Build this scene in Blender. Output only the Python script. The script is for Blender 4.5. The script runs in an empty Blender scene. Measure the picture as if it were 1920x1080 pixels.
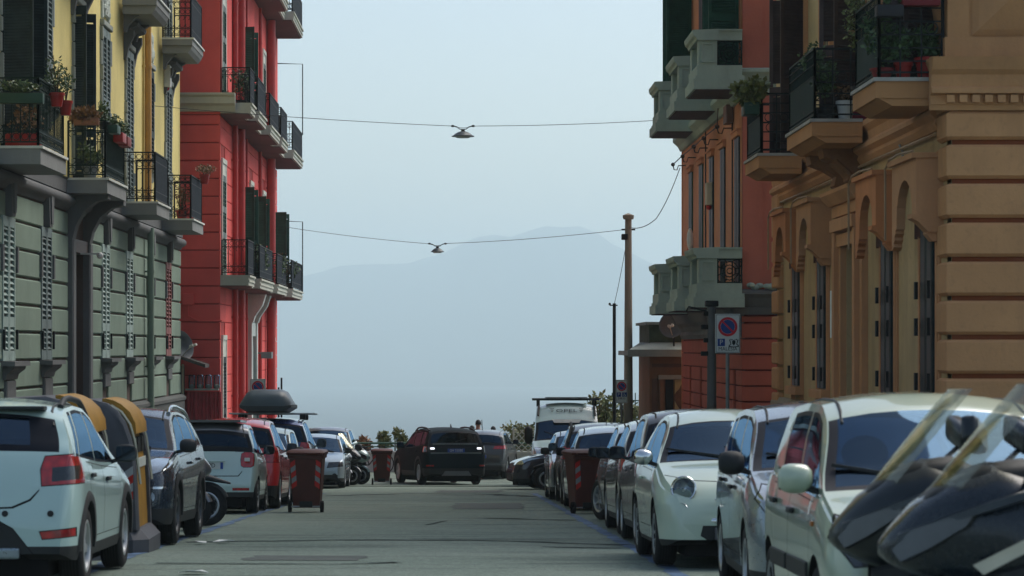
import bpy, bmesh, math, random
from mathutils import Vector, Matrix
from math import sin, cos, pi, radians, sqrt, atan2
random.seed(7)
SC = bpy.context.scene
COL = SC.collection

# ------------------------------------------------------------------ camera
EYE = 1.1                     # camera height; the road is z = 0 under it and falls away from it
F_PX = 4800.0                 # focal length in pixels of a 1920 wide frame
cam_d = bpy.data.cameras.new('camera'); cam = bpy.data.objects.new('camera', cam_d); COL.objects.link(cam)
cam.location = (0, 0, EYE); cam.rotation_euler = (pi/2, 0, 0)
cam_d.sensor_width = 36; cam_d.lens = F_PX/1920*36
cam_d.shift_x = (960-862)/1920; cam_d.shift_y = (650-540)/1920
cam_d.clip_start = 0.5; cam_d.clip_end = 60000
cam_d.dof.use_dof = True; cam_d.dof.focus_distance = 70; cam_d.dof.aperture_fstop = 5.6
SC.camera = cam

# ------------------------------------------------------------------ world, sun, exposure
SUN_EL, SUN_AZ = radians(50), radians(48)      # azimuth measured from +Y (up the street) towards +X
world = bpy.data.worlds.new('World'); SC.world = world; world.use_nodes = True
wn = world.node_tree.nodes; wl = world.node_tree.links
sky = wn.new('ShaderNodeTexSky'); sky.sky_type = 'NISHITA'; sky.sun_disc = False
sky.sun_elevation = SUN_EL; sky.sun_rotation = SUN_AZ
sky.altitude = 0; sky.air_density = 1.0; sky.dust_density = 2.2; sky.ozone_density = 0.2
bg = wn['Background']; bg.inputs[1].default_value = 0.115
wl.new(sky.outputs[0], bg.inputs[0])
sun_d = bpy.data.lights.new('sun', 'SUN'); sun_d.energy = 2.0; sun_d.angle = radians(45); sun_d.color = (1, .96, .9)
sun = bpy.data.objects.new('sun', sun_d); COL.objects.link(sun)
sdir = Vector((sin(SUN_AZ)*cos(SUN_EL), cos(SUN_AZ)*cos(SUN_EL), sin(SUN_EL)))
sun.rotation_euler = sdir.to_track_quat('Z', 'Y').to_euler()
SC.view_settings.view_transform = 'Standard'; SC.view_settings.look = 'None'
SC.view_settings.exposure = 0.5; SC.view_settings.gamma = 1.0; SC.view_settings.use_curve_mapping = False
SC.render.engine = 'CYCLES'
SC.cycles.max_bounces = 6; SC.cycles.diffuse_bounces = 3; SC.cycles.glossy_bounces = 3
SC.cycles.transmission_bounces = 4; SC.cycles.transparent_max_bounces = 12; SC.cycles.volume_bounces = 8
SC.cycles.use_denoising = True; SC.cycles.caustics_reflective = False; SC.cycles.caustics_refractive = False

# ------------------------------------------------------------------ materials
MATS = {}
def newmat(name):
    m = bpy.data.materials.new(name); m.use_nodes = True
    return m, m.node_tree.nodes, m.node_tree.links, m.node_tree.nodes['Principled BSDF']
def mixrgb(n, l, fac, a, b, mode='MIX'):
    x = n.new('ShaderNodeMix'); x.data_type = 'RGBA'; x.blend_type = mode
    for s, v in ((0, fac), (6, a), (7, b)):
        if hasattr(v, 'is_output') or isinstance(v, bpy.types.NodeSocket): l.new(v, x.inputs[s])
        else: x.inputs[s].default_value = v if s == 0 else (tuple(v) + (1,))[:4]
    return x.outputs[2]
def ramp(n, l, src, a, b, va=0., vb=1.):
    r = n.new('ShaderNodeMapRange'); r.inputs[1].default_value = a; r.inputs[2].default_value = b
    r.inputs[3].default_value = va; r.inputs[4].default_value = vb; l.new(src, r.inputs[0]); return r.outputs[0]
def noise(n, l, scale, detail=4, vec=None, sc3=None, rough=.55):
    t = n.new('ShaderNodeTexNoise'); t.inputs['Scale'].default_value = scale; t.inputs['Detail'].default_value = detail
    t.inputs['Roughness'].default_value = rough
    if vec is not None:
        if sc3:
            mp = n.new('ShaderNodeMapping'); mp.inputs['Scale'].default_value = sc3; l.new(vec, mp.inputs[0]); vec = mp.outputs[0]
        l.new(vec, t.inputs[0])
    return t.outputs[0]
def simple(name, rgb, rough=.6, metal=0., coat=0., spec=.3, var=.12, bump=0., bscale=60):
    """plain material with a little noise in colour and relief"""
    if name in MATS: return MATS[name]
    m, n, l, p = newmat(name)
    tc = n.new('ShaderNodeTexCoord').outputs['Object']
    nz = noise(n, l, 3.5, 5, tc)
    d = tuple(c*(1-var) for c in rgb); e = tuple(min(1, c*(1+var)) for c in rgb)
    l.new(mixrgb(n, l, ramp(n, l, nz, .3, .7), d, e), p.inputs['Base Color'])
    p.inputs['Roughness'].default_value = rough; p.inputs['Metallic'].default_value = metal
    p.inputs['Coat Weight'].default_value = coat; p.inputs['Coat Roughness'].default_value = .04
    p.inputs['Specular IOR Level'].default_value = spec
    if bump:
        b = n.new('ShaderNodeBump'); b.inputs['Strength'].default_value = bump; b.inputs['Distance'].default_value = .01
        l.new(noise(n, l, bscale, 4, tc), b.inputs['Height']); l.new(b.outputs[0], p.inputs['Normal'])
    MATS[name] = m; return m
def stucco(name, rgb, stain=(.1, .09, .07), amt=.35, streak=.4, rough=.9):
    """wall render: blotchy tone, rain streaks, worn patches and fine grain"""
    if name in MATS: return MATS[name]
    m, n, l, p = newmat(name)
    pos = n.new('ShaderNodeNewGeometry').outputs['Position']
    big = noise(n, l, .45, 5, pos); fine = noise(n, l, 9, 5, pos)
    st = noise(n, l, 1.0, 6, pos, (1.7, 1.7, .34), .68)
    c1 = mixrgb(n, l, ramp(n, l, big, .32, .68), tuple(c*.80 for c in rgb), tuple(min(1, c*1.12) for c in rgb))
    c2 = mixrgb(n, l, ramp(n, l, st, .48, .74, 0, streak), c1, tuple(.45*c+.55*s for c, s in zip(rgb, stain)))
    c3 = mixrgb(n, l, ramp(n, l, fine, .54, .76, 0, amt), c2, tuple(.6*c+.4*s for c, s in zip(rgb, stain)))
    l.new(c3, p.inputs['Base Color']); p.inputs['Roughness'].default_value = rough
    p.inputs['Specular IOR Level'].default_value = .25
    b = n.new('ShaderNodeBump'); b.inputs['Strength'].default_value = .35; b.inputs['Distance'].default_value = .012
    l.new(noise(n, l, 22, 6, pos), b.inputs['Height']); l.new(b.outputs[0], p.inputs['Normal'])
    MATS[name] = m; return m
def paint(name, rgb, metal=0., rough=.3, coat=1., dust=.1, spec=.5):
    if name in MATS: return MATS[name]
    m, n, l, p = newmat(name)
    tc = n.new('ShaderNodeTexCoord').outputs['Object']
    d = noise(n, l, 2.2, 6, tc); f = noise(n, l, 30, 3, tc)
    c = mixrgb(n, l, ramp(n, l, d, .42, .75, 0, dust), rgb, tuple(.65*c+.35*g for c, g in zip(rgb, (.2, .19, .17))))
    l.new(c, p.inputs['Base Color']); p.inputs['Metallic'].default_value = metal
    l.new(ramp(n, l, f, .3, .7, rough-.02, rough+.05), p.inputs['Roughness'])
    p.inputs['Coat Weight'].default_value = coat; p.inputs['Specular IOR Level'].default_value = spec
    l.new(ramp(n, l, d, .35, .75, .03, .07), p.inputs['Coat Roughness'])
    MATS[name] = m; return m
def glass(name, tint=(.42, .5, .52), refl=.10, gcol=(.5, .70, .92), fk=1.):
    if name in MATS: return MATS[name]
    m, n, l, p = newmat(name); n.remove(p)
    out = n['Material Output']
    tr = n.new('ShaderNodeBsdfTransparent'); tr.inputs[0].default_value = tint + (1,)
    gl = n.new('ShaderNodeBsdfGlossy'); gl.inputs['Roughness'].default_value = .03; gl.inputs[0].default_value = gcol+(1,)
    fr = n.new('ShaderNodeFresnel'); fr.inputs[0].default_value = 1.5
    add = n.new('ShaderNodeMath'); add.operation = 'ADD'; add.use_clamp = True; add.inputs[1].default_value = refl
    mul = n.new('ShaderNodeMath'); mul.operation = 'MULTIPLY'; mul.inputs[1].default_value = fk
    l.new(fr.outputs[0], mul.inputs[0]); l.new(mul.outputs[0], add.inputs[0])
    mx = n.new('ShaderNodeMixShader'); l.new(add.outputs[0], mx.inputs[0]); l.new(tr.outputs[0], mx.inputs[1]); l.new(gl.outputs[0], mx.inputs[2])
    l.new(mx.outputs[0], out.inputs[0]); MATS[name] = m; return m
def emit(name, rgb, s):
    if name in MATS: return MATS[name]
    m, n, l, p = newmat(name)
    p.inputs['Base Color'].default_value = rgb + (1,); p.inputs['Emission Color'].default_value = rgb + (1,); p.inputs['Emission Strength'].default_value = s
    MATS[name] = m; return m
def leafmat(name, rgb, rgb2):
    if name in MATS: return MATS[name]
    m, n, l, p = newmat(name)
    g = n.new('ShaderNodeNewGeometry')
    rnd = noise(n, l, 14, 3, g.outputs['Position'])
    l.new(mixrgb(n, l, ramp(n, l, rnd, .3, .7), rgb, rgb2), p.inputs['Base Color']); p.inputs['Roughness'].default_value = .55
    MATS[name] = m; return m

# ------------------------------------------------------------------ mesh helpers
class MB:
    """collects shapes and links them as ONE mesh object"""
    def __init__(s): s.v = []; s.f = []; s.m = []; s.cur = 0
    def add(s, vs, fs, mi=None):
        o = len(s.v); s.v += [tuple(p) for p in vs]
        for f in fs: s.f.append([o+i for i in f]); s.m.append(s.cur if mi is None else mi)
        return s
    def box(s, x0, x1, y0, y1, z0, z1, mi=None, mat=None):
        x0, x1 = min(x0, x1), max(x0, x1); y0, y1 = min(y0, y1), max(y0, y1); z0, z1 = min(z0, z1), max(z0, z1)
        vs = [(x0,y0,z0),(x1,y0,z0),(x1,y1,z0),(x0,y1,z0),(x0,y0,z1),(x1,y0,z1),(x1,y1,z1),(x0,y1,z1)]
        if mat: vs = [mat @ Vector(p) for p in vs]
        return s.add(vs, [(0,3,2,1),(4,5,6,7),(0,1,5,4),(1,2,6,5),(2,3,7,6),(3,0,4,7)], mi)
    def cham(s, x0, x1, y0, y1, z0, z1, c, mi=None, mat=None):
        """box with chamfered edges"""
        X = ((x0, x0+c, x1-c, x1)); Y = ((y0, y0+c, y1-c, y1)); Z = ((z0, z0+c, z1-c, z1))
        bm = bmesh.new()
        b = bmesh.ops.create_cube(bm, size=1)
        bmesh.ops.scale(bm, vec=(x1-x0, y1-y0, z1-z0), verts=bm.verts)
        bmesh.ops.translate(bm, vec=((x0+x1)/2, (y0+y1)/2, (z0+z1)/2), verts=bm.verts)
        bmesh.ops.bevel(bm, geom=bm.edges[:], offset=c, segments=2, affect='EDGES', profile=.6)
        return s.addbm(bm, mi, mat)
    def addbm(s, bm, mi=None, mat=None):
        bm.verts.index_update()
        vs = [(mat @ v.co) if mat else v.co.copy() for v in bm.verts]
        fs = [[v.index for v in f.verts] for f in bm.faces]; bm.free()
        return s.add(vs, fs, mi)
    def bar(s, a, b, w, h=None, mi=None):
        """square bar between two points"""
        a, b = Vector(a), Vector(b); d = b-a
        if d.length < 1e-6: return s
        h = h or w
        up = Vector((0,0,1)) if abs(d.normalized().z) < .95 else Vector((1,0,0))
        sx = d.cross(up).normalized()*w/2; sy = sx.cross(d).normalized()*h/2
        vs = [a-sx-sy, a+sx-sy, a+sx+sy, a-sx+sy, b-sx-sy, b+sx-sy, b+sx+sy, b-sx+sy]
        return s.add(vs, [(0,1,2,3),(7,6,5,4),(4,5,1,0),(5,6,2,1),(6,7,3,2),(7,4,0,3)], mi)
    def tube(s, pts, r, n=6, mi=None, caps=True, closed=False):
        pts = [Vector(p) for p in pts]; N = len(pts); rr = r if isinstance(r, (list, tuple)) else [r]*N
        vs = []; prev = None
        for i, p in enumerate(pts):
            if closed: t = (pts[(i+1) % N]-pts[i-1])
            else: t = (pts[min(i+1, N-1)]-pts[max(i-1, 0)])
            t.normalize()
            if prev is None:
                u = t.orthogonal().normalized()
            else:
                u = (prev - t*prev.dot(t))
                u = u.normalized() if u.length > 1e-6 else t.orthogonal().normalized()
            prev = u; w = t.cross(u)
            for k in range(n):
                a = 2*pi*k/n; vs.append(p + (u*cos(a)+w*sin(a))*rr[i])
        fs = []
        M = N if closed else N-1
        for i in range(M):
            j = (i+1) % N
            for k in range(n): fs.append((i*n+k, i*n+(k+1) % n, j*n+(k+1) % n, j*n+k))
        if caps and not closed: fs += [tuple(range(n-1, -1, -1)), tuple((N-1)*n+k for k in range(n))]
        return s.add(vs, fs, mi)
    def lathe(s, prof, n=24, mat=None, mi=None, cap=False):
        """prof: (r, z) pairs turned round the z axis"""
        vs = []; fs = []
        for r, z in prof:
            for k in range(n): a = 2*pi*k/n; vs.append(Vector((r*cos(a), r*sin(a), z)))
        for i in range(len(prof)-1):
            for k in range(n): fs.append((i*n+k, i*n+(k+1) % n, (i+1)*n+(k+1) % n, (i+1)*n+k))
        if cap: fs += [tuple(range(n-1, -1, -1)), tuple((len(prof)-1)*n+k for k in range(n))]
        if mat: vs = [mat @ v for v in vs]
        return s.add(vs, fs, mi)
    def loft(s, rings, mi=None, caps=True, closed=True):
        n = len(rings[0]); vs = [p for r in rings for p in r]; fs = []
        for i in range(len(rings)-1):
            for k in range(n if closed else n-1):
                fs.append((i*n+k, i*n+(k+1) % n, (i+1)*n+(k+1) % n, (i+1)*n+k))
        if caps: fs += [tuple(range(n-1, -1, -1)), tuple((len(rings)-1)*n+k for k in range(n))]
        return s.add(vs, fs, mi)
    def prism(s, poly, fn, a, b, mi=None):
        """2D polygon extruded between a and b; fn(u, v, w) gives the point"""
        n = len(poly); vs = [fn(u, v, a) for u, v in poly]+[fn(u, v, b) for u, v in poly]
        fs = [tuple(range(n)), tuple(range(2*n-1, n-1, -1))]+[(i, (i+1) % n, n+(i+1) % n, n+i) for i in range(n)]
        return s.add(vs, fs, mi)
    def ball(s, c, r, n=10, m=7, mi=None, mat=None):
        rx, ry, rz = r if isinstance(r, (tuple, list)) else (r, r, r)
        rings = []
        for i in range(m+1):
            t = -pi/2+pi*i/m
            rings.append([Vector((c[0]+rx*max(cos(t), .02)*cos(2*pi*k/n), c[1]+ry*max(cos(t), .02)*sin(2*pi*k/n), c[2]+rz*sin(t))) for k in range(n)])
        if mat: rings = [[mat @ p for p in r_] for r_ in rings]
        return s.loft(rings, mi)
    def mesh(s, name, mats, smooth=None, fix=True):
        me = bpy.data.meshes.new(name); me.from_pydata(s.v, [], s.f)
        for m in (mats if isinstance(mats, (list, tuple)) else [mats]): me.materials.append(m)
        if any(s.m): me.polygons.foreach_set('material_index', s.m)
        if fix and len(s.f) < 60000:
            bm = bmesh.new(); bm.from_mesh(me); bmesh.ops.recalc_face_normals(bm, faces=bm.faces[:]); bm.to_mesh(me); bm.free()
        if smooth is not None:
            me.polygons.foreach_set('use_smooth', [True]*len(me.polygons)); me.set_sharp_from_angle(angle=radians(smooth))
        me.update(); return me
    def build(s, name, mats, parent=None, smooth=None, fix=True):
        return link(name, s.mesh(name, mats, smooth, fix), parent)
def link(name, data, parent=None):
    o = bpy.data.objects.new(name, data); COL.objects.link(o)
    if parent is not None: o.parent = parent
    return o
def tag(o, label=None, cat=None, group=None, kind=None):
    if label: o['label'] = label
    if cat: o['category'] = cat
    if group: o['group'] = group
    if kind: o['kind'] = kind
    return o
def thing(name, label, cat, loc=(0,0,0), group=None, rz=0):
    o = bpy.data.objects.new(name, None); COL.objects.link(o); o.location = loc; o.rotation_euler = (0, 0, rz)
    o.empty_display_size = .1
    return tag(o, label, cat, group)
def lettering(text, size, mat, parent, matrix, name='lettering', ext=.001, align='CENTER', sx=1.):
    c = bpy.data.curves.new(name, 'FONT'); c.body = text; c.size = size; c.extrude = ext
    c.align_x = align; c.align_y = 'CENTER'; c.resolution_u = 2; c.materials.append(mat)
    t = bpy.data.objects.new('t', c); COL.objects.link(t)
    me = bpy.data.meshes.new_from_object(t.evaluated_get(bpy.context.evaluated_depsgraph_get()))
    bpy.data.objects.remove(t)
    me.name = name
    o = link(name, me, parent); o.matrix_local = matrix @ Matrix.Diagonal((sx, 1, 1, 1)); return o

SLOPE = .0396; Y_CREST = 81.0; Z_TOP = -SLOPE*Y_CREST
def ground(y):
    if y < 24: return -SLOPE*24+.027*(24-max(y, 12)) + .0396*max(0, 12-y)
    if y <= Y_CREST-4: return -SLOPE*y
    if y >= Y_CREST+4: return -SLOPE*(Y_CREST)
    t = (y-(Y_CREST-4))/8
    return -SLOPE*(Y_CREST-4) - SLOPE*8*(t-t*t/2)
def ground_normal(y): return Vector((0, -(ground(y+.5)-ground(y-.5)), 1)).normalized()
# ------------------------------------------------------------------ sea, far volcano, haze
def terrain_far():
    R = random.Random(3)
    D = 9000.0; SEA = -100.0
    def ridge(x):            # skyline height above the eye in metres, from the picture's pixel heights
        pts = [(-6000, 40), (-2600, 110), (-700, 215), (-420, 285), (-330, 292), (-200, 290), (-60, 330), (20, 372), (80, 392), (150, 396), (185, 384), (215, 395), (270, 428), (330, 422), (420, 424), (480, 402), (560, 350), (700, 285), (1300, 190), (2600, 100), (6000, 40)]
        for (a, za), (b, zb) in zip(pts, pts[1:]):
            if a <= x <= b: return za+(zb-za)*(x-a)/(b-a)
        return 30
    xs = [i*60 for i in range(-70, 71)]; ys = [-1, -.75, -.5, -.3, -.15, -.06, 0, .08, .2, .45, .8]
    vs = []; fs = []
    for j, t in enumerate(ys):
        for x in xs:
            h = ridge(x)
            f = max(0, 1-abs(t)) if t <= 0 else max(0, 1-t*1.1)
            f = f**1.35
            z = SEA-2+(h+100)*f+(R.uniform(-9, 9) if 0 < f < 1 else 0)+(R.uniform(-3, 3) if f == 1 else 0)
            vs.append((x*1.0, D+t*2600, z))
    n = len(xs)
    for j in range(len(ys)-1):
        for i in range(n-1): fs.append((j*n+i, j*n+i+1, (j+1)*n+i+1, (j+1)*n+i))
    mb = MB(); mb.add(vs, fs)
    o = mb.build('mountain', stucco_land(), None, 180); tag(o, kind='structure')
    s = MB(); s.add([(-4300, 95, SEA), (4300, 95, SEA), (4300, 11400, SEA), (-4300, 11400, SEA)], [(0, 1, 2, 3)])
    o = s.build('sea', sea_mat()); tag(o, kind='structure')
    h = MB(); h.box(-4400, 4400, -4000, 11500, SEA-1, 460)
    m, n_, l, p = newmat('haze'); n_.remove(p)
    v = n_.new('ShaderNodeVolumePrincipled'); v.inputs['Color'].default_value = HAZE_COL+(1,); v.inputs['Density'].default_value = HAZE_D
    v.inputs['Anisotropy'].default_value = .2
    l.new(v.outputs[0], n_['Material Output'].inputs['Volume'])
    o = h.build('haze', m); tag(o, kind='stuff')
HAZE_COL = (.80, .965, 1.0); HAZE_D = .00026
def stucco_land():
    m, n, l, p = newmat('hillside'); pos = n.new('ShaderNodeNewGeometry').outputs['Position']
    l.new(mixrgb(n, l, ramp(n, l, noise(n, l, .004, 6, pos), .35, .65), (.01, .022, .03), (.025, .04, .04)), p.inputs['Base Color'])
    p.inputs['Roughness'].default_value = .95; return m
def sea_mat():
    m, n, l, p = newmat('sea_water'); pos = n.new('ShaderNodeNewGeometry').outputs['Position']
    p.inputs['Base Color'].default_value = (.03, .05, .055, 1); p.inputs['Roughness'].default_value = .6; p.inputs['Specular IOR Level'].default_value = .2
    b = n.new('ShaderNodeBump'); b.inputs['Strength'].default_value = .3; b.inputs['Distance'].default_value = 1
    l.new(noise(n, l, .05, 5, pos), b.inputs['Height']); l.new(b.outputs[0], p.inputs['Normal']); return m
terrain_far()
# ------------------------------------------------------------------ ground, road, pavements
def sheet(name, xs, ys, dz, m, kind='structure', under=None):
    mb = MB(); vs = [(x, y, ground(y)+dz+(0 if under is None else 0)) for y in ys for x in xs]; n = len(xs)
    mb.add(vs, [(j*n+i, j*n+i+1, (j+1)*n+i+1, (j+1)*n+i) for j in range(len(ys)-1) for i in range(n-1)])
    o = mb.build(name, m, None, 180); return tag(o, kind=kind)
def asphalt():
    m, n, l, p = newmat('asphalt'); pos = n.new('ShaderNodeNewGeometry').outputs['Position']
    a = noise(n, l, .35, 5, pos); b = noise(n, l, 1.0, 5, pos, (.35, 1.6, 1), .6); c = noise(n, l, 60, 3, pos); d = noise(n, l, 2.2, 6, pos, (.5, 1.8, 1), .65)
    base = mixrgb(n, l, ramp(n, l, a, .3, .7), (.165, .218, .18), (.235, .285, .24))
    base = mixrgb(n, l, ramp(n, l, b, .52, .68, 0, .6), base, (.055, .068, .064))
    base = mixrgb(n, l, ramp(n, l, d, .60, .74, 0, .7), base, (.245, .26, .225))
    base = mixrgb(n, l, ramp(n, l, c, .44, .6, 0, .65), base, (.07, .085, .075))
    g2 = noise(n, l, 14, 4, pos); base = mixrgb(n, l, ramp(n, l, g2, .56, .7, 0, .45), base, (.30, .35, .30)); base = mixrgb(n, l, ramp(n, l, g2, .44, .3, 0, .5), base, (.06, .08, .07))
    l.new(base, p.inputs['Base Color']); p.inputs['Roughness'].default_value = .9; p.inputs['Specular IOR Level'].default_value = .12
    bp = n.new('ShaderNodeBump'); bp.inputs['Strength'].default_value = .8; bp.inputs['Distance'].default_value = .01
    l.new(c, bp.inputs['Height']); l.new(bp.outputs[0], p.inputs['Normal']); return m
M_ASPH = asphalt()
M_TAR = simple('tar_seal', (.04, .052, .05), .95, var=.4, bump=.4, spec=.05)
M_PATCH = stucco('old_patch', (.1, .115, .105), (.03, .03, .03), .4, .2)
M_PAVE = stucco('lava_paving', (.11, .115, .11), (.03, .03, .03), .4, .2)
M_KERB = stucco('lava_kerb', (.16, .165, .16), (.04, .04, .04), .5, .2)
M_BLUE = simple('worn_blue_line', (.075, .13, .21), .8, var=.5)
YS = [-160, -80, -12, 0, 4, 8]+[10+i*1.5 for i in range(44)]+[73, 75, 76, 77, 78, 79, 80, 81, 82, 83, 84, 85, 86.2, 88.5]
sheet('road', [-60, -20, -5.4, -2, 0, 2, 3.9, 20, 60], YS, 0, M_ASPH)
sheet('pavement', [-8.4, -5.55], [y for y in YS if 9 <= y <= 74], .13, M_PAVE)
sheet('pavement', [4.05, 6.9], [y for y in YS if 9 <= y <= 74], .13, M_PAVE)
def kerb(x0, x1, ya, yb):
    y = ya
    root = bpy.data.objects.new('kerb', None); COL.objects.link(root); tag(root, kind='structure')
    while y < yb:
        y2 = min(y+1.0, yb)-.012
        mb = MB(); mb.add([(x0, y, ground(y)-.1), (x1, y, ground(y)-.1), (x1, y2, ground(y2)-.1), (x0, y2, ground(y2)-.1), (x0, y, ground(y)+.135), (x1, y, ground(y)+.135), (x1, y2, ground(y2)+.135), (x0, y2, ground(y2)+.135)],
            [(0,3,2,1),(4,5,6,7),(0,1,5,4),(1,2,6,5),(2,3,7,6),(3,0,4,7)])
        mb.build('kerb_stone', M_KERB, root); y += 1.0
kerb(-5.55, -5.4, 14, 74); kerb(3.9, 4.05, 12, 74)
def stripe(name, pts, w, m, dz, seed=1, jitter=.0):
    """thin sheet following points on the road"""
    R = random.Random(seed); mb = MB(); vs = []
    P = []
    for (a, b) in zip(pts, pts[1:]):
        k = max(2, int(sqrt((a[0]-b[0])**2+(a[1]-b[1])**2)/.35))
        P += [(a[0]+(b[0]-a[0])*i/k, a[1]+(b[1]-a[1])*i/k) for i in range(k)]
    P.append(pts[-1])
    for i, (x, y) in enumerate(P):
        q = P[min(i+1, len(P)-1)]; o = P[max(i-1, 0)]; dx, dy = q[0]-o[0], q[1]-o[1]; L = sqrt(dx*dx+dy*dy) or 1
        nx, ny = -dy/L, dx/L; ww = w*(1+R.uniform(-1, 1)*jitter); jx = R.uniform(-1, 1)*jitter*w*.8
        for s in (-.5, .5): X, Y = x+nx*(ww*s+jx), y+ny*(ww*s+jx); vs.append((X, Y, ground(Y)+dz))
    mb.add(vs, [(2*i, 2*i+1, 2*i+3, 2*i+2) for i in range(len(P)-1)]); o = mb.build(name, m); return tag(o, kind='structure')
stripe('parking_line', [(1.92, 22), (1.85, 45), (1.8, 62)], .14, M_BLUE, .004, 1, .25)
stripe('parking_line', [(-3.35, 22), (-3.4, 45), (-3.3, 62)], .14, M_BLUE, .004, 2, .25)
for i, (pts, w, dz) in enumerate([([(-3.2, 29.9), (-1.2, 30.6), (.2, 30.4), (1.2, 29.6), (1.9, 29.0)], .16, .005), ([(-.6, 30.9), (.4, 30.75), (1.6, 29.9)], .07, .009),
        ([(-3.0, 59), (-1, 61.5), (.6, 61), (1.7, 58)], .4, .005), ([(.4, 40), (1.3, 39.2), (1.8, 39)], .25, .005), ([(-.9, 53), (.6, 52.6)], .12, .005),
        ([(-.5, 36.5), (-.2, 38.5)], .04, .006), ([(-2.9, 24.4), (-1.2, 24.2), (-.6, 24.6)], .12, .006), ([(.9, 28.4), (1.75, 28.0)], .1, .007)]):
    stripe('tar_seam', pts, w, M_TAR, dz, 10+i, .5)
for i, (x, y, w, h) in enumerate([(.5, 46, 1.3, 5), (-1.6, 25, 1.2, 1.1), (.2, 63, 1.6, 3.5)]):
    stripe('road_patch', [(x, y), (x+.1, y+h)], w, M_PATCH, .0045, 30+i, .06)
def litter(x, y, w, rz, lab):
    mb = MB(); R = random.Random(int(x*100+y)); z = ground(y)+.012
    pts = [(-w, -.06), (-w*.4, -.1), (w*.5, -.05), (w, .02), (w*.6, .1), (-w*.5, .08)]
    vs = [(x+a*cos(rz)-b*sin(rz), y+a*sin(rz)+b*cos(rz), z+R.uniform(0, .03)) for a, b in pts]
    mb.add(vs+[(v[0], v[1], v[2]+.006) for v in vs], [(0,1,2,3,4,5), (6,7,8,9,10,11)]+[(i, (i+1) % 6, 6+(i+1) % 6, 6+i) for i in range(6)])
    tag(mb.build('paper_scrap', simple('paper', (.7, .72, .68), .8)), lab, 'litter', 'scraps of paper on the road')
litter(-2.35, 22.6, .13, .1, 'long pale scrap of paper lying on the road nearest the camera')
litter(-2.72, 29.5, .12, 0, 'white scrap of paper on the road just before the tar seam on the left')
litter(-2.95, 29.2, .08, .6, 'small crumpled paper scrap beside the left blue parking line')

def settle(root, loc):
    """puts the root of a thing at its base without moving its parts"""
    loc = Vector(loc)
    for c in [o for o in COL.objects if o.parent == root]: c.location -= loc
    root.location = loc
# ------------------------------------------------------------------ facade tools
class Fac:
    """street front at x = sx*W; u runs along the street, d stands out from the wall towards the street"""
    def __init__(s, sx, W): s.sx, s.W = sx, W
    def P(s, u, z, d=0): return Vector((s.sx*(s.W-d), u, z))
    def box(s, mb, u0, u1, z0, z1, d0, d1, mi=None): return mb.box(s.sx*(s.W-d0), s.sx*(s.W-d1), u0, u1, z0, z1, mi)
    def block(s, mb, u0, u1, z0, z1, d1, c=.03, d0=0., mi=None):
        """slab with sloped edges standing proud of the wall"""
        P = s.P
        vs = [P(u0,z0,d0),P(u1,z0,d0),P(u1,z1,d0),P(u0,z1,d0),P(u0,z0,d1-c),P(u1,z0,d1-c),P(u1,z1,d1-c),P(u0,z1,d1-c),P(u0+c,z0+c,d1),P(u1-c,z0+c,d1),P(u1-c,z1-c,d1),P(u0+c,z1-c,d1)]
        f = [(8,9,10,11)]+[(i,(i+1)%4,4+(i+1)%4,4+i) for i in range(4)]+[(4+i,4+(i+1)%4,8+(i+1)%4,8+i) for i in range(4)]
        return mb.add(vs, f, mi)
    def prof(s, mb, u0, u1, pts, mi=None):
        """moulding: (d, z) outline run from u0 to u1"""
        return mb.prism(pts, lambda d, z, u: s.P(u, z, d), u0, u1, mi)
    def holes(s, mb, u0, u1, z0, z1, hs, d=0., depth=.25, mi=0, mr=0):
        us = sorted({u0, u1, *[h[0] for h in hs], *[h[1] for h in hs]}); zs = sorted({z0, z1, *[h[2] for h in hs], *[h[3] for h in hs]})
        us = [u for u in us if u0 <= u <= u1]; zs = [z for z in zs if z0 <= z <= z1]
        for a, b in zip(us, us[1:]):
            for c, e in zip(zs, zs[1:]):
                mu, mz = (a+b)/2, (c+e)/2
                if any(h[0] < mu < h[1] and h[2] < mz < h[3] for h in hs): continue
                mb.add([s.P(a,c,d), s.P(b,c,d), s.P(b,e,d), s.P(a,e,d)], [(0,1,2,3)], mi)
        for a, b, c, e in hs:
            q = d-depth
            for (p, r) in (((a,c),(b,c)), ((b,c),(b,e)), ((b,e),(a,e)), ((a,e),(a,c))):
                mb.add([s.P(p[0],p[1],d), s.P(r[0],r[1],d), s.P(r[0],r[1],q), s.P(p[0],p[1],q)], [(0,1,2,3)], mr)
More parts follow.
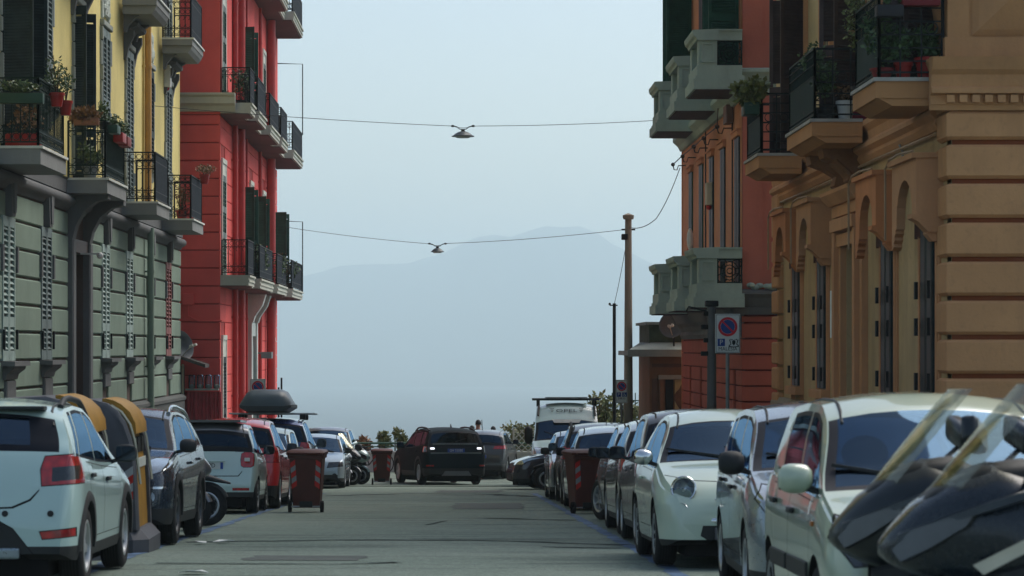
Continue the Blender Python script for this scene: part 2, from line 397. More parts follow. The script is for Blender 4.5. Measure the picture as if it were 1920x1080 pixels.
def leaf(mb, o, h, n, w, ht, pitch=.1, t=.045, rails=(0, .38, 1), st=.07, mi=0, mrail=None, back=None):
    """louvred shutter leaf: o = hinge foot, h = direction of its width, n = its thickness"""
    o, h, n = Vector(o), Vector(h).normalized(), Vector(n).normalized(); Z = Vector((0, 0, 1))
    def bx(a, b, c, d, e, f, m):
        vs = [o+h*x+n*y+Z*z for z in (e, f) for (x, y) in ((a, c), (b, c), (b, d), (a, d))]
        mb.add(vs, [(0,3,2,1),(4,5,6,7),(0,1,5,4),(1,2,6,5),(2,3,7,6),(3,0,4,7)], m)
    mr = mi if mrail is None else mrail
    bx(0, st, 0, t, 0, ht, mi); bx(w-st, w, 0, t, 0, ht, mi)
    rz = []
    for r in rails:
        z0 = min(max(r*ht-.09, 0), ht-.18); bx(st, w-st, .002, t-.002, z0, z0+.18, mr); rz.append((z0, z0+.18))
    z = .2
    while z < ht-.2:
        if not any(a-.06 < z < b+.02 for a, b in rz):
            vs = [o+h*x+n*y+Z*(z+dz) for (x, y, dz) in ((st, .004, .045), (w-st, .004, .045), (w-st, t-.004, 0), (st, t-.004, 0), (st, .004, .057), (w-st, .004, .057), (w-st, t-.004, .012), (st, t-.004, .012))]
            mb.add(vs, [(0,3,2,1),(4,5,6,7),(0,1,5,4),(1,2,6,5),(2,3,7,6),(3,0,4,7)], mi)
        z += pitch
    if back is not None: bx(st, w-st, -.006, 0, 0, ht, back)
M_BLACK = simple('dark_opening', (.012, .013, .014), .5)
M_IRON = simple('black_iron', (.014, .017, .018), .6, spec=.15)
M_IRONG = simple('green_black_iron', (.01, .026, .022), .6, spec=.15)
M_SCREEN = simple('dark_screen_cloth', (.012, .018, .026), .9, var=.25, bump=.2, spec=.1)
M_GLASSW = simple('window_glass', (.03, .04, .045), .08, spec=.8)
M_PALE = simple('pale_green_paint', (.30, .39, .35), .6, var=.2)
M_GREYSH = simple('grey_shutter', (.14, .18, .17), .6, var=.2)
M_DGREEN = simple('dark_green_shutter', (.02, .075, .05), .6, var=.25, spec=.15)
M_DARKSH = simple('dark_bluegreen_shutter', (.02, .034, .036), .6, var=.3, spec=.15)
M_REDSH = simple('red_brown_shutter', (.22, .07, .06), .6, var=.25)
M_WHITE = simple('white_stone', (.62, .64, .58), .7, var=.15)
M_PLASTIC = simple('white_plastic', (.72, .72, .68), .5)
M_REDL = simple('red_lamp_plastic', (.5, .03, .03), .4)
def ring(mb, c, r, ax1, ax2, t=.011, n=10, a0=0, a1=2*pi):
    full = abs(a1-a0-2*pi) < .01
    k = n if full else n+1
    pts = [Vector(c)+Vector(ax1)*r*cos(a0+(a1-a0)*i/n)+Vector(ax2)*r*sin(a0+(a1-a0)*i/n) for i in range(k)]
    mb.tube(pts, t, 4, closed=full)
def railing(fac, pts, z0, h, name='railing', parent=None, mat=None, sp=.14, style='scroll', screens=(), open_bars=True, mats=None):
    """iron railing along the (u, d) polyline; screens = indices of the sides closed with cloth or sheet"""
    mb = MB()
    for i, (a, b) in enumerate(zip(pts, pts[1:])):
        A, B = fac.P(a[0], 0, a[1]), fac.P(b[0], 0, b[1]); L = (B-A).length; t = (B-A)/L; Z = Vector((0, 0, 1))
        at = lambda s, z: A+t*s+Z*z
        mb.bar(at(0, z0+h), at(L, z0+h), .045, .03); mb.bar(at(0, z0+.07), at(L, z0+.07), .03, .025)
        for s in (0, L): mb.bar(at(s, z0), at(s, z0+h), .04)
        if style == 'grid':
            for q in (.2, .36, .52, .68, .84): mb.bar(at(0, z0+h*q), at(L, z0+h*q), .018)
            k = max(2, int(L/.26))
            for j in range(1, k): mb.bar(at(L*j/k, z0), at(L*j/k, z0+h), .02)
            for j in range(k):
                c = at(L*(j+.5)/k, z0+h*.6); ring(mb, c, .075, t, Z, .009)
        elif style == 'louvre':
            for q in (.12, .62, .78, .9): mb.bar(at(0, z0+h*q), at(L, z0+h*q), .03, .012)
            k = max(3, int(L/.11))
            for j in range(1, k): mb.bar(at(L*j/k, z0), at(L*j/k, z0+h), .014)
            mb.bar(at(0.03, z0+h*.37), at(L-.03, z0+h*.37), .012, h*.5, mi=1)
        else:
            mb.bar(at(0, z0+h-.2), at(L, z0+h-.2), .022); mb.bar(at(0, z0+.25), at(L, z0+.25), .022)
            k = max(2, round(L/sp))
            for j in range(1, k): mb.bar(at(L*j/k, z0+.07), at(L*j/k, z0+h), .018)
            if style == 'scroll':
                for j in range(k):
                    s = L*(j+.5)/k; r = min(.06, L/k*.42)
                    ring(mb, at(s, z0+h-.1), r, t, Z, .008, 8); ring(mb, at(s, z0+h-.2-r*1.1), r, t, Z, .008, 8, 0, pi*1.4); ring(mb, at(s, z0+.16), r, t, Z, .008, 8); ring(mb, at(s, z0+.27+r), r, t, Z, .008, 8, pi*.8, 2*pi)
        if i in screens:
            off = Vector((-fac.sx, 0, 0))*.0
            mb.bar(at(.02, z0+h*.52), at(L-.02, z0+h*.52), .016, h*.9, mi=1)
    return mb.build(name, mats or [mat or M_IRON, M_SCREEN], parent)
def solid_behind(fac, B, u0, u1, z0, z1, back, m, name='rear_mass'):
    mb = MB(); fac.box(mb, u0, u1, z0, z1, -.32, -back); return mb.build(name, m, B)
def pipe(fac, B, u, z0, z1, r, m, d=None, rings=()):
    mb = MB(); d = d or r+.05; mb.tube([fac.P(u, z0, d), fac.P(u, z1, d)], r, 10)
    z = z0+1.2
    while z < z1: mb.lathe([(r+.012, -.03), (r+.012, .03)], 10, Matrix.Translation(fac.P(u, z, d)), cap=True); fac.box(mb, u-.015, u+.015, z-.02, z+.02, 0, d); z += 2.4
    return mb.build('downpipe', m, B, 40)

# ------------------------------------------------------------------ left: yellow and grey apartment building
def left_palazzo():
    F = Fac(-1, 8.0)
    B = thing('apartment_building', 'yellow apartment building with grey rusticated ground floor and iron balconies', 'building')
    part = lambda mb, name, m, parent=None, smooth=None: mb.build(name, m, parent or B, smooth)
    sub = lambda o: o
    U0, U1 = 36.0, 73.0
    joint = stucco('grey_joint', (.11, .075, .06), (.03, .02, .02), .4, .3)
    grey = stucco('grey_green_render', (.225, .30, .235), (.07, .07, .06), .3, .45)
    trim = stucco('dark_grey_trim', (.15, .155, .155), (.05, .05, .05), .3, .4)
    yellow = stucco('yellow_render', (.76, .64, .25), (.22, .2, .14), .15, .35)
    plinth_m = stucco('basalt_plinth', (.1, .105, .1), (.04, .04, .04), .4, .4)
    slabm = stucco('balcony_grey', (.27, .28, .27), (.1, .1, .1), .25, .4)
    marble = M_WHITE
    bays = [40.98+4.13*i for i in range(8)]           # window axes
    door_bay = 3
    gsh = [M_PALE, M_PALE, M_GREYSH, None, M_PALE, M_PALE, M_PALE, M_REDSH]
    fr_bays = {1, 3, 5, 7}                            # bays with a balcony
    gh = [(c-.62, c+.62, .84, 3.4) for i, c in enumerate(bays) if i != door_bay]
    c = bays[door_bay]; gh.append((c-1.0, c+1.0, -2.6, 3.3))
    mb = MB(); F.holes(mb, U0, U1, -4, 4.2, gh, 0, .28); part(mb, 'wall', joint)
    uh = []
    for fl in (0, 1):
        zf = 4.5+4.8*fl
        for i, c in enumerate(bays): uh.append((c-.6, c+.6, zf+(.03 if i in fr_bays else 1.25), zf+3.72))
    mb = MB(); F.holes(mb, U0, U1, 4.2, 16, uh, .02, .28); part(mb, 'wall', yellow)
    o = solid_behind(F, B, U0, U1, -4, 16, 9, yellow); sub(o)
    mb = MB(); F.box(mb, U0, U1, 16, 16.5, -9.2, .5); part(mb, 'roof', trim)
    mb = MB(); mb.box(-8.0, -8.35, U1-.02, U1+.02, -4, 4.2); mb.box(-8.0, -8.35, U1-.02, U1+.02, 4.2, 16, 1); part(mb, 'end_wall', [grey, yellow])
    # stone courses
    zj = [-.25, .34, .85, 1.36, 1.86, 2.36, 2.86, 3.36, 3.84]
    for z0, z1 in zip(zj, zj[1:]):
        cuts = []
        for i, c in enumerate(bays):
            hw = 1.38 if i == door_bay else (.64 if z0 > .8 and z1 < 3.5 else (.46 if z0 < .8 else .3))
            cuts.append((c-hw, c+hw))
        a = U0
        for (p, q) in cuts+[(U1, U1)]:
            if p-a > .15:
                mb = MB(); F.block(mb, a+.008, p-.008, z0+.022, z1-.022, .052+random.uniform(-.006, .004), random.uniform(.018, .028)); part(mb, 'stone_block', grey)
            a = max(a, q)
    # mouldings
    mb = MB(); F.prof(mb, U0, U1, [(0, 3.86), (.05, 3.86), (.09, 3.93), (.16, 3.96), (.21, 4.02), (.21, 4.09), (.16, 4.15), (.08, 4.18), (0, 4.2)])
    part(mb, 'cornice_roll', trim, None, 50)
    mb = MB(); F.prof(mb, U0, U1, [(.0, 4.2), (.1, 4.2), (.1, 4.46), (.14, 4.5), (0, 4.52)]); part(mb, 'string_course', trim)
    mb = MB(); F.prof(mb, U0, U1, [(0, -4), (.16, -4), (.16, -.42), (.2, -.4), (.2, -.32), (.12, -.25), (0, -.25)]); part(mb, 'plinth', plinth_m)
    for i, c in enumerate(bays):
        if i != door_bay:
            mb = MB(); mb.prism([(-.17, 3.4), (.17, 3.4), (.3, 4.12), (-.3, 4.12)], lambda u, z, d: F.P(c+u, z, d), 0, .15)
            mb.prism([(-.09, 3.46), (.09, 3.46), (.18, 4.08), (-.18, 4.08)], lambda u, z, d: F.P(c+u, z, d), .15, .18); part(mb, 'keystone', trim)
            m = gsh[i]
            mb = MB(); F.box(mb, c-.62, c+.62, .84, 3.4, -.26, -.2); w = part(mb, 'window', M_BLACK)
            for s in (-1, 1):
                mb = MB(); leaf(mb, F.P(c+s*.615, .85, .015), (0, -s, 0), (1, 0, 0), .605, 2.54, .105, .05, (0, .27, 1), .085, 0, 0, 1)
                sub(part(mb, 'shutter', [m, M_BLACK], w))
                for zz in (1.2, 3.0):
                    pass
            mb = MB(); F.box(mb, c-.8, c+.8, .76, .84, 0, .3); F.prof(mb, c-.62, c+.62, [(0, .52), (.1, .52), (.13, .62), (.24, .7), (.26, .76), (0, .76)]); sub(part(mb, 'sill', trim, w))
            mb = MB(); F.block(mb, c-.45, c+.45, .2 if i > 2 else -.24, .5, .11, .02); sub(part(mb, 'apron', trim, w))
            for s in (-1, 1):
                mb = MB(); F.box(mb, c+s*.66, c+s*.8, 2.42, 2.88, .0, .1); sub(part(mb, 'jamb_stone', trim, w))
                mb = MB(); F.box(mb, c+s*.62, c+s*.68, 1.05, 1.4, .07, .11); sub(part(mb, 'shutter_dog', M_IRON, w))
    # carriage door
    c = bays[door_bay]
    mb = MB(); F.box(mb, c-1.0, c+1.0, -2.6, 3.3, -.27, -.22); dr = part(mb, 'door', simple('brown_door', (.05, .035, .03), .5))
    for k in range(6):
        mb = MB(); F.block(mb, c-.9+(k % 2)*.95, c-.05+(k % 2)*.95, -2.4+(k//2)*1.9, -.7+(k//2)*1.9, -.16, .03, -.22); sub(part(mb, 'door_panel', simple('brown_door', (.05, .035, .03)), dr))
    for s in (-1, 1): mb = MB(); F.block(mb, c+s*1.2-.2, c+s*1.2+.2, -3.5, 3.3, .16, .03); part(mb, 'door_jamb', trim)
    mb = MB(); F.box(mb, c-1.02, c+1.02, 3.05, 3.32, -.2, .1); part(mb, 'door_lintel', simple('brown_stone', (.09, .06, .05)))
    for s in (-1, 1):   # the two big scrolled consoles under the balcony above the door
        pts = [(0, 3.3), (.14, 3.3), (.2, 3.55), (.36, 3.85), (.62, 4.05), (.86, 4.1), (.86, 4.2), (0, 4.2)]
        mb = MB(); mb.prism(pts, lambda d, z, u: F.P(u, z, d), c+s*1.2-.2, c+s*1.2+.2); part(mb, 'console', trim)
    mb = MB(); F.box(mb, c-.08, c+.1, 3.02, 3.05, .1, .5); mb.ball(F.P(c, 3.0, .5), .07, 8, 6); part(mb, 'door_lamp', M_PLASTIC)
    # balconies
    bspec = [(1, 43.3, 46.1), (3, 51.5, 54.4), (5, 59.9, 62.5), (7, 67.9, 70.75)]
    for fl in (0, 1):
        for (bi, a, b) in bspec:
            zt = 4.5+4.8*fl; D = .92
            mb = MB(); F.box(mb, a-.02, b+.02, zt-.045, zt, .1, D+.03); F.box(mb, a, b, zt-.31 if fl == 0 else zt-.2, zt-.045, .1, D-.01, 1)
            if fl: F.prof(mb, a+.08, b-.08, [(.1, zt-.4), (D-.14, zt-.4), (D-.06, zt-.3), (D-.02, zt-.2), (.1, zt-.2)], 1)
            bal = part(mb, 'balcony', [marble, slabm])
            sub(railing(F, [(a+.05, .12), (a+.05, D-.06), (b-.05, D-.06), (b-.05, .12)], zt, 1.15, parent=bal, mat=M_IRONG if bi < 4 and fl == 0 else M_IRON, sp=.15, screens=(1,) if not (bi < 4 and fl == 0) else ()))
            for s in ((a+.35, b-.35) if fl else ()):
                pts = [(.1, zt-.8), (.16, zt-.8), (.2, zt-.65), (.34, zt-.5), (.46, zt-.42), (.46, zt-.36), (.1, zt-.36)] if fl else [(.1, zt-.6), (.3, zt-.55), (.6, zt-.4), (.6, zt-.31), (.1, zt-.31)]
                mb = MB(); mb.prism(pts, lambda d, z, u: F.P(u, z, d), s-.11, s+.11); part(mb, 'bracket', trim, bal)
    # upper windows with shutters, stucco surrounds and hoods
    stuc = stucco('flaking_stucco', (.33, .36, .32), (.1, .1, .09), .5, .5)
    for fl in (0, 1):
        zf = 4.5+4.8*fl
        for i, c in enumerate(bays):
            z0 = zf+(.03 if i in fr_bays else 1.25); z1 = zf+3.72
            mb = MB(); F.box(mb, c-.6, c+.6, z0, z1, -.26, -.2); w = part(mb, 'window', M_BLACK)
            m = M_GREYSH if i % 3 else M_DARKSH
            opened = (fl == 0 and i in (1, 3))
            for s in (-1, 1):
                mb = MB()
                if opened: leaf(mb, F.P(c+s*.6, z0, .03), (1, -s*-.25, 0), (0, s, 0), .6 if i == 1 else .3, z1-z0-.1, .052, .045, (0, .3, 1), .06, 0, 0, None)
                else: leaf(mb, F.P(c+s*.595, z0+.02, .03), (0, -s, 0), (1, 0, 0), .585, z1-z0-.04, .105, .05, (0, .33, 1), .075, 0, 0, 1)
                sub(part(mb, 'shutter', [M_DARKSH if opened else m, M_BLACK], w))
            mb = MB(); R = random.Random(i+fl*9)
            for s in (-1, 1):   # scalloped jambs
                z = z0+.1
                while z < z1-.2:
                    hh = R.uniform(.25, .6); F.block(mb, min(c+s*.62, c+s*(.7+R.uniform(0, .08))), max(c+s*.62, c+s*(.7+R.uniform(0, .08))), z, min(z+hh, z1), .06+R.uniform(0, .04), .015); z += hh+.02
            F.block(mb, c-.72, c+.72, z1+.02, z1+.16, .12, .02)
            sub(part(mb, 'surround', stuc, w))
            mb = MB()
            if i in fr_bays:
                F.prof(mb, c-.85, c+.85, [(0, z1+.32), (.1, z1+.34), (.18, z1+.45), (.34, z1+.5), (.36, z1+.58), (.1, z1+.62), (0, z1+.66)])
                for s in (-1, 1): mb.prism([(0, z1-.3), (.08, z1-.3), (.14, z1), (.26, z1+.25), (.26, z1+.4), (0, z1+.4)], lambda d, z, u: F.P(u, z, d), c+s*.78-.08, c+s*.78+.08)
                sub(part(mb, 'hood', trim, w))
            else:
                for k in range(9):
                    uu, zz = R.uniform(-.45, .45), z1+.3+R.uniform(0, .55); mb.ball(F.P(c+uu, zz, .03), (.09, R.uniform(.1, .24), R.uniform(.1, .22)), 7, 5)
                F.block(mb, c-.3, c+.3, z1+.28, z1+.72, .09, .03); F.block(mb, c-.62, c-.42, z1+.2, z1+.95, .07, .02); F.block(mb, c+.42, c+.62, z1+.2, z1+.95, .07, .02)
                sub(part(mb, 'crest', stucco('pale_stucco', (.5, .55, .48), (.2, .2, .17), .4, .4), w))
                mb = MB(); F.box(mb, c-.75, c+.75, z0-.1, z0, .0, .26); F.prof(mb, c-.55, c+.55, [(0, z0-.42), (.06, z0-.42), (.1, z0-.3), (.2, z0-.18), (.22, z0-.1), (0, z0-.1)])
                F.block(mb, c-.3, c+.3, z0-1.0, z0-.45, .06, .02); sub(part(mb, 'sill', stuc, w))
    sub(pipe(F, B, 64.65, 4.55, 16, .085, simple('orange_pipe', (.55, .3, .08), .6), .13))
    sub(pipe(F, B, 64.65, -3, 4.1, .085, grey, .2)); sub(pipe(F, B, 64.3, 4.55, 16, .03, simple('yellow_pipe', (.6, .45, .15)), .06))
    mb = MB(); mb.cham(-7.98, -7.8, 69.0, 69.35, 8.1, 8.7, .03); mb.ball(F.P(69.17, 8.08, .09), .07, 8, 6, 1); part(mb, 'alarm_box', [M_PLASTIC, M_REDL])
    settle(B, (-8, 45, ground(45)))
    return F
FL = left_palazzo()
# ------------------------------------------------------------------ left: red building
def red_building():
    F = Fac(-1, 7.0)
    B = thing('apartment_building', 'red apartment building beyond the yellow one with white balcony slabs and dark screens', 'building')
    part = lambda mb, name, m, parent=None, smooth=None: mb.build(name, m, parent or B, smooth)
    red = stucco('red_render', (.80, .12, .105), (.3, .06, .06), .15, .25)
    joint = stucco('red_joint', (.40, .055, .05), (.2, .03, .03), .2, .2)
    pale = stucco('pale_stone', (.52, .53, .45), (.2, .2, .17), .4, .4)
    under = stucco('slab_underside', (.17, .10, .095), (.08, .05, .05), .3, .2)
    frame = simple('pale_window_frame', (.6, .62, .54), .7, var=.15)
    redpipe = simple('red_pipe', (.45, .045, .04), .5)
    U0, U1 = 74.3, 97.7
    wins = [75.4, 80.6, 85.5, 90.9, 95.4]
    floors = [(2.88, 1), (7.88, 2), (12.85, 3)]
    mb = MB(); mb.box(-7.32, -15, U0+.3, U1-.05, -5, 18); part(mb, 'rear_mass', joint)
    hs = [(c-.55, c+.55, z, z+3.6) for c in wins for z, _ in floors]+[(wins[0]-.5, wins[0]+.5, -2.4, 1.3), (wins[4]-.5, wins[4]+.5, -2.4, 1.3), (wins[1]-.5, wins[1]+.5, -2.4, 1.3)]
    mb = MB(); F.holes(mb, U0, U1, -5, 7.85, hs[0:0]+[h for h in hs if h[3] < 7.7], 0, .3); part(mb, 'wall', joint)
    mb = MB(); F.holes(mb, U0, U1, 7.85, 18, [h for h in hs if h[2] > 7.8], .05, .3); part(mb, 'wall', red)
    mb = MB(); mb.box(-7.0, -15, U0+.02, U0+.3, -5, 7.85); part(mb, 'side_wall', joint)
    mb = MB(); mb.box(-6.95, -15, U0-.03, U0+.3, 7.85, 18); part(mb, 'side_wall', red)
    mb = MB(); mb.box(-6.6, -15.2, U0-.3, U1+.3, 18, 18.4); part(mb, 'roof', pale)
    z = -3.9; k = 0
    while z < 7.7:       # grooved courses, on the front between the windows and round the corner
        z1 = min(z+.52, 7.84); cuts = sorted([(h[0]-.14, h[1]+.14) for h in hs if h[2]-.05 < (z+z1)/2 < h[3]+.3])
        if z < 2.3: cuts = sorted(cuts+[(84.0, 87.0)])
        a = U0-.02
        for (p, q) in cuts+[(U1, U1)]:
            if p-a > .1: mb = MB(); F.block(mb, a, p-.005, z+.010, z1-.010, .03, .012); part(mb, 'wall_course', red)
            a = max(a, q)
        mb = MB(); x0, x1 = -15, -6.951
        vs = [(x0, U0+.02, z+.012), (x1, U0+.02, z+.012), (x1, U0+.02, z1-.012), (x0, U0+.02, z1-.012), (x0, U0-.03, z+.028), (x1, U0-.03, z+.028), (x1, U0-.03, z1-.028), (x0, U0-.03, z1-.028)]
        mb.add(vs, [(4,5,6,7),(0,1,5,4),(1,2,6,5),(2,3,7,6),(3,0,4,7)]); part(mb, 'wall_course', red)
        z += .52
    # stone cornice round the corner
    for z0, u in ((7.92, U0-.34), (2.9, None)):
        if u is None: continue
        mb = MB(); mb.prism([(0, z0), (.1, z0), (.16, z0+.16), (.3, z0+.22), (.3, z0+.4), (.38, z0+.46), (.38, z0+.52), (0, z0+.52)], lambda d, zz, x: Vector((x, U0-.02-d, zz)), -15, -6.5); part(mb, 'cornice', pale)
    # balconies
    segs = {1: [(74.3, 76.4, .92), (76.4, 78.2, .75), (78.2, 83.6, .95), (83.6, 85.2, .78), (85.2, 89.8, .98), (89.8, 91.6, .8), (91.6, 97.6, 1.05)],
            2: [(74.3, 75.9, .98), (75.9, 76.8, .72), (76.8, 79.9, 1.0), (79.9, 81.8, .72), (81.8, 85.8, 1.0), (85.8, 86.6, .74), (86.6, 89.6, 1.02), (89.6, 92, .76), (92, 97.5, 1.06)]}
    segs[3] = segs[2]
    for zt, fl in floors:
        for a, b, D in segs[fl]:
            deep = D > .85
            mb = MB(); F.box(mb, a+.002, b-.002, zt, zt+.24, .02, D-.05); F.box(mb, a, b, zt+.24, zt+.3, .02, D); F.box(mb, a+.01, b-.01, zt+.1, zt+.16, .02, D-.025)
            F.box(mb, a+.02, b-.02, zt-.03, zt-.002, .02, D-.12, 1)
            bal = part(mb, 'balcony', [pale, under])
            z0 = zt+.3
            pts = [(a+.03, .1), (a+.03, D-.08), (b-.03, D-.08)] if a < 75 else [(a+.03, D-.08), (b-.03, D-.08)]
            if deep and a > 75: pts = [(a+.03, D-.3)]+pts
            if deep and b > 97: pts += [(b-.03, .1)]
            i_front = len(pts)-2 if b < 97 else len(pts)-3
            railing(F, pts, z0, 1.02, parent=bal, sp=.17, style='scroll', screens=(i_front,) if deep else ())
    for zt, fl in floors:
        for i, c in enumerate(wins):
            z0 = zt+.32; z1 = zt+3.6
            mb = MB(); F.box(mb, c-.55, c+.55, z0, z1, -.29, -.22); w = part(mb, 'window', M_BLACK)
            opened = (fl == 1 and i in (1, 2, 4)) or (fl == 2 and i == 1)
            for s in (-1, 1):
                mb = MB()
                if opened: leaf(mb, F.P(c+s*.56, z0, .07), (1, s*.35, 0), (0, s, 0), .56, z1-z0-.4, .055, .05, (0, .4, 1), .07, 0, 0)
                else: leaf(mb, F.P(c+s*.545, z0, .03), (0, -s, 0), (1, 0, 0), .54, z1-z0-.35, .12, .05, (0, .4, .66, 1), .07, 0, 1, 2)
                part(mb, 'shutter', [M_DGREEN, M_DGREEN if opened else M_GREYSH, M_BLACK], w)
            mb = MB()
            for s in (-1, 1): F.box(mb, min(c+s*.55, c+s*.7), max(c+s*.55, c+s*.7), z0, z1, -.1, .08)
            F.box(mb, c-.55, c+.55, z1-.42, z1, -.12, .06); F.box(mb, c-.7, c+.7, z1, z1+.14, 0, .09); part(mb, 'surround', frame, w)
    for i in (0, 1, 4):
        c = wins[i]; z0, z1 = -2.4, 1.3
        mb = MB(); F.box(mb, c-.5, c+.5, z0, z1, -.29, -.22); w = part(mb, 'window', M_BLACK)
        for s in (-1, 1): mb = MB(); leaf(mb, F.P(c+s*.49, z0, .03), (0, -s, 0), (1, 0, 0), .485, z1-z0-.5, .1, .05, (0, .5, 1), .07, 0, 0, 1); part(mb, 'shutter', [M_DARKSH, M_BLACK], w)
        mb = MB()
        for s in (-1, 1): F.box(mb, min(c+s*.5, c+s*.66), max(c+s*.5, c+s*.66), z0, z1, -.1, .09)
        F.box(mb, c-.5, c+.5, z1-.5, z1, -.1, .07); F.box(mb, c-.66, c+.66, z1, z1+.14, 0, .1); part(mb, 'surround', frame, w)
    # pale doorway under the first balcony
    c = 85.5; mb = MB()
    for s in (-1, 1): F.box(mb, c+s*1.05-.22, c+s*1.05+.22, -4, 1.9, .0, .16); F.prof(mb, c+s*1.05-.24, c+s*1.05+.24, [(0, 1.9), (.2, 1.9), (.26, 2.1), (.5, 2.45), (.62, 2.82), (0, 2.82)])
    F.box(mb, c-1.25, c+1.25, 1.45, 1.9, .0, .12)
    dr = part(mb, 'doorway', stucco('weathered_white', (.6, .66, .62), (.2, .2, .18), .5, .5))
    mb = MB()
    pts = [(c-.82, -4), (c-.82, .6)]+[(c-.82*cos(t*pi/8), .6+.8*sin(t*pi/8)) for t in range(9)]+[(c+.82, -4)]
    mb.prism(pts, lambda u, z, d: F.P(u, z, d), -.1, .06); part(mb, 'door', simple('grey_door', (.12, .14, .13), .6), dr)
    for u, r, d in ((78.2, .09, .14), (78.9, .05, .1), (79.5, .14, .2), (83.2, .04, .08), (88.6, .06, .1), (92.0, .16, .22), (92.7, .07, .12)):
        pipe(F, B, u, -4, 17.5, r, redpipe, d)
    for zz in (11.9, 5.9):  # thin laundry frames at the far corner
        mb = MB(); mb.tube([F.P(97.6, zz, 0), F.P(97.4, zz-.05, 1.02), F.P(97.4, zz-2.75, 1.02)], .02, 6); part(mb, 'laundry_frame', M_IRON)
    mb = MB(); mb.cham(-8.05, -7.7, U0-.14, U0-.01, 2.3, 2.65, .03); mb.tube([(-7.88, U0-.08, 2.3), (-7.88, U0-.08, 2.0), (-7.6, U0-.08, 1.85), (-6.9, U0-.08, 1.85)], .025, 6); part(mb, 'cable_box', red)
    mb = MB(); mb.box(-6.75, -6.4, 87.0, 87.7, 0.4, .62, mat=Matrix.Translation((0, 0, .3))); mb.tube([(-7, 87.3, .9), (-6.6, 87.3, .85)], .03, 6); part(mb, 'floodlight', [simple('lamp_grey', (.18, .19, .19))])
    settle(B, (-7, 76, ground(76)))
    return F
FR = red_building()

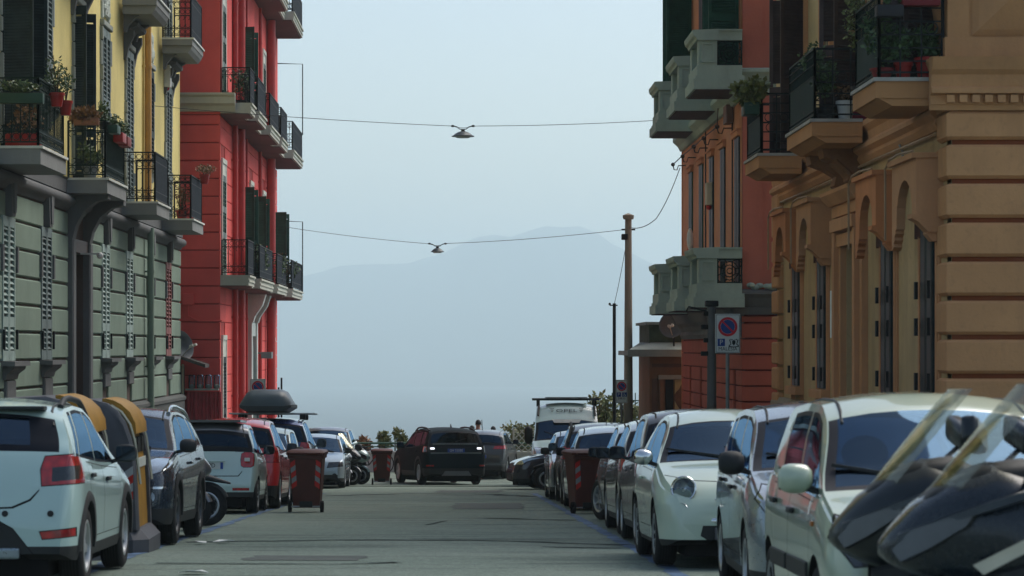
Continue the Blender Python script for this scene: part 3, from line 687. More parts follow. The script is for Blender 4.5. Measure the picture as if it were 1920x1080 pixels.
# ------------------------------------------------------------------ right: orange building at the near corner
def orange_building():
    F = Fac(1, 6.4)
    B = thing('apartment_building', 'ochre orange corner building with banded stone end wall and window hoods', 'building')
    part = lambda mb, name, m, parent=None, smooth=None: mb.build(name, m, parent or B, smooth)
    orange = stucco('orange_render', (.58, .295, .13), (.13, .075, .05), .5, .5)
    joint = stucco('orange_joint', (.25, .07, .025), (.1, .03, .02), .2, .2)
    olive = stucco('olive_beige_render', (.53, .365, .18), (.1, .075, .055), .5, .6)
    upper = stucco('beige_render', (.6, .46, .24), (.2, .17, .11), .2, .4)
    salmon = stucco('salmon_trim', (.56, .28, .13), (.16, .08, .05), .3, .4)
    hoodm = stucco('terracotta_trim', (.56, .22, .085), (.14, .05, .03), .25, .3)
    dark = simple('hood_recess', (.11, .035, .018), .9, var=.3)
    slabm = stucco('ochre_slab', (.50, .245, .10), (.16, .09, .06), .25, .4)
    U0, U1 = 33.3, 51.6
    wins = [34.8, 38.1, 45.0, 48.4]; dc = 41.6
    gh = [(c-.45, c+.45, .36, 2.85) for c in wins]+[(dc-.75, dc+.75, -2.6, 2.75)]
    mb = MB(); F.holes(mb, U0, U1, -4, 3.98, gh, 0, .26); part(mb, 'wall', olive)
    uh = [(c-.55, c+.55, 4.62, 7.9) for c in (34.6, 40.9, 47.6)]+[(c-.5, c+.5, 5.6, 7.8) for c in (37.8, 44.3)]
    uh += [(a, b, z+4.4, z2+4.4) for a, b, z, z2 in uh]
    mb = MB(); F.holes(mb, U0, U1, 3.98, 14, uh, .02, .26); part(mb, 'wall', upper)
    mb = MB(); mb.box(6.72, 14, U0+.3, U1, -4, 14); part(mb, 'rear_mass', olive)
    mb = MB(); mb.box(6.4, 14, U0+.03, U0+.3, -4, 4.1); part(mb, 'end_wall', joint)
    mb = MB(); mb.box(6.38, 14, U0+.0, U0+.3, 4.1, 14); part(mb, 'end_wall', orange)
    mb = MB(); mb.box(5.9, 14.2, U0-.5, U1+.1, 14, 14.4); part(mb, 'roof', salmon)
    # banded courses of the end wall, returned on the corner pier
    z = .72-.507*8
    while z < 4.1:
        z1 = min(z+.507, 4.16); top = z1 > 4.1; c = .05
        x0, x1 = 6.32, 14; y0, y1 = U0-.07, U0+.62; zb, zt = z+.035, z1-(.035 if not top else 0)
        mb = MB()
        vs = [(x0+c, y0+c, zb-.005), (x1, y0+c, zb-.005), (x1, y1, zb-.005), (x0+c, y1, zb-.005), (x0, y0, zb+c*.7), (x1, y0, zb+c*.7), (x1, y1, zb+c*.7), (x0, y1, zb+c*.7), (x0, y0, zt-c*.7), (x1, y0, zt-c*.7), (x1, y1, zt-c*.7), (x0, y1, zt-c*.7), (x0+c, y0+c, zt), (x1, y0+c, zt), (x1, y1, zt), (x0+c, y1, zt)]
        fs = [(0,3,2,1), (12,13,14,15)]
        for r in range(3): fs += [(r*4+i, r*4+(i+1) % 4, r*4+4+(i+1) % 4, r*4+4+i) for i in range(4)]
        mb.add(vs, fs); part(mb, 'stone_course', orange)
        mb = MB(); F.block(mb, 50.6, U1-.01, z+.03, z1-.03, .12, .03); part(mb, 'quoin', orange)
        z += .507
    # cornice with dentils, along the end wall and the front
    prof_ = [(0, 4.17), (.06, 4.17), (.08, 4.24), (.1, 4.24), (.1, 4.36), (.2, 4.38), (.2, 4.44), (.16, 4.47), (.18, 4.62), (.24, 4.68), (.28, 4.78), (.3, 4.84), (0, 4.86)]
    mb = MB(); mb.prism(prof_, lambda d, zz, x: Vector((x, U0-.02-d, zz)), 6.4-.3, 14); part(mb, 'cornice', orange)
    mb = MB(); F.prof(mb, U0-.02, U0+.7, [(d+.02, zz) for d, zz in prof_]); part(mb, 'cornice', orange)
    x = 6.3
    while x < 13.9: mb = MB(); mb.box(x, x+.1, U0-.2, U0-.11, 4.262, 4.358); part(mb, 'dentil', orange); x += .165
    # pedestal and diamond panel
    mb = MB(); mb.box(6.3, 14, U0-.06, U0+.2, 4.86, 5.12); part(mb, 'pedestal', orange)
    mb = MB(); mb.box(6.34, 6.62, U0-.03, U0+.2, 5.12, 7); mb.box(6.34, 14, U0-.03, U0+.2, 7.0, 7.4); part(mb, 'pilaster', orange)
    for k in range(3):
        x0, x1, z0, z1 = 6.66+1.95*k, 8.54+1.95*k, 5.14, 6.98; cx, cz = (x0+x1)/2, (z0+z1)/2; y = U0-.005
        mb = MB(); vs = [(x0, y, z0), (x1, y, z0), (x1, y, z1), (x0, y, z1), (x0+.08, y-.05, z0+.08), (x1-.08, y-.05, z0+.08), (x1-.08, y-.05, z1-.08), (x0+.08, y-.05, z1-.08), (cx, y-.34, cz)]
        mb.add(vs, [(0,1,5,4),(1,2,6,5),(2,3,7,6),(3,0,4,7),(4,5,8),(5,6,8),(6,7,8),(7,4,8)]); part(mb, 'diamond_panel', orange)
    mb = MB(); y0, y1, z0, z1 = U0+.12, U0+.72, 5.0, 6.3; pts = [(y0, z0), (y1, z0), (y1, z1), (y0, z1)]
    mb.add([F.P(u, zz, .03) for u, zz in pts]+[F.P((y0+y1)/2, (z0+z1)/2, .2)], [(0,1,4),(1,2,4),(2,3,4),(3,0,4)]); part(mb, 'diamond_panel', orange)
    # front: string courses, window surrounds, hoods
    mb = MB(); F.prof(mb, U0+.64, U1, [(0, 3.98), (.05, 3.98), (.1, 4.06), (.08, 4.12), (.16, 4.18), (.16, 4.24), (.1, 4.3), (.12, 4.42), (.2, 4.5), (.2, 4.58), (0, 4.6)]); part(mb, 'cornice', salmon)
    mb = MB(); F.prof(mb, U0+.64, U1, [(0, -4), (.14, -4), (.14, .0), (.08, .1), (0, .1)]); part(mb, 'plinth', stucco('worn_plinth', (.33, .27, .19), (.12, .1, .08), .7, .5))
    for i, c in enumerate(wins):
        mb = MB(); F.box(mb, c-.45, c+.45, .36, 2.85, -.25, -.2); w = part(mb, 'window', M_BLACK)
        for s in (-1, 1):
            mb = MB(); leaf(mb, F.P(c+s*.445, .37, .06), (0, -s, 0), (1, 0, 0), .44, 2.46, .095, .045, (0, .4, 1), .07, 0, 2, 1); part(mb, 'shutter', [M_DARKSH, M_BLACK, simple('shutter_rail', (.11, .09, .09))], w)
            for zz in (.5, 1.25, 1.75): mb = MB(); F.box(mb, c+s*.45-.05, c+s*.45+.05, zz, zz+.24, .1, .14); part(mb, 'hinge', M_IRON, w)
        mb = MB()
        for s in (-1, 1): F.prof(mb, min(c+s*.47, c+s*.78), max(c+s*.47, c+s*.78), [(0, .1), (.03, .1), (.03, 2.62), (0, 2.62)]); F.box(mb, min(c+s*.6, c+s*.7), max(c+s*.6, c+s*.7), .1, 2.62, .03, .05)
        F.box(mb, c-.8, c+.8, .2, .35, 0, .16); part(mb, 'surround', salmon, w)
        # hood: a box standing out over the window, its street side cut by an arch
        a, b, D = c-.92, c+.98, .36; zt = 3.6
        mb = MB(); F.box(mb, a, a+.3, 2.86, zt, .0, D); F.prof(mb, a-.02, a+.32, [(0, 2.62), (.2, 2.62), (.28, 2.7), (.34, 2.76), (D+.06, 2.8), (D+.06, 2.86), (0, 2.86)])
        F.prof(mb, a+.02, a+.28, [(0, 2.5), (.14, 2.5), (.22, 2.6), (.22, 2.62), (0, 2.62)])
        F.box(mb, a-.03, b+.03, zt, zt+.07, 0, D+.06)
        n = 10; arch = [(a+.3, 2.86), (a+.3, zt), (b, zt), (b, 2.44)]
        for k in range(7): arch.append((b-.05-(k % 2)*.06-.04*k, 2.44+.045*k*(1 if k else 0)))
        arch += [(b-.38, 2.72)]
        arch += [((a+.3+b-.38)/2+((b-.38)-(a+.3))/2*cos(t*pi/n), 2.86+.5*sin(t*pi/n)) for t in range(n+1)]
        mb.prism(arch, lambda u, zz, d: F.P(u, zz, d), D-.12, D)
        h = part(mb, 'hood', hoodm if i % 2 else salmon, w)
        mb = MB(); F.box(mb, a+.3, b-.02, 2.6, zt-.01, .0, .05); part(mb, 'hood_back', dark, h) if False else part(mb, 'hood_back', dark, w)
    # doorway with stepped frame and carved console
    mb = MB()
    for k, (w_, d_) in enumerate(((1.35, .1), (1.1, .18), (.9, .1))):
        for s in (-1, 1): F.box(mb, dc+s*w_-.12, dc+s*w_+.12, -3.5, 2.75+.25*(2-k), 0, d_)
        F.box(mb, dc-w_-.12, dc+w_+.12, 2.75+.25*(2-k), 2.95+.25*(2-k), 0, d_+.04)
    F.prof(mb, dc-1.5, dc+1.5, [(0, 3.44), (.2, 3.44), (.3, 3.55), (.34, 3.6), (.34, 3.66), (0, 3.7)])
    dr = part(mb, 'doorway', salmon)
    mb = MB(); F.box(mb, dc-.76, dc+.76, -2.6, 2.75, -.24, -.16); part(mb, 'door', simple('dark_wood', (.06, .04, .03), .5), dr)
    mb = MB(); pts = [(.02, 3.66), (.14, 3.66), (.24, 3.75), (.2, 3.9), (.4, 4.02), (.62, 4.1), (.66, 4.3), (.02, 4.3)]
    mb.prism(pts, lambda d, zz, u: F.P(u, zz, d), dc-1.0, dc-.45)
    for k in range(5): mb.tube([F.P(dc-.98+.12*k, 3.66, .1+.02), F.P(dc-.98+.12*k, 3.85, .22), F.P(dc-.98+.12*k, 4.05, .44)], .05, 6)
    part(mb, 'console', stucco('carved_stone', (.27, .13, .06), (.08, .04, .03), .7, .6)); mb = MB(); mb.prism(pts, lambda d, zz, u: F.P(u, zz, d), dc+.5, dc+1.0); part(mb, 'console', stucco('carved_stone', (.27, .13, .06), (.08, .04, .03), .7, .6))
    # balconies
    rail_m = [M_IRONG, simple('green_sheet', (.008, .03, .026), .7, spec=.1)]
    for (a, b) in ((33.36, 35.3), (39.4, 42.4), (46.4, 48.6)):
        D = .98
        mb = MB(); F.box(mb, a-.02, b+.02, 4.56, 4.61, .2, D+.03); F.box(mb, a, b, 4.34, 4.56, .2, D, 1); F.prof(mb, a+.02, b-.02, [(.2, 4.24), (D-.22, 4.24), (D-.04, 4.34), (.2, 4.34)], 1)
        bal = part(mb, 'balcony', [simple('slab_edge', (.36, .34, .30), .8), slabm])
        railing(F, [(a+.04, .1), (a+.04, D-.05)], 4.61, 1.08, parent=bal, mat=M_IRON, style='grid')
        railing(F, [(a+.04, D-.05), (b-.04, D-.05)], 4.61, 1.08, parent=bal, style='louvre', mats=rail_m)
        railing(F, [(b-.04, D-.05), (b-.04, .1)], 4.61, 1.08, parent=bal, mat=M_IRON, style='grid')
        for u in (): mb = MB(); mb.prism([(.15, 3.95), (.3, 4.0), (.5, 4.15), (.6, 4.24), (.15, 4.24)], lambda d, zz, v: F.P(v, zz, d), u-.12, u+.12); part(mb, 'bracket', salmon, bal)
    for i, (a, b, z0, z1) in enumerate(uh):
        mb = MB(); F.box(mb, a, b, z0, z1, -.25, -.18); w = part(mb, 'window', M_BLACK); c = (a+b)/2
        m = simple('dark_brown_shutter', (.05, .03, .028), .6, var=.3)
        for s in (-1, 1):
            mb = MB()
            if i % 5 < 3: leaf(mb, F.P(c+s*(b-a)/2, z0, .05), (-1, s*.5, 0), (0, s, 0), (b-a)/2, z1-z0-.05, .052, .045, (0, .4, 1), .07, 0, 0)
            else: leaf(mb, F.P(c+s*(b-a)/2*.99, z0, -.03), (0, -s, 0), (1, 0, 0), (b-a)/2*.98, z1-z0-.02, .1, .045, (0, .4, 1), .07, 0, 0, 1)
            part(mb, 'shutter', [m, M_BLACK], w)
        mb = MB()
        for s in (-1, 1): F.box(mb, min(c+s*(b-a)/2, c+s*((b-a)/2+.18)), max(c+s*(b-a)/2, c+s*((b-a)/2+.18)), z0, z1, .0, .1)
        F.box(mb, a-.2, b+.2, z1, z1+.2, 0, .16); part(mb, 'surround', salmon, w)
    # cables, wall lamp, plate
    mb = MB(); mb.tube([F.P(36.7, 4.0, .1), F.P(36.7, 3.9, .05), F.P(36.7, 2.9, .04)], .02, 5); mb.box(6.22, 6.38, 36.5, 36.68, 3.32, 3.5); part(mb, 'wall_vent', simple('grey_plastic', (.3, .28, .25)))
    mb = MB()
    for u, s_ in ((35.2, 0), (38.6, 1), (45.5, 2), (48.9, 3)): mb.tube([F.P(u-1.2, 3.7, .38), F.P(u-.3, 3.72, .42), F.P(u+.5, 3.7, .41), F.P(u+.9, 3.6, .4), F.P(u+.95, 2.6, .39)], .018, 5)
    mb.tube([F.P(34, 3.93, .06), F.P(39, 3.95, .07), F.P(44, 3.93, .06), F.P(51, 3.95, .06)], .025, 5); part(mb, 'wall_cable', simple('painted_cable', (.4, .26, .15)))
    mb = MB(); F.box(mb, 43.25, 43.55, 1.25, 2.05, .06, .1); part(mb, 'wall_plate', simple('pale_plate', (.62, .72, .66), .4))
    settle(B, (6.4, 36, ground(36)))
    return F
FO = orange_building()

# ------------------------------------------------------------------ right: pink building with stone balconies
def pink_building():
    F = Fac(1, 6.2)
    B = thing('apartment_building', 'salmon pink building with three stone parapet balconies on each floor', 'building')
    part = lambda mb, name, m, parent=None, smooth=None: mb.build(name, m, parent or B, smooth)
    pink = stucco('salmon_render', (.66, .30, .165), (.2, .1, .07), .25, .35)
    side = stucco('red_pink_render', (.50, .16, .11), (.16, .06, .05), .2, .3)
    low = stucco('brick_red_render', (.46, .115, .075), (.12, .05, .04), .25, .35)
    joint = stucco('dark_red_joint', (.13, .02, .018), (.05, .01, .01), .2, .2)
    stone = stucco('grey_green_stone', (.38, .48, .415), (.1, .1, .1), .35, .5)
    trim = stucco('dark_stone_trim', (.15, .16, .165), (.05, .05, .05), .35, .4)
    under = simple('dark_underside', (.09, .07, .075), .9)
    U0, U1 = 55.8, 70.9
    wins = [56.9, 60.0, 62.7, 65.4, 68.3]
    hs = [(c-.5, c+.5, z, z+3.5) for c in wins for z in (2.25, 6.95, 11.6)]
    slots = [(c-.24, c+.24, -2.0, .5) for c in (57.3, 65.3, 68.3)]
    mb = MB(); F.holes(mb, U0, U1, -4, 1.8, slots, 0, .3); part(mb, 'wall', joint)
    mb = MB(); F.holes(mb, U0, U1, 1.8, 16, hs, .02, .3); part(mb, 'wall', pink)
    mb = MB(); mb.box(6.52, 14, U0+.3, U1, -4, 16); part(mb, 'rear_mass', pink)
    mb = MB(); mb.box(6.22, 14, U0+.02, U0+.3, -4, 1.8); part(mb, 'side_wall', joint)
    mb = MB(); mb.box(6.18, 14, U0-.02, U0+.3, 1.8, 16); mb.box(6.16, 6.6, U0-.05, U0-.02, 2.35, 16); part(mb, 'side_wall', side)
    mb = MB(); mb.box(5.8, 14.2, U0-.4, U1+.3, 16, 16.4); part(mb, 'roof', stone)
    mb = MB(); mb.box(6.15, 13.9, U1-.02, U1+.1, -4, 16); part(mb, 'far_wall', pink)
    z = -3.9
    while z < 1.7:
        z1 = min(z+.345, 1.78); cuts = sorted((s[0]-.02, s[1]+.02) for s in slots if s[2] < (z+z1)/2 < s[3]); a = U0-.02
        for p, q in cuts+[(U1, U1)]:
            if p-a > .1: mb = MB(); F.block(mb, a, p, z+.012, z1-.012, .05, .014); part(mb, 'wall_course', low)
            a = max(a, q)
        mb = MB(); x0, x1 = 6.151, 14
        vs = [(x0, U0+.02, z+.012), (x1, U0+.02, z+.012), (x1, U0+.02, z1-.012), (x0, U0+.02, z1-.012), (x0, U0-.03, z+.026), (x1, U0-.03, z+.026), (x1, U0-.03, z1-.026), (x0, U0-.03, z1-.026)]
        mb.add(vs, [(4,7,6,5),(0,1,5,4),(1,2,6,5),(2,3,7,6),(3,0,4,7)]); part(mb, 'wall_course', low)
        z += .345
    for s in slots: mb = MB(); F.box(mb, s[0], s[1], s[2], s[3], -.28, -.2); part(mb, 'window', M_BLACK)
    mb = MB(); F.prof(mb, U0, U1, [(0, 1.3), (.06, 1.3), (.1, 1.4), (.06, 1.5), (.1, 1.62), (.2, 1.72), (.3, 1.92), (.34, 1.98), (.34, 2.06), (0, 2.1)]); part(mb, 'cornice', trim)
    for z0, m in ((1.8, trim), (6.62, stone)):
        mb = MB(); mb.prism([(0, z0), (.08, z0), (.12, z0+.14), (.08, z0+.16), (.2, z0+.36), (.3, z0+.44), (.3, z0+.5), (0, z0+.56)], lambda d, zz, x: Vector((x, U0-.02-d, zz)), 5.95, 14); part(mb, 'cornice', m)
    mb = MB(); F.prof(mb, U0, U1, [(0, 6.5), (.1, 6.5), (.16, 6.62), (.3, 6.75), (.3, 6.86), (0, 6.95)]); part(mb, 'cornice', stone)
    mb = MB()
    for q in (5.9, 5.4): F.box(mb, U0-.0, U1, q, q+.02, .02, .03)
    for zt, z0 in ((1.95, 0), (6.66, 1), (11.3, 2)):
        for a, b in ((55.3, 57.3), (60.35, 62.5), (66.1, 68.1)):
            m_ = stone; D = 1.1
            mb = MB(); F.box(mb, a-.06, b+.06, zt, zt+.22, .05, D+.05); F.box(mb, a-.02, b+.02, zt+.22, zt+.3, .05, D+.0, 0); F.box(mb, a, b, zt+.3, zt+.52, .1, D-.03)
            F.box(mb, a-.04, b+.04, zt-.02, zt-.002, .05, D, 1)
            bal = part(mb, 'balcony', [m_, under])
            mb = MB(); zb, ze = zt+.52, zt+1.06
            F.box(mb, b-.36, b, zb, ze, D-.46, D-.06); part(mb, 'pier', m_, bal); mb = MB(); F.box(mb, a, a+.36, zb, ze, D-.46, D-.06)     # corner piers with sunk panels
            for (p, q) in ((zb+.06, ze-.06),):
                for e in ((D-.4, D-.37), (D-.15, D-.12)): F.box(mb, a-.03, a, p, q, *e)
                for e in ((p, p+.03), (q-.03, q)): F.box(mb, a-.03, a, e[0], e[1], D-.37, D-.15)
            part(mb, 'pier', m_, bal)
            mb = MB()
            F.prof(mb, a-.05, b+.05, [(D-.5, ze), (D-.02, ze), (D-.0, ze+.06), (D+.05, ze+.1), (D+.07, ze+.18), (D+.07, ze+.22), (D-.5, ze+.24)])
            F.box(mb, a-.02, a+.3, ze, ze+.2, .1, D-.5); F.box(mb, b-.3, b+.02, ze, ze+.2, .1, D-.5); F.box(mb, a-.06, a+.32, ze+.2, ze+.235, .1, D-.5)
            part(mb, 'coping', m_, bal)
            mb = MB()
            def grille(p0, p1):
                A, C = Vector(p0), Vector(p1); t = (C-A).normalized(); L = (C-A).length; Z = Vector((0, 0, 1))
                mb.bar(A+Z*.02, C+Z*.02, .03); mb.bar(A+Z*.52, C+Z*.52, .03); mb.bar(A, A+Z*.54, .03); mb.bar(C, C+Z*.54, .03)
                for r in (.2, .13, .06): ring(mb, (A+C)/2+Z*.27, r, t, Z, .012, 12)
                for k in range(4): ring(mb, A+t*L*(k % 2*.6+.2)+Z*(.12+.3*(k//2)), .1, t, Z, .011, 10)
            grille(F.P(a+.1, zb, .1), F.P(a+.1, zb, D-.48)); grille(F.P(a+.38, zb, D-.2), F.P(b-.38, zb, D-.2))
            part(mb, 'grille', M_IRONG, bal)
    k = 0
    for (a, b, z0, z1) in hs:
        mb = MB(); F.box(mb, a, b, z0, z1, -.28, -.22); w = part(mb, 'window', M_BLACK); c = (a+b)/2
        opened = z0 > 6 and z0 < 10 and (c > 67 or c < 58); m = M_DGREEN if z0 > 6 or c > 64 else M_DARKSH
        for s in (-1, 1):
            mb = MB()
            if opened: leaf(mb, F.P(c+s*.52, z0, .06), (-1, s*.12, 0), (0, s, 0), .68, z1-z0, .055, .05, (0, .4, 1), .07, 0, 0, 0)
            else: leaf(mb, F.P(c+s*.495, z0+.02, .05), (0, -s, 0), (1, 0, 0), .49, z1-z0-.04, .11, .05, (0, .45, 1), .075, 0, 0 if c > 64 else 1, 2)
            part(mb, 'shutter', [m, M_GREYSH if not opened else m, M_BLACK], w)
        mb = MB(); F.box(mb, a-.1, b+.1, z1, z1+.12, 0, .1); F.box(mb, a-.14, b+.14, z1+.12, z1+.16, 0, .13); part(mb, 'lintel', pink, w)
    mb = MB(); mb.cham(6.0, 6.16, 62.3, 62.6, 4.55, 5.1, .03); mb.ball((6.08, 62.45, 4.5), .07, 8, 6, 1); part(mb, 'alarm_box', [simple('cream_plastic', (.6, .55, .4)), M_REDL])
    mb = MB(); mb.ball((6.02, 66.9, 3.9), (.09, .1, .3), 8, 6); mb.ball((6.02, 66.95, 3.55), (.09, .1, .16), 8, 6, 1); part(mb, 'lamp_cover', [M_PLASTIC, M_REDL])
    mb = MB()
    for u in (58, 61.2, 63.8, 67, 70):
        mb.tube([F.P(u, 6.05, .02), F.P(u, 6.05, .22), F.P(u, 5.93, .26), F.P(u, 5.94, .34), F.P(u, 6.06, .37)], .016, 5); mb.ball(F.P(u, 6.08, .37), .055, 8, 6)
    mb.tube([F.P(56.5, 6.35, .5)]+[F.P(u, 6.08+.02*(i % 2), .37) for i, u in enumerate((58, 61.2, 63.8, 67, 70))], .014, 5)
    mb.tube([F.P(57.9, 6.6, .03), F.P(57.9, 2.2, .03)], .025, 5); mb.tube([F.P(64.2, 6.6, .03), F.P(64.2, 2.2, .03)], .025, 5); part(mb, 'cable_bracket', simple('dark_cable', (.05, .035, .03)))
    mb = MB(); F.box(mb, 57.6, 58.3, 6.15, 6.55, .05, .2); part(mb, 'junction_box', simple('rust_grey', (.17, .11, .09)))
    mb = MB(); R = random.Random(5)
    for k in range(10): mb.ball((6.6+R.uniform(-.3, .5), U0-.17+R.uniform(-.08, .08), 2.36+R.uniform(.02, .08)), (.1, .07, .06), 7, 5)
    part(mb, 'plaster_rubble', stone)
    settle(B, (6.2, 58, ground(58)))
    return F
FP = pink_building()

# ------------------------------------------------------------------ right: low annex with a flat canopy
def annex():
    B = thing('annex', 'low shabby brown annex with flat grey canopy roof at the end of the street', 'building')
    part = lambda mb, name, m, parent=None, smooth=None: mb.build(name, m, parent or B, smooth)
    br = stucco('brown_render', (.25, .13, .075), (.08, .06, .05), .5, .5); grey = stucco('roof_grey', (.27, .31, .29), (.1, .1, .1), .4, .4); yel = stucco('peeling_yellow', (.5, .38, .18), (.25, .2, .16), .7, .5)
    U0, U1 = 72.2, 76.5; z = ground(74)
    mb = MB(); mb.box(5.35, 9, U0, U1, z-.3, .85); part(mb, 'wall', br)
    mb = MB(); mb.prism([(4.75, .85), (9, .85), (9, 1.0), (4.75, .98)], lambda x, zz, y: Vector((x, y, zz)), U0-.5, U1+.2); mb.box(4.7, 9, U0-.54, U0-.5, .82, 1.02); part(mb, 'canopy', grey)
    mb = MB(); mb.add([(4.75, U0-.5, 1.02), (9, U0-.5, 1.02), (9, U1, 1.3), (5.5, U1, 1.3), (5.4, U0, 1.22), (9, U0, 1.22)], [(0,1,5,4), (4,5,2,3), (0,4,3)]); part(mb, 'roof_slope', grey)
    mb = MB(); mb.box(5.35, 9, U0+.1, U1-.2, 1.1, 1.72); mb.box(5.25, 9, U0+.02, U1-.1, 1.72, 1.8, 1); part(mb, 'roof_parapet', [simple('dark_green_wall', (.055, .075, .05), .9, var=.3), grey])
    mb = MB(); mb.box(5.60, 8.9, U0-.16, U0-.0, .18, .30); mb.box(5.64, 5.76, U0-.1, U0, z, .18, 1); part(mb, 'door_hood', [simple('chipped_board', (.32, .31, .28)), br])
    mb = MB(); mb.box(5.80, 6.02, U0-.03, U0+.02, z, .17); part(mb, 'doorway', M_BLACK)
    mb = MB(); mb.box(6.06, 8.9, U0-.05, U0+.01, z, .17); part(mb, 'plaster_panel', yel)
    mb = MB(); R = random.Random(2)
    for cx, cz in ((6.2, -.35), (6.5, -.4), (6.34, -.22)):
        pts = [(cx+R.uniform(.1, .2)*cos(a*.7), cz+R.uniform(.16, .36)*sin(a*.7)) for a in range(9)]; mb.prism(pts, lambda x, zz, y: Vector((x, y, zz)), U0-.054-cx*.0003, U0-.04)
    part(mb, 'bare_patch', simple('bare_brick', (.15, .075, .045), .95, var=.4))
    mb = MB(); mb.box(5.42, 5.58, U0-.03, U0, z, .2); mb.box(5.42, 9, U0-.03, U0, .52, .62); part(mb, 'trim', simple('brown_trim', (.12, .07, .05)))
    settle(B, (5.4, 72.5, z))
    d = dish(Vector((6.02, 71.95, 1.03)), .36, (-.35, -1, .25), 'grey satellite dish on the roof of the low annex beside the pink building')
def dish(base, r, facing, label, arm=True):
    f = Vector(facing).normalized(); M = f.to_track_quat('Z', 'Y').to_matrix().to_4x4()
    D = thing('satellite_dish', label, 'satellite dish')
    c = base+Vector((0, 0, .28+r))
    mb = MB(); mb.lathe([(0.01, 0), (r*.4, .03*r/.34), (r*.75, .1*r/.34), (r, .2*r/.34), (r+.02, .2*r/.34), (r*.76, .06), (r*.4, -.01), (.01, -.03)], 24, Matrix.Translation(c) @ M); mb.build('reflector', simple('dish_grey', (.10, .11, .115), .5), D, 60)
    mb = MB(); mb.tube([base, base+Vector((0, 0, .25)), c-f*.06], .025, 8); mb.build('mast', M_IRON, D)
    e = c+f*r*1.5+M.to_3x3() @ Vector((0, -r*.5, 0))*(-1)
    e = c+f*r*1.35-Vector((0, 0, r*.35))
    mb = MB(); mb.tube([c-Vector((0, 0, r*.95))+f*.1, e], .016, 6); mb.build('arm', simple('pale_metal', (.45, .42, .36)), D)
    mb = MB(); mb.tube([e-f*.02, e+f*.1], .045, 8); mb.tube([e+Vector((.09, 0, .03)), e+Vector((.09, 0, .03))+f*.1], .04, 8); mb.build('receiver', simple('pale_plastic', (.6, .55, .48)), D)
    settle(D, base); return D
annex()

# ------------------------------------------------------------------ stall between the two left buildings
def kiosk():
    B = thing('kiosk', 'small kiosk with brown awning and red ribbed curtain in front of the red building', 'kiosk')
    part = lambda mb, name, m, parent=None, smooth=None: mb.build(name, m, parent or B, smooth)
    z = ground(73.5)
    mb = MB(); mb.box(-8.3, -7.95, 73.05, 74.0, z, .55); mb.box(-7.95, -7.9, 73.2, 73.26, z, .6, 1); part(mb, 'post', [M_BLACK, simple('post_cream', (.5, .45, .3))])
    mb = MB(); mb.add([(-8.4, 72.9, .98), (-8.4, 74.1, .98), (-7.25, 74.1, .6), (-7.25, 72.9, .6), (-8.4, 72.9, .9), (-8.4, 74.1, .9), (-7.25, 74.1, .5), (-7.25, 72.9, .5)], [(0,1,2,3),(4,5,6,7),(0,3,7,4),(1,2,6,5),(2,3,7,6),(0,1,5,4)]); part(mb, 'awning', simple('brown_awning', (.07, .06, .055), .7))
    mb = MB()
    for k in range(9):
        x = -7.85+.115*k; mb.lathe([(.06, z), (.065, -.2)], 8, Matrix.Translation((x, 73.9+.02*(k % 2), 0)), cap=True)
    part(mb, 'curtain', simple('red_curtain', (.42, .05, .06), .6, var=.2), None, 60)
    mb = MB()
    for k in range(4):
        x = -7.72+.24*k; mb.lathe([(.07, -.05), (.1, -.04), (.1, .3), (.07, .34)], 12, Matrix.Translation((x, 73.8, -.05)), cap=True)
    part(mb, 'jar', glass('clear_jar', (.85, .87, .85), .05), None, 50)
    mb = MB()
    for k in range(4): mb.ball((-7.72+.24*k, 73.8, -.05), (.08, .08, .07), 8, 6)
    mb.box(-7.9, -6.95, 73.68, 73.95, -.16, -.11); part(mb, 'shelf', simple('pale_grey_goods', (.4, .42, .38)))
    settle(B, (-7.7, 73.6, z))
    dish(Vector((-8.12, 73.45, .38)), .42, (.75, -.55, .3), 'large dark satellite dish above the brown awning beside the red building')
kiosk()
# ------------------------------------------------------------------ cars
M_TYRE = simple('tyre_rubber', (.014, .014, .015), .85, bump=.3)
M_TRIM = simple('black_trim', (.02, .022, .023), .6, var=.2, bump=.1)
M_GAP = simple('panel_gap', (.008, .008, .008), .9)
M_WELL = simple('wheel_well', (.008, .008, .009), .95)
M_SEAL = simple('window_seal', (.008, .010, .016), .5, spec=.12)
M_ALLOY = simple('alloy', (.42, .44, .45), .35, .7)
M_ALLOYD = simple('alloy_dark', (.1, .105, .11), .4, .6)
M_HUB = simple('plastic_wheel_cover', (.25, .27, .27), .45, .3)
M_CHROME = simple('chrome', (.62, .65, .66), .12, 1., var=.05)
M_MIRG = simple('mirror_glass', (.05, .06, .07), .06, .9)
M_GLASS = glass('car_glass', (.10, .16, .23), .035, (.42, .68, 1.), .8)
M_GLASSD = glass('privacy_glass', (.06, .075, .08), .02, (.28, .5, .75), .8)
M_SEAT = simple('seat_cloth', (.02, .022, .027), .9, spec=.1)
M_DASH = simple('dashboard', (.02, .02, .022), .7)
M_PLATE = simple('number_plate', (.62, .66, .66), .5, var=.05)
M_PBLUE = simple('plate_blue', (.02, .07, .32), .4)
M_INK = simple('plate_ink', (.01, .01, .012), .6)
M_LAMPC = simple('clear_lamp', (.30, .34, .36), .08, .75, 1., var=.6)
M_LAMPD = simple('dark_lamp', (.03, .035, .04), .1, .2, 1., var=.5)
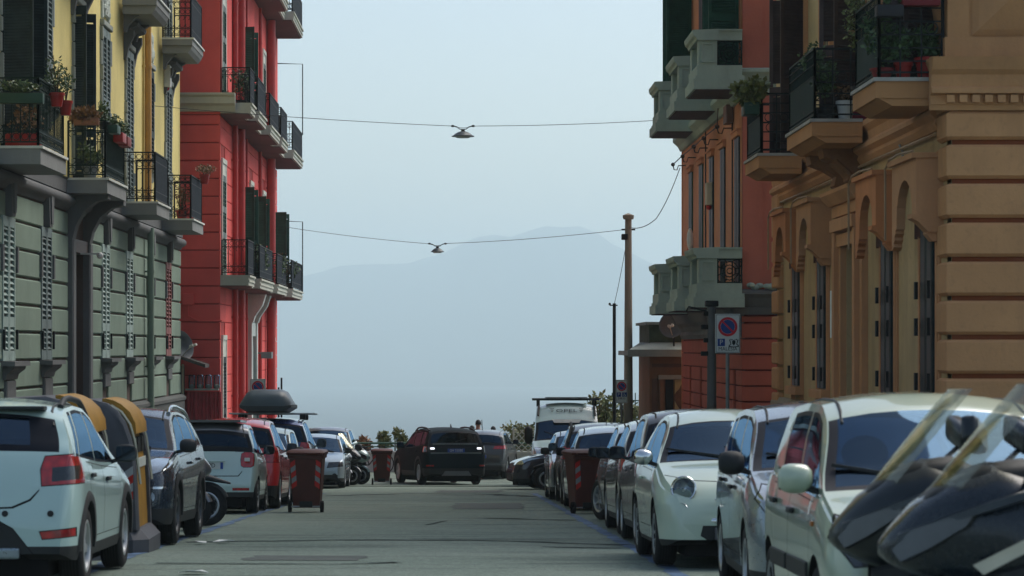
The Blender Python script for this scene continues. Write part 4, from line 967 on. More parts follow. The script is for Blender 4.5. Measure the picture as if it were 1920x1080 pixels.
def lampred():
    m, n, l, p = newmat('red_lamp'); tc = n.new('ShaderNodeTexCoord').outputs['Object']
    v = n.new('ShaderNodeTexVoronoi'); v.inputs['Scale'].default_value = 14; l.new(tc, v.inputs[0])
    l.new(mixrgb(n, l, v.outputs['Distance'], (.55, .012, .012), (.16, .004, .006)), p.inputs['Base Color'])
    p.inputs['Roughness'].default_value = .25; p.inputs['Coat Weight'].default_value = 1; p.inputs['Coat Roughness'].default_value = .03; return m
M_RED = lampred()
M_LIT = emit('reversing_lamp', (.9, .93, 1.), 1.1)
WHEELS = {}
def wheel_data(r, w, style):
    k = (r, w, style)
    if k in WHEELS: return WHEELS[k]
    rr = r*.66
    t = MB(); Mx = Matrix.Rotation(pi/2, 4, 'X')
    prof = [(rr, -w/2+.01), (rr+.02, -w/2), (r-.035, -w/2), (r-.008, -w/2+.02), (r, -w/2+.05)]
    for q in range(-2, 3): z = q*w*.13; prof += [(r, z-.012), (r-.008, z-.01), (r-.008, z+.01), (r, z+.012)]
    prof += [(r, w/2-.05), (r-.008, w/2-.02), (r-.035, w/2), (rr+.02, w/2), (rr, w/2-.01)]
    prof = sorted(prof[5:-5], key=lambda p: p[1]); prof = [(rr, -w/2+.01), (rr+.02, -w/2), (r-.035, -w/2), (r-.008, -w/2+.02)]+prof+[(r-.008, w/2-.02), (r-.035, w/2), (rr+.02, w/2), (rr, w/2-.01)]
    t.lathe(prof, 36, Mx); tm = t.mesh('wheel', [M_TYRE], 40)
    m = MB()   # rim; outer face looks to -y after the rotation (z -> -y): so +z in lathe space is the outside when mirrored in placing
    m.lathe([(rr, w/2-.005), (rr-.015, w/2), (rr-.03, w/2-.01), (rr-.04, w/2-.06), (rr-.05, -w/2+.02)], 36, Mx, 0)
    m.lathe([(rr-.05, w/2-.10), (.03, w/2-.10)], 24, Mx, 1)
    z = w/2-.02
    if style == 'cover':
        m.lathe([(rr-.03, z-.01), (rr*.8, z+.006), (rr*.45, z-.012), (.05, z-.0), (.01, z)], 24, Mx, 0)
        for i in range(9):
            a = 2*pi*i/9; m.box(rr*.5, rr*.78, -.02, .02, z-.006, z+.008, 1, Mx @ Matrix.Rotation(a, 4, 'Z'))
    else:
        n = {'five': 5, 'seven': 7, 'ten': 10}[style]; wd = {'five': .055, 'seven': .035, 'ten': .022}[style]
        for i in range(n):
            R_ = Mx @ Matrix.Rotation(2*pi*i/n, 4, 'Z')
            vs = [(.03, -wd*.9, z-.05), (rr-.02, -wd*.6, z-.03), (rr-.02, wd*.6, z-.03), (.03, wd*.9, z-.05), (.03, -wd*.7, z-.015), (rr-.02, -wd*.5, z), (rr-.02, wd*.5, z), (.03, wd*.7, z-.015)]
            m.add([R_ @ Vector(v) for v in vs], [(0,3,2,1),(4,5,6,7),(0,1,5,4),(1,2,6,5),(2,3,7,6),(3,0,4,7)], 0)
        m.lathe([(.075, z-.05), (.07, z-.005), (.03, z+.0), (.005, z+.0)], 16, Mx, 0)
    rm = m.mesh('rim', [M_ALLOY if style != 'cover' else M_HUB, M_WELL], 40)
    rmd = rm.copy(); rmd.materials[0] = M_ALLOYD
    WHEELS[k] = (tm, rm, rmd); return WHEELS[k]
def put_wheels(root, r, w, wb, track, xf, style, dark=False, steer=0.):
    tm, rm, rmd = wheel_data(r, w, style)
    for x, st in ((xf, steer), (xf-wb, 0)):
        for s in (1, -1):
            o = link('wheel', tm, root); o.location = (x, s*track, r)
            o.rotation_euler = (0, random.uniform(0, 6), 0) if not st else (0, 0, st)
            if s > 0: o.rotation_euler.z = pi+o.rotation_euler.z
            # lathe +z became -y: outside for the right wheel; the left one is turned round
            q = link('rim', rmd if dark else rm, o)
def interp(pts, x):
    if x <= pts[0][0]: return pts[0][1]
    for (a, p), (b, q) in zip(pts, pts[1:]):
        if x <= b: return p+(q-p)*(x-a)/(b-a)
    return pts[-1][1]
def smoothed(pts, L, sig=.05, n=700):
    xs = [L*i/(n-1) for i in range(n)]; zs = [interp(pts, x) for x in xs]; k = int(3*sig/(L/n)); W = [math.exp(-.5*((j*L/n)/sig)**2) for j in range(-k, k+1)]
    out = []
    for i in range(n):
        kk = min(k, i, n-1-i)   # shrink the kernel at the ends
        ws = W[k-kk:k+kk+1]; out.append(sum(w*z for w, z in zip(ws, zs[i-kk:i+kk+1]))/sum(ws))
    return list(zip(xs, out))
def poly_in(poly, u, v):
    c = False; n = len(poly)
    for i in range(n):
        (x1, y1), (x2, y2) = poly[i], poly[(i+1) % n]
        if (y1 > v) != (y2 > v) and u < (x2-x1)*(v-y1)/(y2-y1)+x1: c = not c
    return c
def grow(poly, d):
    """offsets a convex-ish polygon outwards"""
    n = len(poly); A = sum(poly[i][0]*poly[(i+1) % n][1]-poly[(i+1) % n][0]*poly[i][1] for i in range(n)); sg = 1 if A > 0 else -1; out = []
    for i in range(n):
        p0, p, p1 = Vector(poly[i-1]), Vector(poly[i]), Vector(poly[(i+1) % n])
        e0, e1 = (p-p0), (p1-p)
        if e0.length < 1e-6 or e1.length < 1e-6: out.append(tuple(p)); continue
        e0.normalize(); e1.normalize()
        n0, n1 = Vector((e0.y, -e0.x))*sg, Vector((e1.y, -e1.x))*sg
        b = n0+n1; b = b.normalized() if b.length > 1e-4 else n0
        k = d/max(.45, b.dot(n0)); out.append(tuple(p+b*k))
    return out
def build_car(S, label, cat='car', group=None, name='parked_car', detail=None):
    """S: the car's measures. Local axes: x forward, y left, z up; S['top'] runs from the nose (0) to the tail (L)"""
    L, W, H = S['L'], S['W'], S['H']; r = S.get('r', .31); wb = S['wb']; fo = S['fo']; gc = S.get('gc', .2); hw = W/2
    paintm = S['paint']; lowm = S.get('low', M_TRIM)
    root = thing(name, label, cat, (0, 0, 0), group)
    top = smoothed(S['top'], L, S.get('sig', .05)); belt = S['belt']; tumble = S.get('tumble', .34); crown0 = S.get('crown', .05)
    sink = S.get('shoulder', .05)
    zt = lambda x: interp_fast(top, x, L)
    zb = lambda x: min(interp(belt, x), zt(x)-.02)
    wx = S.get('round', (.16, .45, .12, .4))       # nose narrowing, over, tail narrowing, over
    def w(x):
        a = 0
        if x < wx[1]: a = wx[0]*((wx[1]-x)/wx[1])**2.4
        if x > L-wx[3]: a = wx[2]*((x-L+wx[3])/wx[3])**2.4
        e = min(x, L-x)
        if e < .06: a += .035*(1-sqrt(max(0, 1-((.06-e)/.06)**2)))
        return hw*(1-a)
    def side(x, z):
        """half width of the flank at height z"""
        b = max(zb(x), gc+.3); t = (z-gc)/(b-gc)
        pts = [(-.2, .93), (0, .955), (.12, .985), (.35, .992), (.6, 1.0), (.8, .992), (.92, .975), (1.0, .95), (1.1, .93)]
        return w(x)*interp(pts, t)
    wheels = [fo, fo+wb]; RA = r+S.get('archgap', .055)
    def zs(x):
        z = gc
        for cx in wheels:
            d = abs(x-cx)
            if d < RA: z = max(z, r+sqrt(max(0, RA*RA-d*d))*.98)
        e = min(x, L-x)
        if e < .25: z += .06*((.25-e)/.25)**2
        return z
    # stations, even along the outline
    xs = [0.]
    acc = 0; px, pz = top[0]
    for x, z in top[1:]:
        acc += sqrt((x-px)**2+(z-pz)**2); px, pz = x, z
        if acc > S.get('step', .085): xs.append(x); acc = 0
    if L-xs[-1] < .02: xs[-1] = L
    else: xs.append(L)
    for cx in wheels:
        for k in range(11): xs.append(cx+RA*cos(pi*k/10))
    marks = [S['ws'][0], S['ws'][1], S['rw'][0], S['rw'][1], .012, L-.012]
    xs = sorted(xs+marks); keep = [xs[0]]
    hard = set(round(v, 5) for v in marks+[0, L]+[cx+RA*cos(pi*k/10) for cx in wheels for k in range(11)])
    for x in xs[1:]:
        if x-keep[-1] < .018:
            if round(x, 5) in hard and round(keep[-1], 5) not in hard: keep[-1] = x
            continue
        keep.append(x)
    keep[-1] = L; xs = keep
    LOW = [0, .1, .25, .42, .6, .76, .88, 1.0]; GH = [.0, .12, .35, .6, .85, 1.0]; TOPF = [.985, .955, .90, .84, .6, .3, 0]
    bm = bmesh.new(); grid = []
    for x in xs:
        row = []; a, b, t_ = zs(x), zb(x), zt(x); ww = w(x)
        row.append((x, max(.1, side(x, a)-.33), a+.01 if a > gc+.1 else a))
        for q in LOW: z = a+(b-a)*q; row.append((x, side(x, z), z))
        ys = side(x, b)-sink*.3; cr = min(crown0+.02, max(.012, (t_-b)*.35)); zr = t_-cr; hgt = max(zr-b, 0)
        cab = min(1, max(0, (hgt-.06)/.25))
        ys2 = ys-sink*cab*.6
        yr = ys2-hgt*tumble
        for q in GH: row.append((x, ys2+(yr-ys2)*q+.02*cab*sin(pi*q), b+.008+(zr-b-.008)*q if hgt > .01 else b+.004+q*.004))
        zl = row[-1][2]; y_l = row[-1][1]
        for q in TOPF:
            u = 1-q; s_ = min(1, u/.14) if u < .14 else 1
            z = zl+(t_-zl)*(1-q*q*(.55+.45*q)) if u > 0 else zl
            row.append((x, y_l*q, z))
        grid.append([bm.verts.new(v) for v in row])
    nr = len(grid[0]); jb = 1+len(LOW); jr = jb+len(GH)-1    # first greenhouse row, roof-edge row
    jglass = jr+2
    lay = bm.faces.layers.int.new('reg')   # 0 paint 1 seal 2 windscreen 3 rear window 4 side glass 5 door 6 gap 7 low trim 8 well
    ws0, ws1, rw0, rw1 = S['ws'][0], S['ws'][1], S['rw'][0], S['rw'][1]
    for i in range(len(xs)-1):
        xm = (xs[i]+xs[i+1])/2
        for j in range(nr-1):
            try: f = bm.faces.new((grid[i][j], grid[i+1][j], grid[i+1][j+1], grid[i][j+1]))
            except ValueError: continue
            if j == 0: f[lay] = 8
            elif j >= jglass-1:
                if ws0 < xm < ws1: f[lay] = 2 if j >= jglass+1 and xm > ws0+.05 and xm < ws1-.03 else 1
                elif rw0 < xm < rw1: f[lay] = (3 if j >= jglass+1+S.get('rin', 0) and xm > rw0+.02 and xm < rw1-.03 else 1) if j >= jglass-1+S.get('rin', 0) else 0
    for ends, rev in ((0, 0), (-1, 1)):
        g = grid[ends]; x = xs[ends]
        c1 = bm.verts.new((x, 0, g[0].co.z)); c2 = g[-1]
        vs = [c1]+g[1:]
        if not rev: vs.reverse()
        try: bm.faces.new(vs)
        except ValueError: pass
    bm.normal_update()
    def cut(poly, axes, sel):
        """cuts the polygon's outline into the skin; axes = the two coordinates it is drawn in"""
        a, b = axes; n = len(poly)
        for i in range(n):
            p, q = poly[i], poly[(i+1) % n]
            lo = (min(p[0], q[0])-1e-4, min(p[1], q[1])-1e-4); hi = (max(p[0], q[0])+1e-4, max(p[1], q[1])+1e-4)
            d = (q[0]-p[0], q[1]-p[1])
            if d[0]*d[0]+d[1]*d[1] < 1e-10: continue
            no = Vector((0, 0, 0)); no[a] = d[1]; no[b] = -d[0]; no.normalize()
            co = Vector((0, 0, 0)); co[a], co[b] = p
            fs = []
            for f in bm.faces:
                if not sel(f): continue
                us = [v.co[a] for v in f.verts]; vs_ = [v.co[b] for v in f.verts]
                if max(us) < lo[0] or min(us) > hi[0] or max(vs_) < lo[1] or min(vs_) > hi[1]: continue
                fs.append(f)
            if not fs: continue
            geom = list({e for f in fs for e in f.edges})+list({v for f in fs for v in f.verts})+fs
            bmesh.ops.bisect_plane(bm, geom=geom, dist=1e-5, plane_co=co, plane_no=no)
    def mark(poly, axes, sel, code, only=None):
        a, b = axes
        for f in bm.faces:
            if sel(f) and (only is None or f[lay] in only):
                c = f.calc_center_median()
                if poly_in(poly, c[a], c[b]): f[lay] = code
    is_side = lambda f: abs(f.normal.y) > .35 and f[lay] not in (8, 2, 3)
    # black lower body
    lz = S.get('lowz', (gc+.1, gc+.08, gc+.1))     # nose, flank, tail
    for (x0, x1, z1) in ((-.1, fo-RA*.6, lz[0]), (fo-RA*.6, fo+wb+RA*.6, lz[1]), (fo+wb+RA*.6, L+.1, lz[2])):
        if z1 > gc+.02:
            P4 = [(x0, -.5), (x1, -.5), (x1, z1), (x0, z1)]; anyf = lambda f: f[lay] != 8 and f.calc_center_median().z < z1+.4
            cut(P4, (0, 2), anyf); mark(P4, (0, 2), anyf, 7, (0,))
    # side windows: arched outline under the roof edge, split by the pillars
    def zroof(x):
        t_ = zt(x); cr = min(crown0+.02, max(.012, (t_-zb(x))*.35)); return t_-cr
    fine = S.get('fine', True)
    for k, (xa, xb, xc, xd) in enumerate(S['side']):   # front foot, front head, rear head, rear foot
        ht = S.get('head', .06); N = 7 if fine else 4
        up = []
        for q in range(N+1):
            x = xb+(xc-xb)*q/N; up.append((x, max(zroof(x)-ht, zb(x)+.03)))
        lo = [(xd, zb(xd)+.035), (xa, zb(xa)+.035)]
        poly = up+lo
        outer = grow(poly, .028)
        cut(outer, (0, 2), is_side); mark(outer, (0, 2), is_side, 1, (0,))
        cut(poly, (0, 2), is_side); mark(poly, (0, 2), is_side, 4, (0, 1))
    # doors
    for (xa, xb) in S.get('doors', ()):
        poly = [(xa, gc+.16), (xb-.02, gc+.16), (xb, zb(xb)-.03), (xa, zb(xa)-.03)]
        if abs(xa-fo-0) < 0: pass
        if xb > fo+wb-RA-.03:     # rear door follows the arch
            q = fo+wb-RA-.05; poly = [(xa, gc+.16), (q, gc+.16), (q+.03, r+RA*.55), (min(xb, q+.3), r+RA+.12), (xb, zb(xb)-.03), (xa, zb(xa)-.03)]
        o = grow(poly, .007)
        cut(o, (0, 2), is_side); mark(o, (0, 2), is_side, 6, (0, 7)); cut(poly, (0, 2), is_side); mark(poly, (0, 2), is_side, 5, (6,))
    # lamps, grilles and seams drawn on the nose or tail: (part name, 'F'/'R', polygon in (y, z), material, depth of reach along x)
    extra = []
    for k, (nm, where, poly, m, reach) in enumerate(S.get('marks', ())):
        sel = (lambda f, reach=reach: f.calc_center_median().x < reach and f[lay] != 8) if where == 'F' else (lambda f, reach=reach: f.calc_center_median().x > L-reach and f[lay] != 8)
        if where in 'FR':
            if nm not in ('seam', 'black_panel', 'bumper_trim', 'lamp_core'):
                o = grow(poly, .008); cut(o, (1, 2), sel); mark(o, (1, 2), sel, 6, (0, 7, 6))
            cut(poly, (1, 2), sel); mark(poly, (1, 2), sel, 20+k, {'seam': (0,), 'lamp_core': tuple(range(20, 30))}.get(nm, (0, 6, 7))); extra.append((20+k, nm, m))
    if S.get('upper'):
        for f in bm.faces:
            if f[lay] == 0:
                c = f.calc_center_median()
                if c.z > interp(belt, c.x)+.01 and c.x > ws1-.3: f[lay] = 9
    bm.normal_update()
    # to car axes, mirrored
    half = [f for f in bm.faces]
    def collect(codes, flip):
        mb = MB(); idx = {}
        for f in half:
            if f[lay] in codes:
                ids = []
                for v in f.verts:
                    if v not in idx: idx[v] = len(mb.v); mb.v.append((L/2-v.co.x, -v.co.y if flip else v.co.y, v.co.z))
                    ids.append(idx[v])
                mb.f.append(ids if flip else ids[::-1]); mb.m.append(codes[f[lay]])
        return mb
    def both(codes):
        m1, m2 = collect(codes, False), collect(codes, True); m1.add(m2.v, m2.f); m1.m[-len(m2.m):] = m2.m if m2.m else []
        return m1
    def wl(m):   # welds the two halves on the centre line
        me = m; return me
    def make(mb, nm, mats, parent, ang=38):
        if not mb.f: return None
        me = bpy.data.meshes.new(nm); me.from_pydata(mb.v, [], mb.f)
        for q in mats: me.materials.append(q)
        me.polygons.foreach_set('material_index', mb.m)
        b2 = bmesh.new(); b2.from_mesh(me); bmesh.ops.remove_doubles(b2, verts=b2.verts, dist=.0004)
        bmesh.ops.recalc_face_normals(b2, faces=b2.faces[:])
        b2.to_mesh(me); b2.free()
        me.polygons.foreach_set('use_smooth', [True]*len(me.polygons)); me.set_sharp_from_angle(angle=radians(ang)); me.update()
        return link(nm, me, parent)
    body = make(both({0: 0, 1: 1, 6: 2, 7: 3, 8: 4, 9: 5}), 'body', [paintm, S.get('seal', M_SEAL), M_GAP, lowm, M_WELL, S.get('upper', paintm)], root)
    gm = S.get('glass', M_GLASS)
    make(both({2: 0}), 'windscreen', [gm], root); make(both({3: 0}), 'rear_window', [S.get('rglass', gm)], root)
    for flip in (False, True):
        make(collect({4: 0}, flip), 'side_window', [S.get('sglass', gm)], root)
        # one object for each door
        dm = collect({5: 0}, flip)
        if dm.f:
            for (xa, xb) in S['doors']:
                d2 = MB(); remap = {}
                for f, mi in zip(dm.f, dm.m):
                    cx = sum(L/2-dm.v[i][0] for i in f)/len(f)
                    if xa-.05 < cx < xb+.02 and not any(xa2-.0 < cx < xb2 and xa2 != xa for xa2, xb2 in S['doors']):
                        ids = []
                        for i in f:
                            if i not in remap: remap[i] = len(d2.v); d2.v.append(dm.v[i])
                            ids.append(remap[i])
                        d2.f.append(ids); d2.m.append(0)
                d = make(d2, 'door', [paintm], root)
                if d:
                    s = -1 if flip else 1; hx = xb-.2; hz = zb(hx)-.13; yy = side(hx, hz)
                    hb = MB(); hb.cham(L/2-hx-.1, L/2-hx+.1, s*(yy+.018)-.014, s*(yy+.018)+.014, hz-.018, hz+.018, .012); hb.build('handle', S.get('handle', paintm), d, 60)
        for code, nm, m in extra:
            if nm in ('grille', 'seam', 'black_panel', 'bumper_trim', 'air_intake', 'tail_panel'): continue
            make(collect({code: 0}, flip), nm, [m], root)
    for code, nm, m in extra:
        if nm in ('grille', 'seam', 'black_panel', 'bumper_trim', 'air_intake', 'tail_panel'): make(both({code: 0}), nm, [m], root)
    bm.free()
    # seats, dashboard, and a box set low to block light under the car
    u = MB(); u.box(-L/2+.16, L/2-.16, -hw+.26, hw-.26, .105, gc+.18); u.build('underbody_light_block', M_WELL, root)
    u = MB(); zseat = min(zb(ws1), H-.45)
    for yy in (-.36, .36):
        for k, xx in enumerate(S.get('seats', (ws1+.25,))):
            X = L/2-xx; hwid = .23
            u.cham(X-.12, X+.02, yy-hwid, yy+hwid, zseat-.45, zseat+.12, .05); u.ball((X-.05, yy, zseat+.22), (.06, .14, .11), 12, 8); u.box(X-.06, X-.04, yy-.05, yy+.05, zseat+.1, zseat+.18)
    u.build('seat', M_SEAT, root, 50)
    u = MB(); X = L/2-ws0-.35; u.cham(X-.25, X+.2, -hw+.22, hw-.22, zb(ws0)-.2, zb(ws0)+.0, .05)
    u.tube([Vector((X-.33, .36+.18*cos(a), zb(ws0)-.02+.18*sin(a))) for a in [2*pi*k/16 for k in range(16)]], .018, 6, closed=True); u.build('dashboard', M_DASH, root, 50)
    u = MB(); u.box(-L/2+.3, L/2-ws0-.5, -hw+.15, hw-.15, gc+.3, gc+.34); u.build('cabin_floor', M_WELL, root)
    put_wheels(root, r, S.get('tw', .2), wb, hw-S.get('tw', .2)/2-.012, L/2-fo, S.get('wheel', 'five'), S.get('darkrim', False), S.get('steer', 0.))
    # arch mouldings
    if S.get('arch'):
        for cx in wheels:
            for s in (1, -1):
                mb = MB(); rings = []
                for k in range(15):
                    a = -.06+(pi+.12)*k/14; ring_ = []
                    for (dr, dy) in ((-.012, -.05), (-.012, .018), (.045, .02), (.07, .004)):
                        x = cx+(RA+dr)*cos(a); z = max(gc, r+(RA+dr)*sin(a)); ring_.append(Vector((L/2-x, s*(side(min(max(x, .05), L-.05), z)+dy), z)))
                    rings.append(ring_)
                mb.loft(rings, caps=False, closed=False); mb.build('arch_trim', S['arch'], root, 50)
    # mirrors
    mx = S.get('mirror', (ws0+.28, .0)); mm = S.get('mirrorm', M_TRIM); ms = S.get('msize', (.085, .105, .08))
    for s in (1, -1):
        x = mx[0]; z = zb(x)+.10+mx[1]; yb = side(x, zb(x))-sink*.5; mb = MB()
        cy = yb+.025+ms[1]*.95
        mb.ball((L/2-x+.0, s*cy, z), (ms[0]*.9, ms[1]*.95, ms[2]), 14, 9)
        # flatten the rear of the housing where the mirror sits
        for i, v in enumerate(mb.v):
            vx = v[0]-(L/2-x); vy = (v[1]-s*cy)/ms[1]; vz = (v[2]-z)/ms[2]
            k = (abs(vy)**3+abs(vz)**3)**(1/3) if abs(vy)+abs(vz) > 0 else 0; k2 = sqrt(vy*vy+vz*vz); g = k2/max(k, 1e-3) if k2 > .3 else 1
            mb.v[i] = (max(vx, -.035)+L/2-x, s*cy+vy*ms[1]*min(g, 1.16), z+vz*ms[2]*min(g, 1.16))
        mb.bar((L/2-x, s*(yb-.03), z-.08), (L/2-x, s*(cy-ms[1]*.4), z-.05), .06, .035, 1)
        mr = mb.build('mirror', [mm, M_TRIM], root, 50)
        g = MB(); g.box(L/2-x-.041, L/2-x-.037, s*cy-ms[1]*.82, s*cy+ms[1]*.82, z-ms[2]*.78, z+ms[2]*.78); g.build('mirror_glass', M_MIRG, mr)
    # wipers
    for (where, y0, y1) in S.get('wipers', (('F', .55, -.1), ('F', -.05, -.65))):
        x0 = ws0+.03 if where == 'F' else rw1-.03; x1 = ws0+.22 if where == 'F' else rw1-.09
        zf = lambda x, y: zt(x)-.03*(abs(y)/hw)**2+.012
        mb = MB(); mb.bar((L/2-x0, y0, zf(x0, y0)), (L/2-x1, y1, zf(x1, y1)-.02), .02, .02); mb.build('wiper', M_TRIM, root)
    # plates
    for (where, z, text, blue) in S.get('plates', ()):
        xx = top_x(top, z, L, where == 'F')
        X = L/2-xx+(.02 if where == 'F' else -.02); s = 1 if where == 'F' else -1
        mb = MB(); mb.box(X-.008, X+.008, -.26, .26, z-.055, z+.055)
        for e in (-1, 1): mb.box(X+s*.009, X+s*.0095, e*.26, e*.215, z-.055, z+.055, 1)
        p = mb.build('number_plate', [blue and M_PBLUE or M_PLATE, M_PBLUE], root)
        if text:
            Mt = Matrix.Translation((X+s*.011, 0, z)) @ (Matrix(((0, 0, 1, 0), (1, 0, 0, 0), (0, 1, 0, 0), (0, 0, 0, 1))) if s > 0 else Matrix(((0, 0, -1, 0), (-1, 0, 0, 0), (0, 1, 0, 0), (0, 0, 0, 1))))
            lettering(text, .105, M_INK if not blue else M_PLATE, p, Mt, 'plate_lettering', .001, 'CENTER', .92)
    if S.get('rails'):
        x0, x1, m = S['rails']
        for s in (1, -1):
            mb = MB(); pts = []; rad = []
            for k in range(15):
                t = k/14; x = x0+(x1-x0)*t; zz = zroof(x)+.015+.05*min(1, 6*t, 6*(1-t)); hgt = max(zroof(x)-zb(x), 0); y = side(x, zb(x))-sink*.9-hgt*tumble-.03; pts.append((L/2-x, s*y, zz)); rad.append(.026)
            mb.tube(pts, rad, 8); mb.build('roof_rail', m, root, 60)
    if S.get('gutter', True):   # roof channel strips
        for s in (1, -1):
            mb = MB(); pts = []
            for k in range(13):
                x = ws1-.05+(rw0-ws1+.1)*k/12; hgt = max(zroof(x)-zb(x), 0); y = side(x, zb(x))-sink*.9-hgt*tumble-.085; pts.append((L/2-x, s*y, zroof(x)+.022))
            mb.tube(pts, .011, 5); mb.build('roof_strip', M_TRIM, root)
    S['_f'] = (zt, zb, side, zroof, L, hw)
    if detail: detail(root, S)
    return root
def interp_fast(top, x, L):
    n = len(top); q = x/L*(n-1); i = int(max(0, min(n-2, q))); f = min(max(q-i, 0), 1)
    return top[i][1]*(1-f)+top[i+1][1]*f
def top_x(top, z, L, front):
    """where the outline first (nose) or last (tail) reaches height z"""
    seq = top if front else top[::-1]
    for x, zz in seq:
        if zz >= z: return x
    return 0 if front else L
def park(root, X, Y, heading, roll=0.):
    """sets a vehicle on the sloping road; heading: angle of its nose from +Y towards +X"""
    up = ground_normal(Y); f = Vector((sin(heading), cos(heading), 0)); f = (f-up*f.dot(up)).normalized(); lft = up.cross(f)
    M = Matrix((f, lft, up)).transposed().to_4x4()
    root.matrix_world = Matrix.Translation((X, Y, ground(Y)+.006)) @ M @ Matrix.Rotation(roll, 4, 'X')
def circle(cy, cz, ry, rz=None, n=16): return [(cy+ry*cos(2*pi*k/n), cz+(rz or ry)*sin(2*pi*k/n)) for k in range(n)]
# ------------------------------------------------------------------ the parked cars
PI = pi
G_LEFT = 'cars parked along the left kerb'; G_RIGHT = 'cars parked along the right kerb'
P_WHITE = paint('white_paint', (.39, .54, .51)); P_CREAM = paint('cream_paint', (.41, .49, .36)); P_IVORY = paint('ivory_paint', (.47, .57, .45))
P_SILVER = paint('silver_paint', (.22, .27, .30), .6, .28); P_GREY = paint('grey_paint', (.12, .125, .13), .5, .3); P_DKGREY = paint('dark_grey_paint', (.028, .034, .038), .1, .35, .7, .12)
P_CHAMP = paint('champagne_paint', (.19, .20, .175), .5, .3); P_NAVY = paint('navy_paint', (.013, .022, .036), .0, .25, .8, .05); P_BLUE = paint('blue_paint', (.012, .035, .15), .3, .25)
P_RED = paint('red_paint', (.55, .012, .018), .0, .3, 1., .04); P_RR = paint('off_road_paint', (.008, .016, .022), .0, .7, .0, .04, .06); P_BLACK = paint('black_paint', (.015, .016, .02), .2, .22); P_SMART = paint('pale_silver_paint', (.42, .55, .52), .2, .3)
def R4(y0, y1, z0, z1): return [(y0, z0), (y1, z0), (y1, z1), (y0, z1)]
CITY = dict(L=3.54, W=1.58, H=1.545, wb=2.30, fo=.72, r=.29, gc=.19, top=[(0,.46),(.02,.62),(.10,.78),(.40,.90),(.78,.985),(1.40,1.44),(1.72,1.53),(2.3,1.545),(2.95,1.52),(3.2,1.45),(3.42,1.02),(3.5,.82),(3.54,.5)],
    belt=[(0,.74),(.78,.93),(2,.975),(3.54,1.03)], ws=(.78,1.40), rw=(3.2,3.42), tumble=.2, side=[(1.02,1.50,1.93,1.93),(2.03,2.03,2.72,2.85)], doors=[(.98,1.97),(1.99,2.86)], wheel='cover', head=.075)
HATCH = dict(L=4.05, W=1.74, H=1.50, wb=2.56, fo=.82, r=.315, gc=.18, top=[(0,.48),(.03,.64),(.14,.76),(.5,.88),(1.0,.98),(1.72,1.40),(2.1,1.485),(2.6,1.50),(3.2,1.46),(3.6,1.37),(3.9,1.02),(4.0,.82),(4.05,.5)],
    belt=[(0,.70),(1,.92),(2.4,.97),(4.05,1.06)], ws=(1.0,1.72), rw=(3.58,3.9), tumble=.3, side=[(1.30,1.85,2.28,2.28),(2.37,2.37,3.05,3.22),(3.3,3.18,3.36,3.5)], doors=[(1.22,2.32),(2.34,3.28)])
SUV = dict(L=4.27, W=1.80, H=1.60, wb=2.57, fo=.87, r=.345, gc=.24, top=[(0,.55),(.03,.74),(.16,.88),(.55,1.0),(1.05,1.08),(1.75,1.50),(2.15,1.59),(2.7,1.60),(3.4,1.56),(3.78,1.46),(4.08,1.12),(4.2,.9),(4.27,.55)],
    belt=[(0,.82),(1.05,1.01),(2.4,1.06),(4.2,1.14)], ws=(1.05,1.75), rw=(3.78,4.08), tumble=.3, side=[(1.36,1.88,2.34,2.34),(2.43,2.43,3.12,3.3),(3.4,3.28,3.5,3.68)], doors=[(1.28,2.38),(2.40,3.36)], lowz=(.42,.36,.42), arch=M_TRIM)
def spec(base, **k): d = dict(base); d.update(k); return d
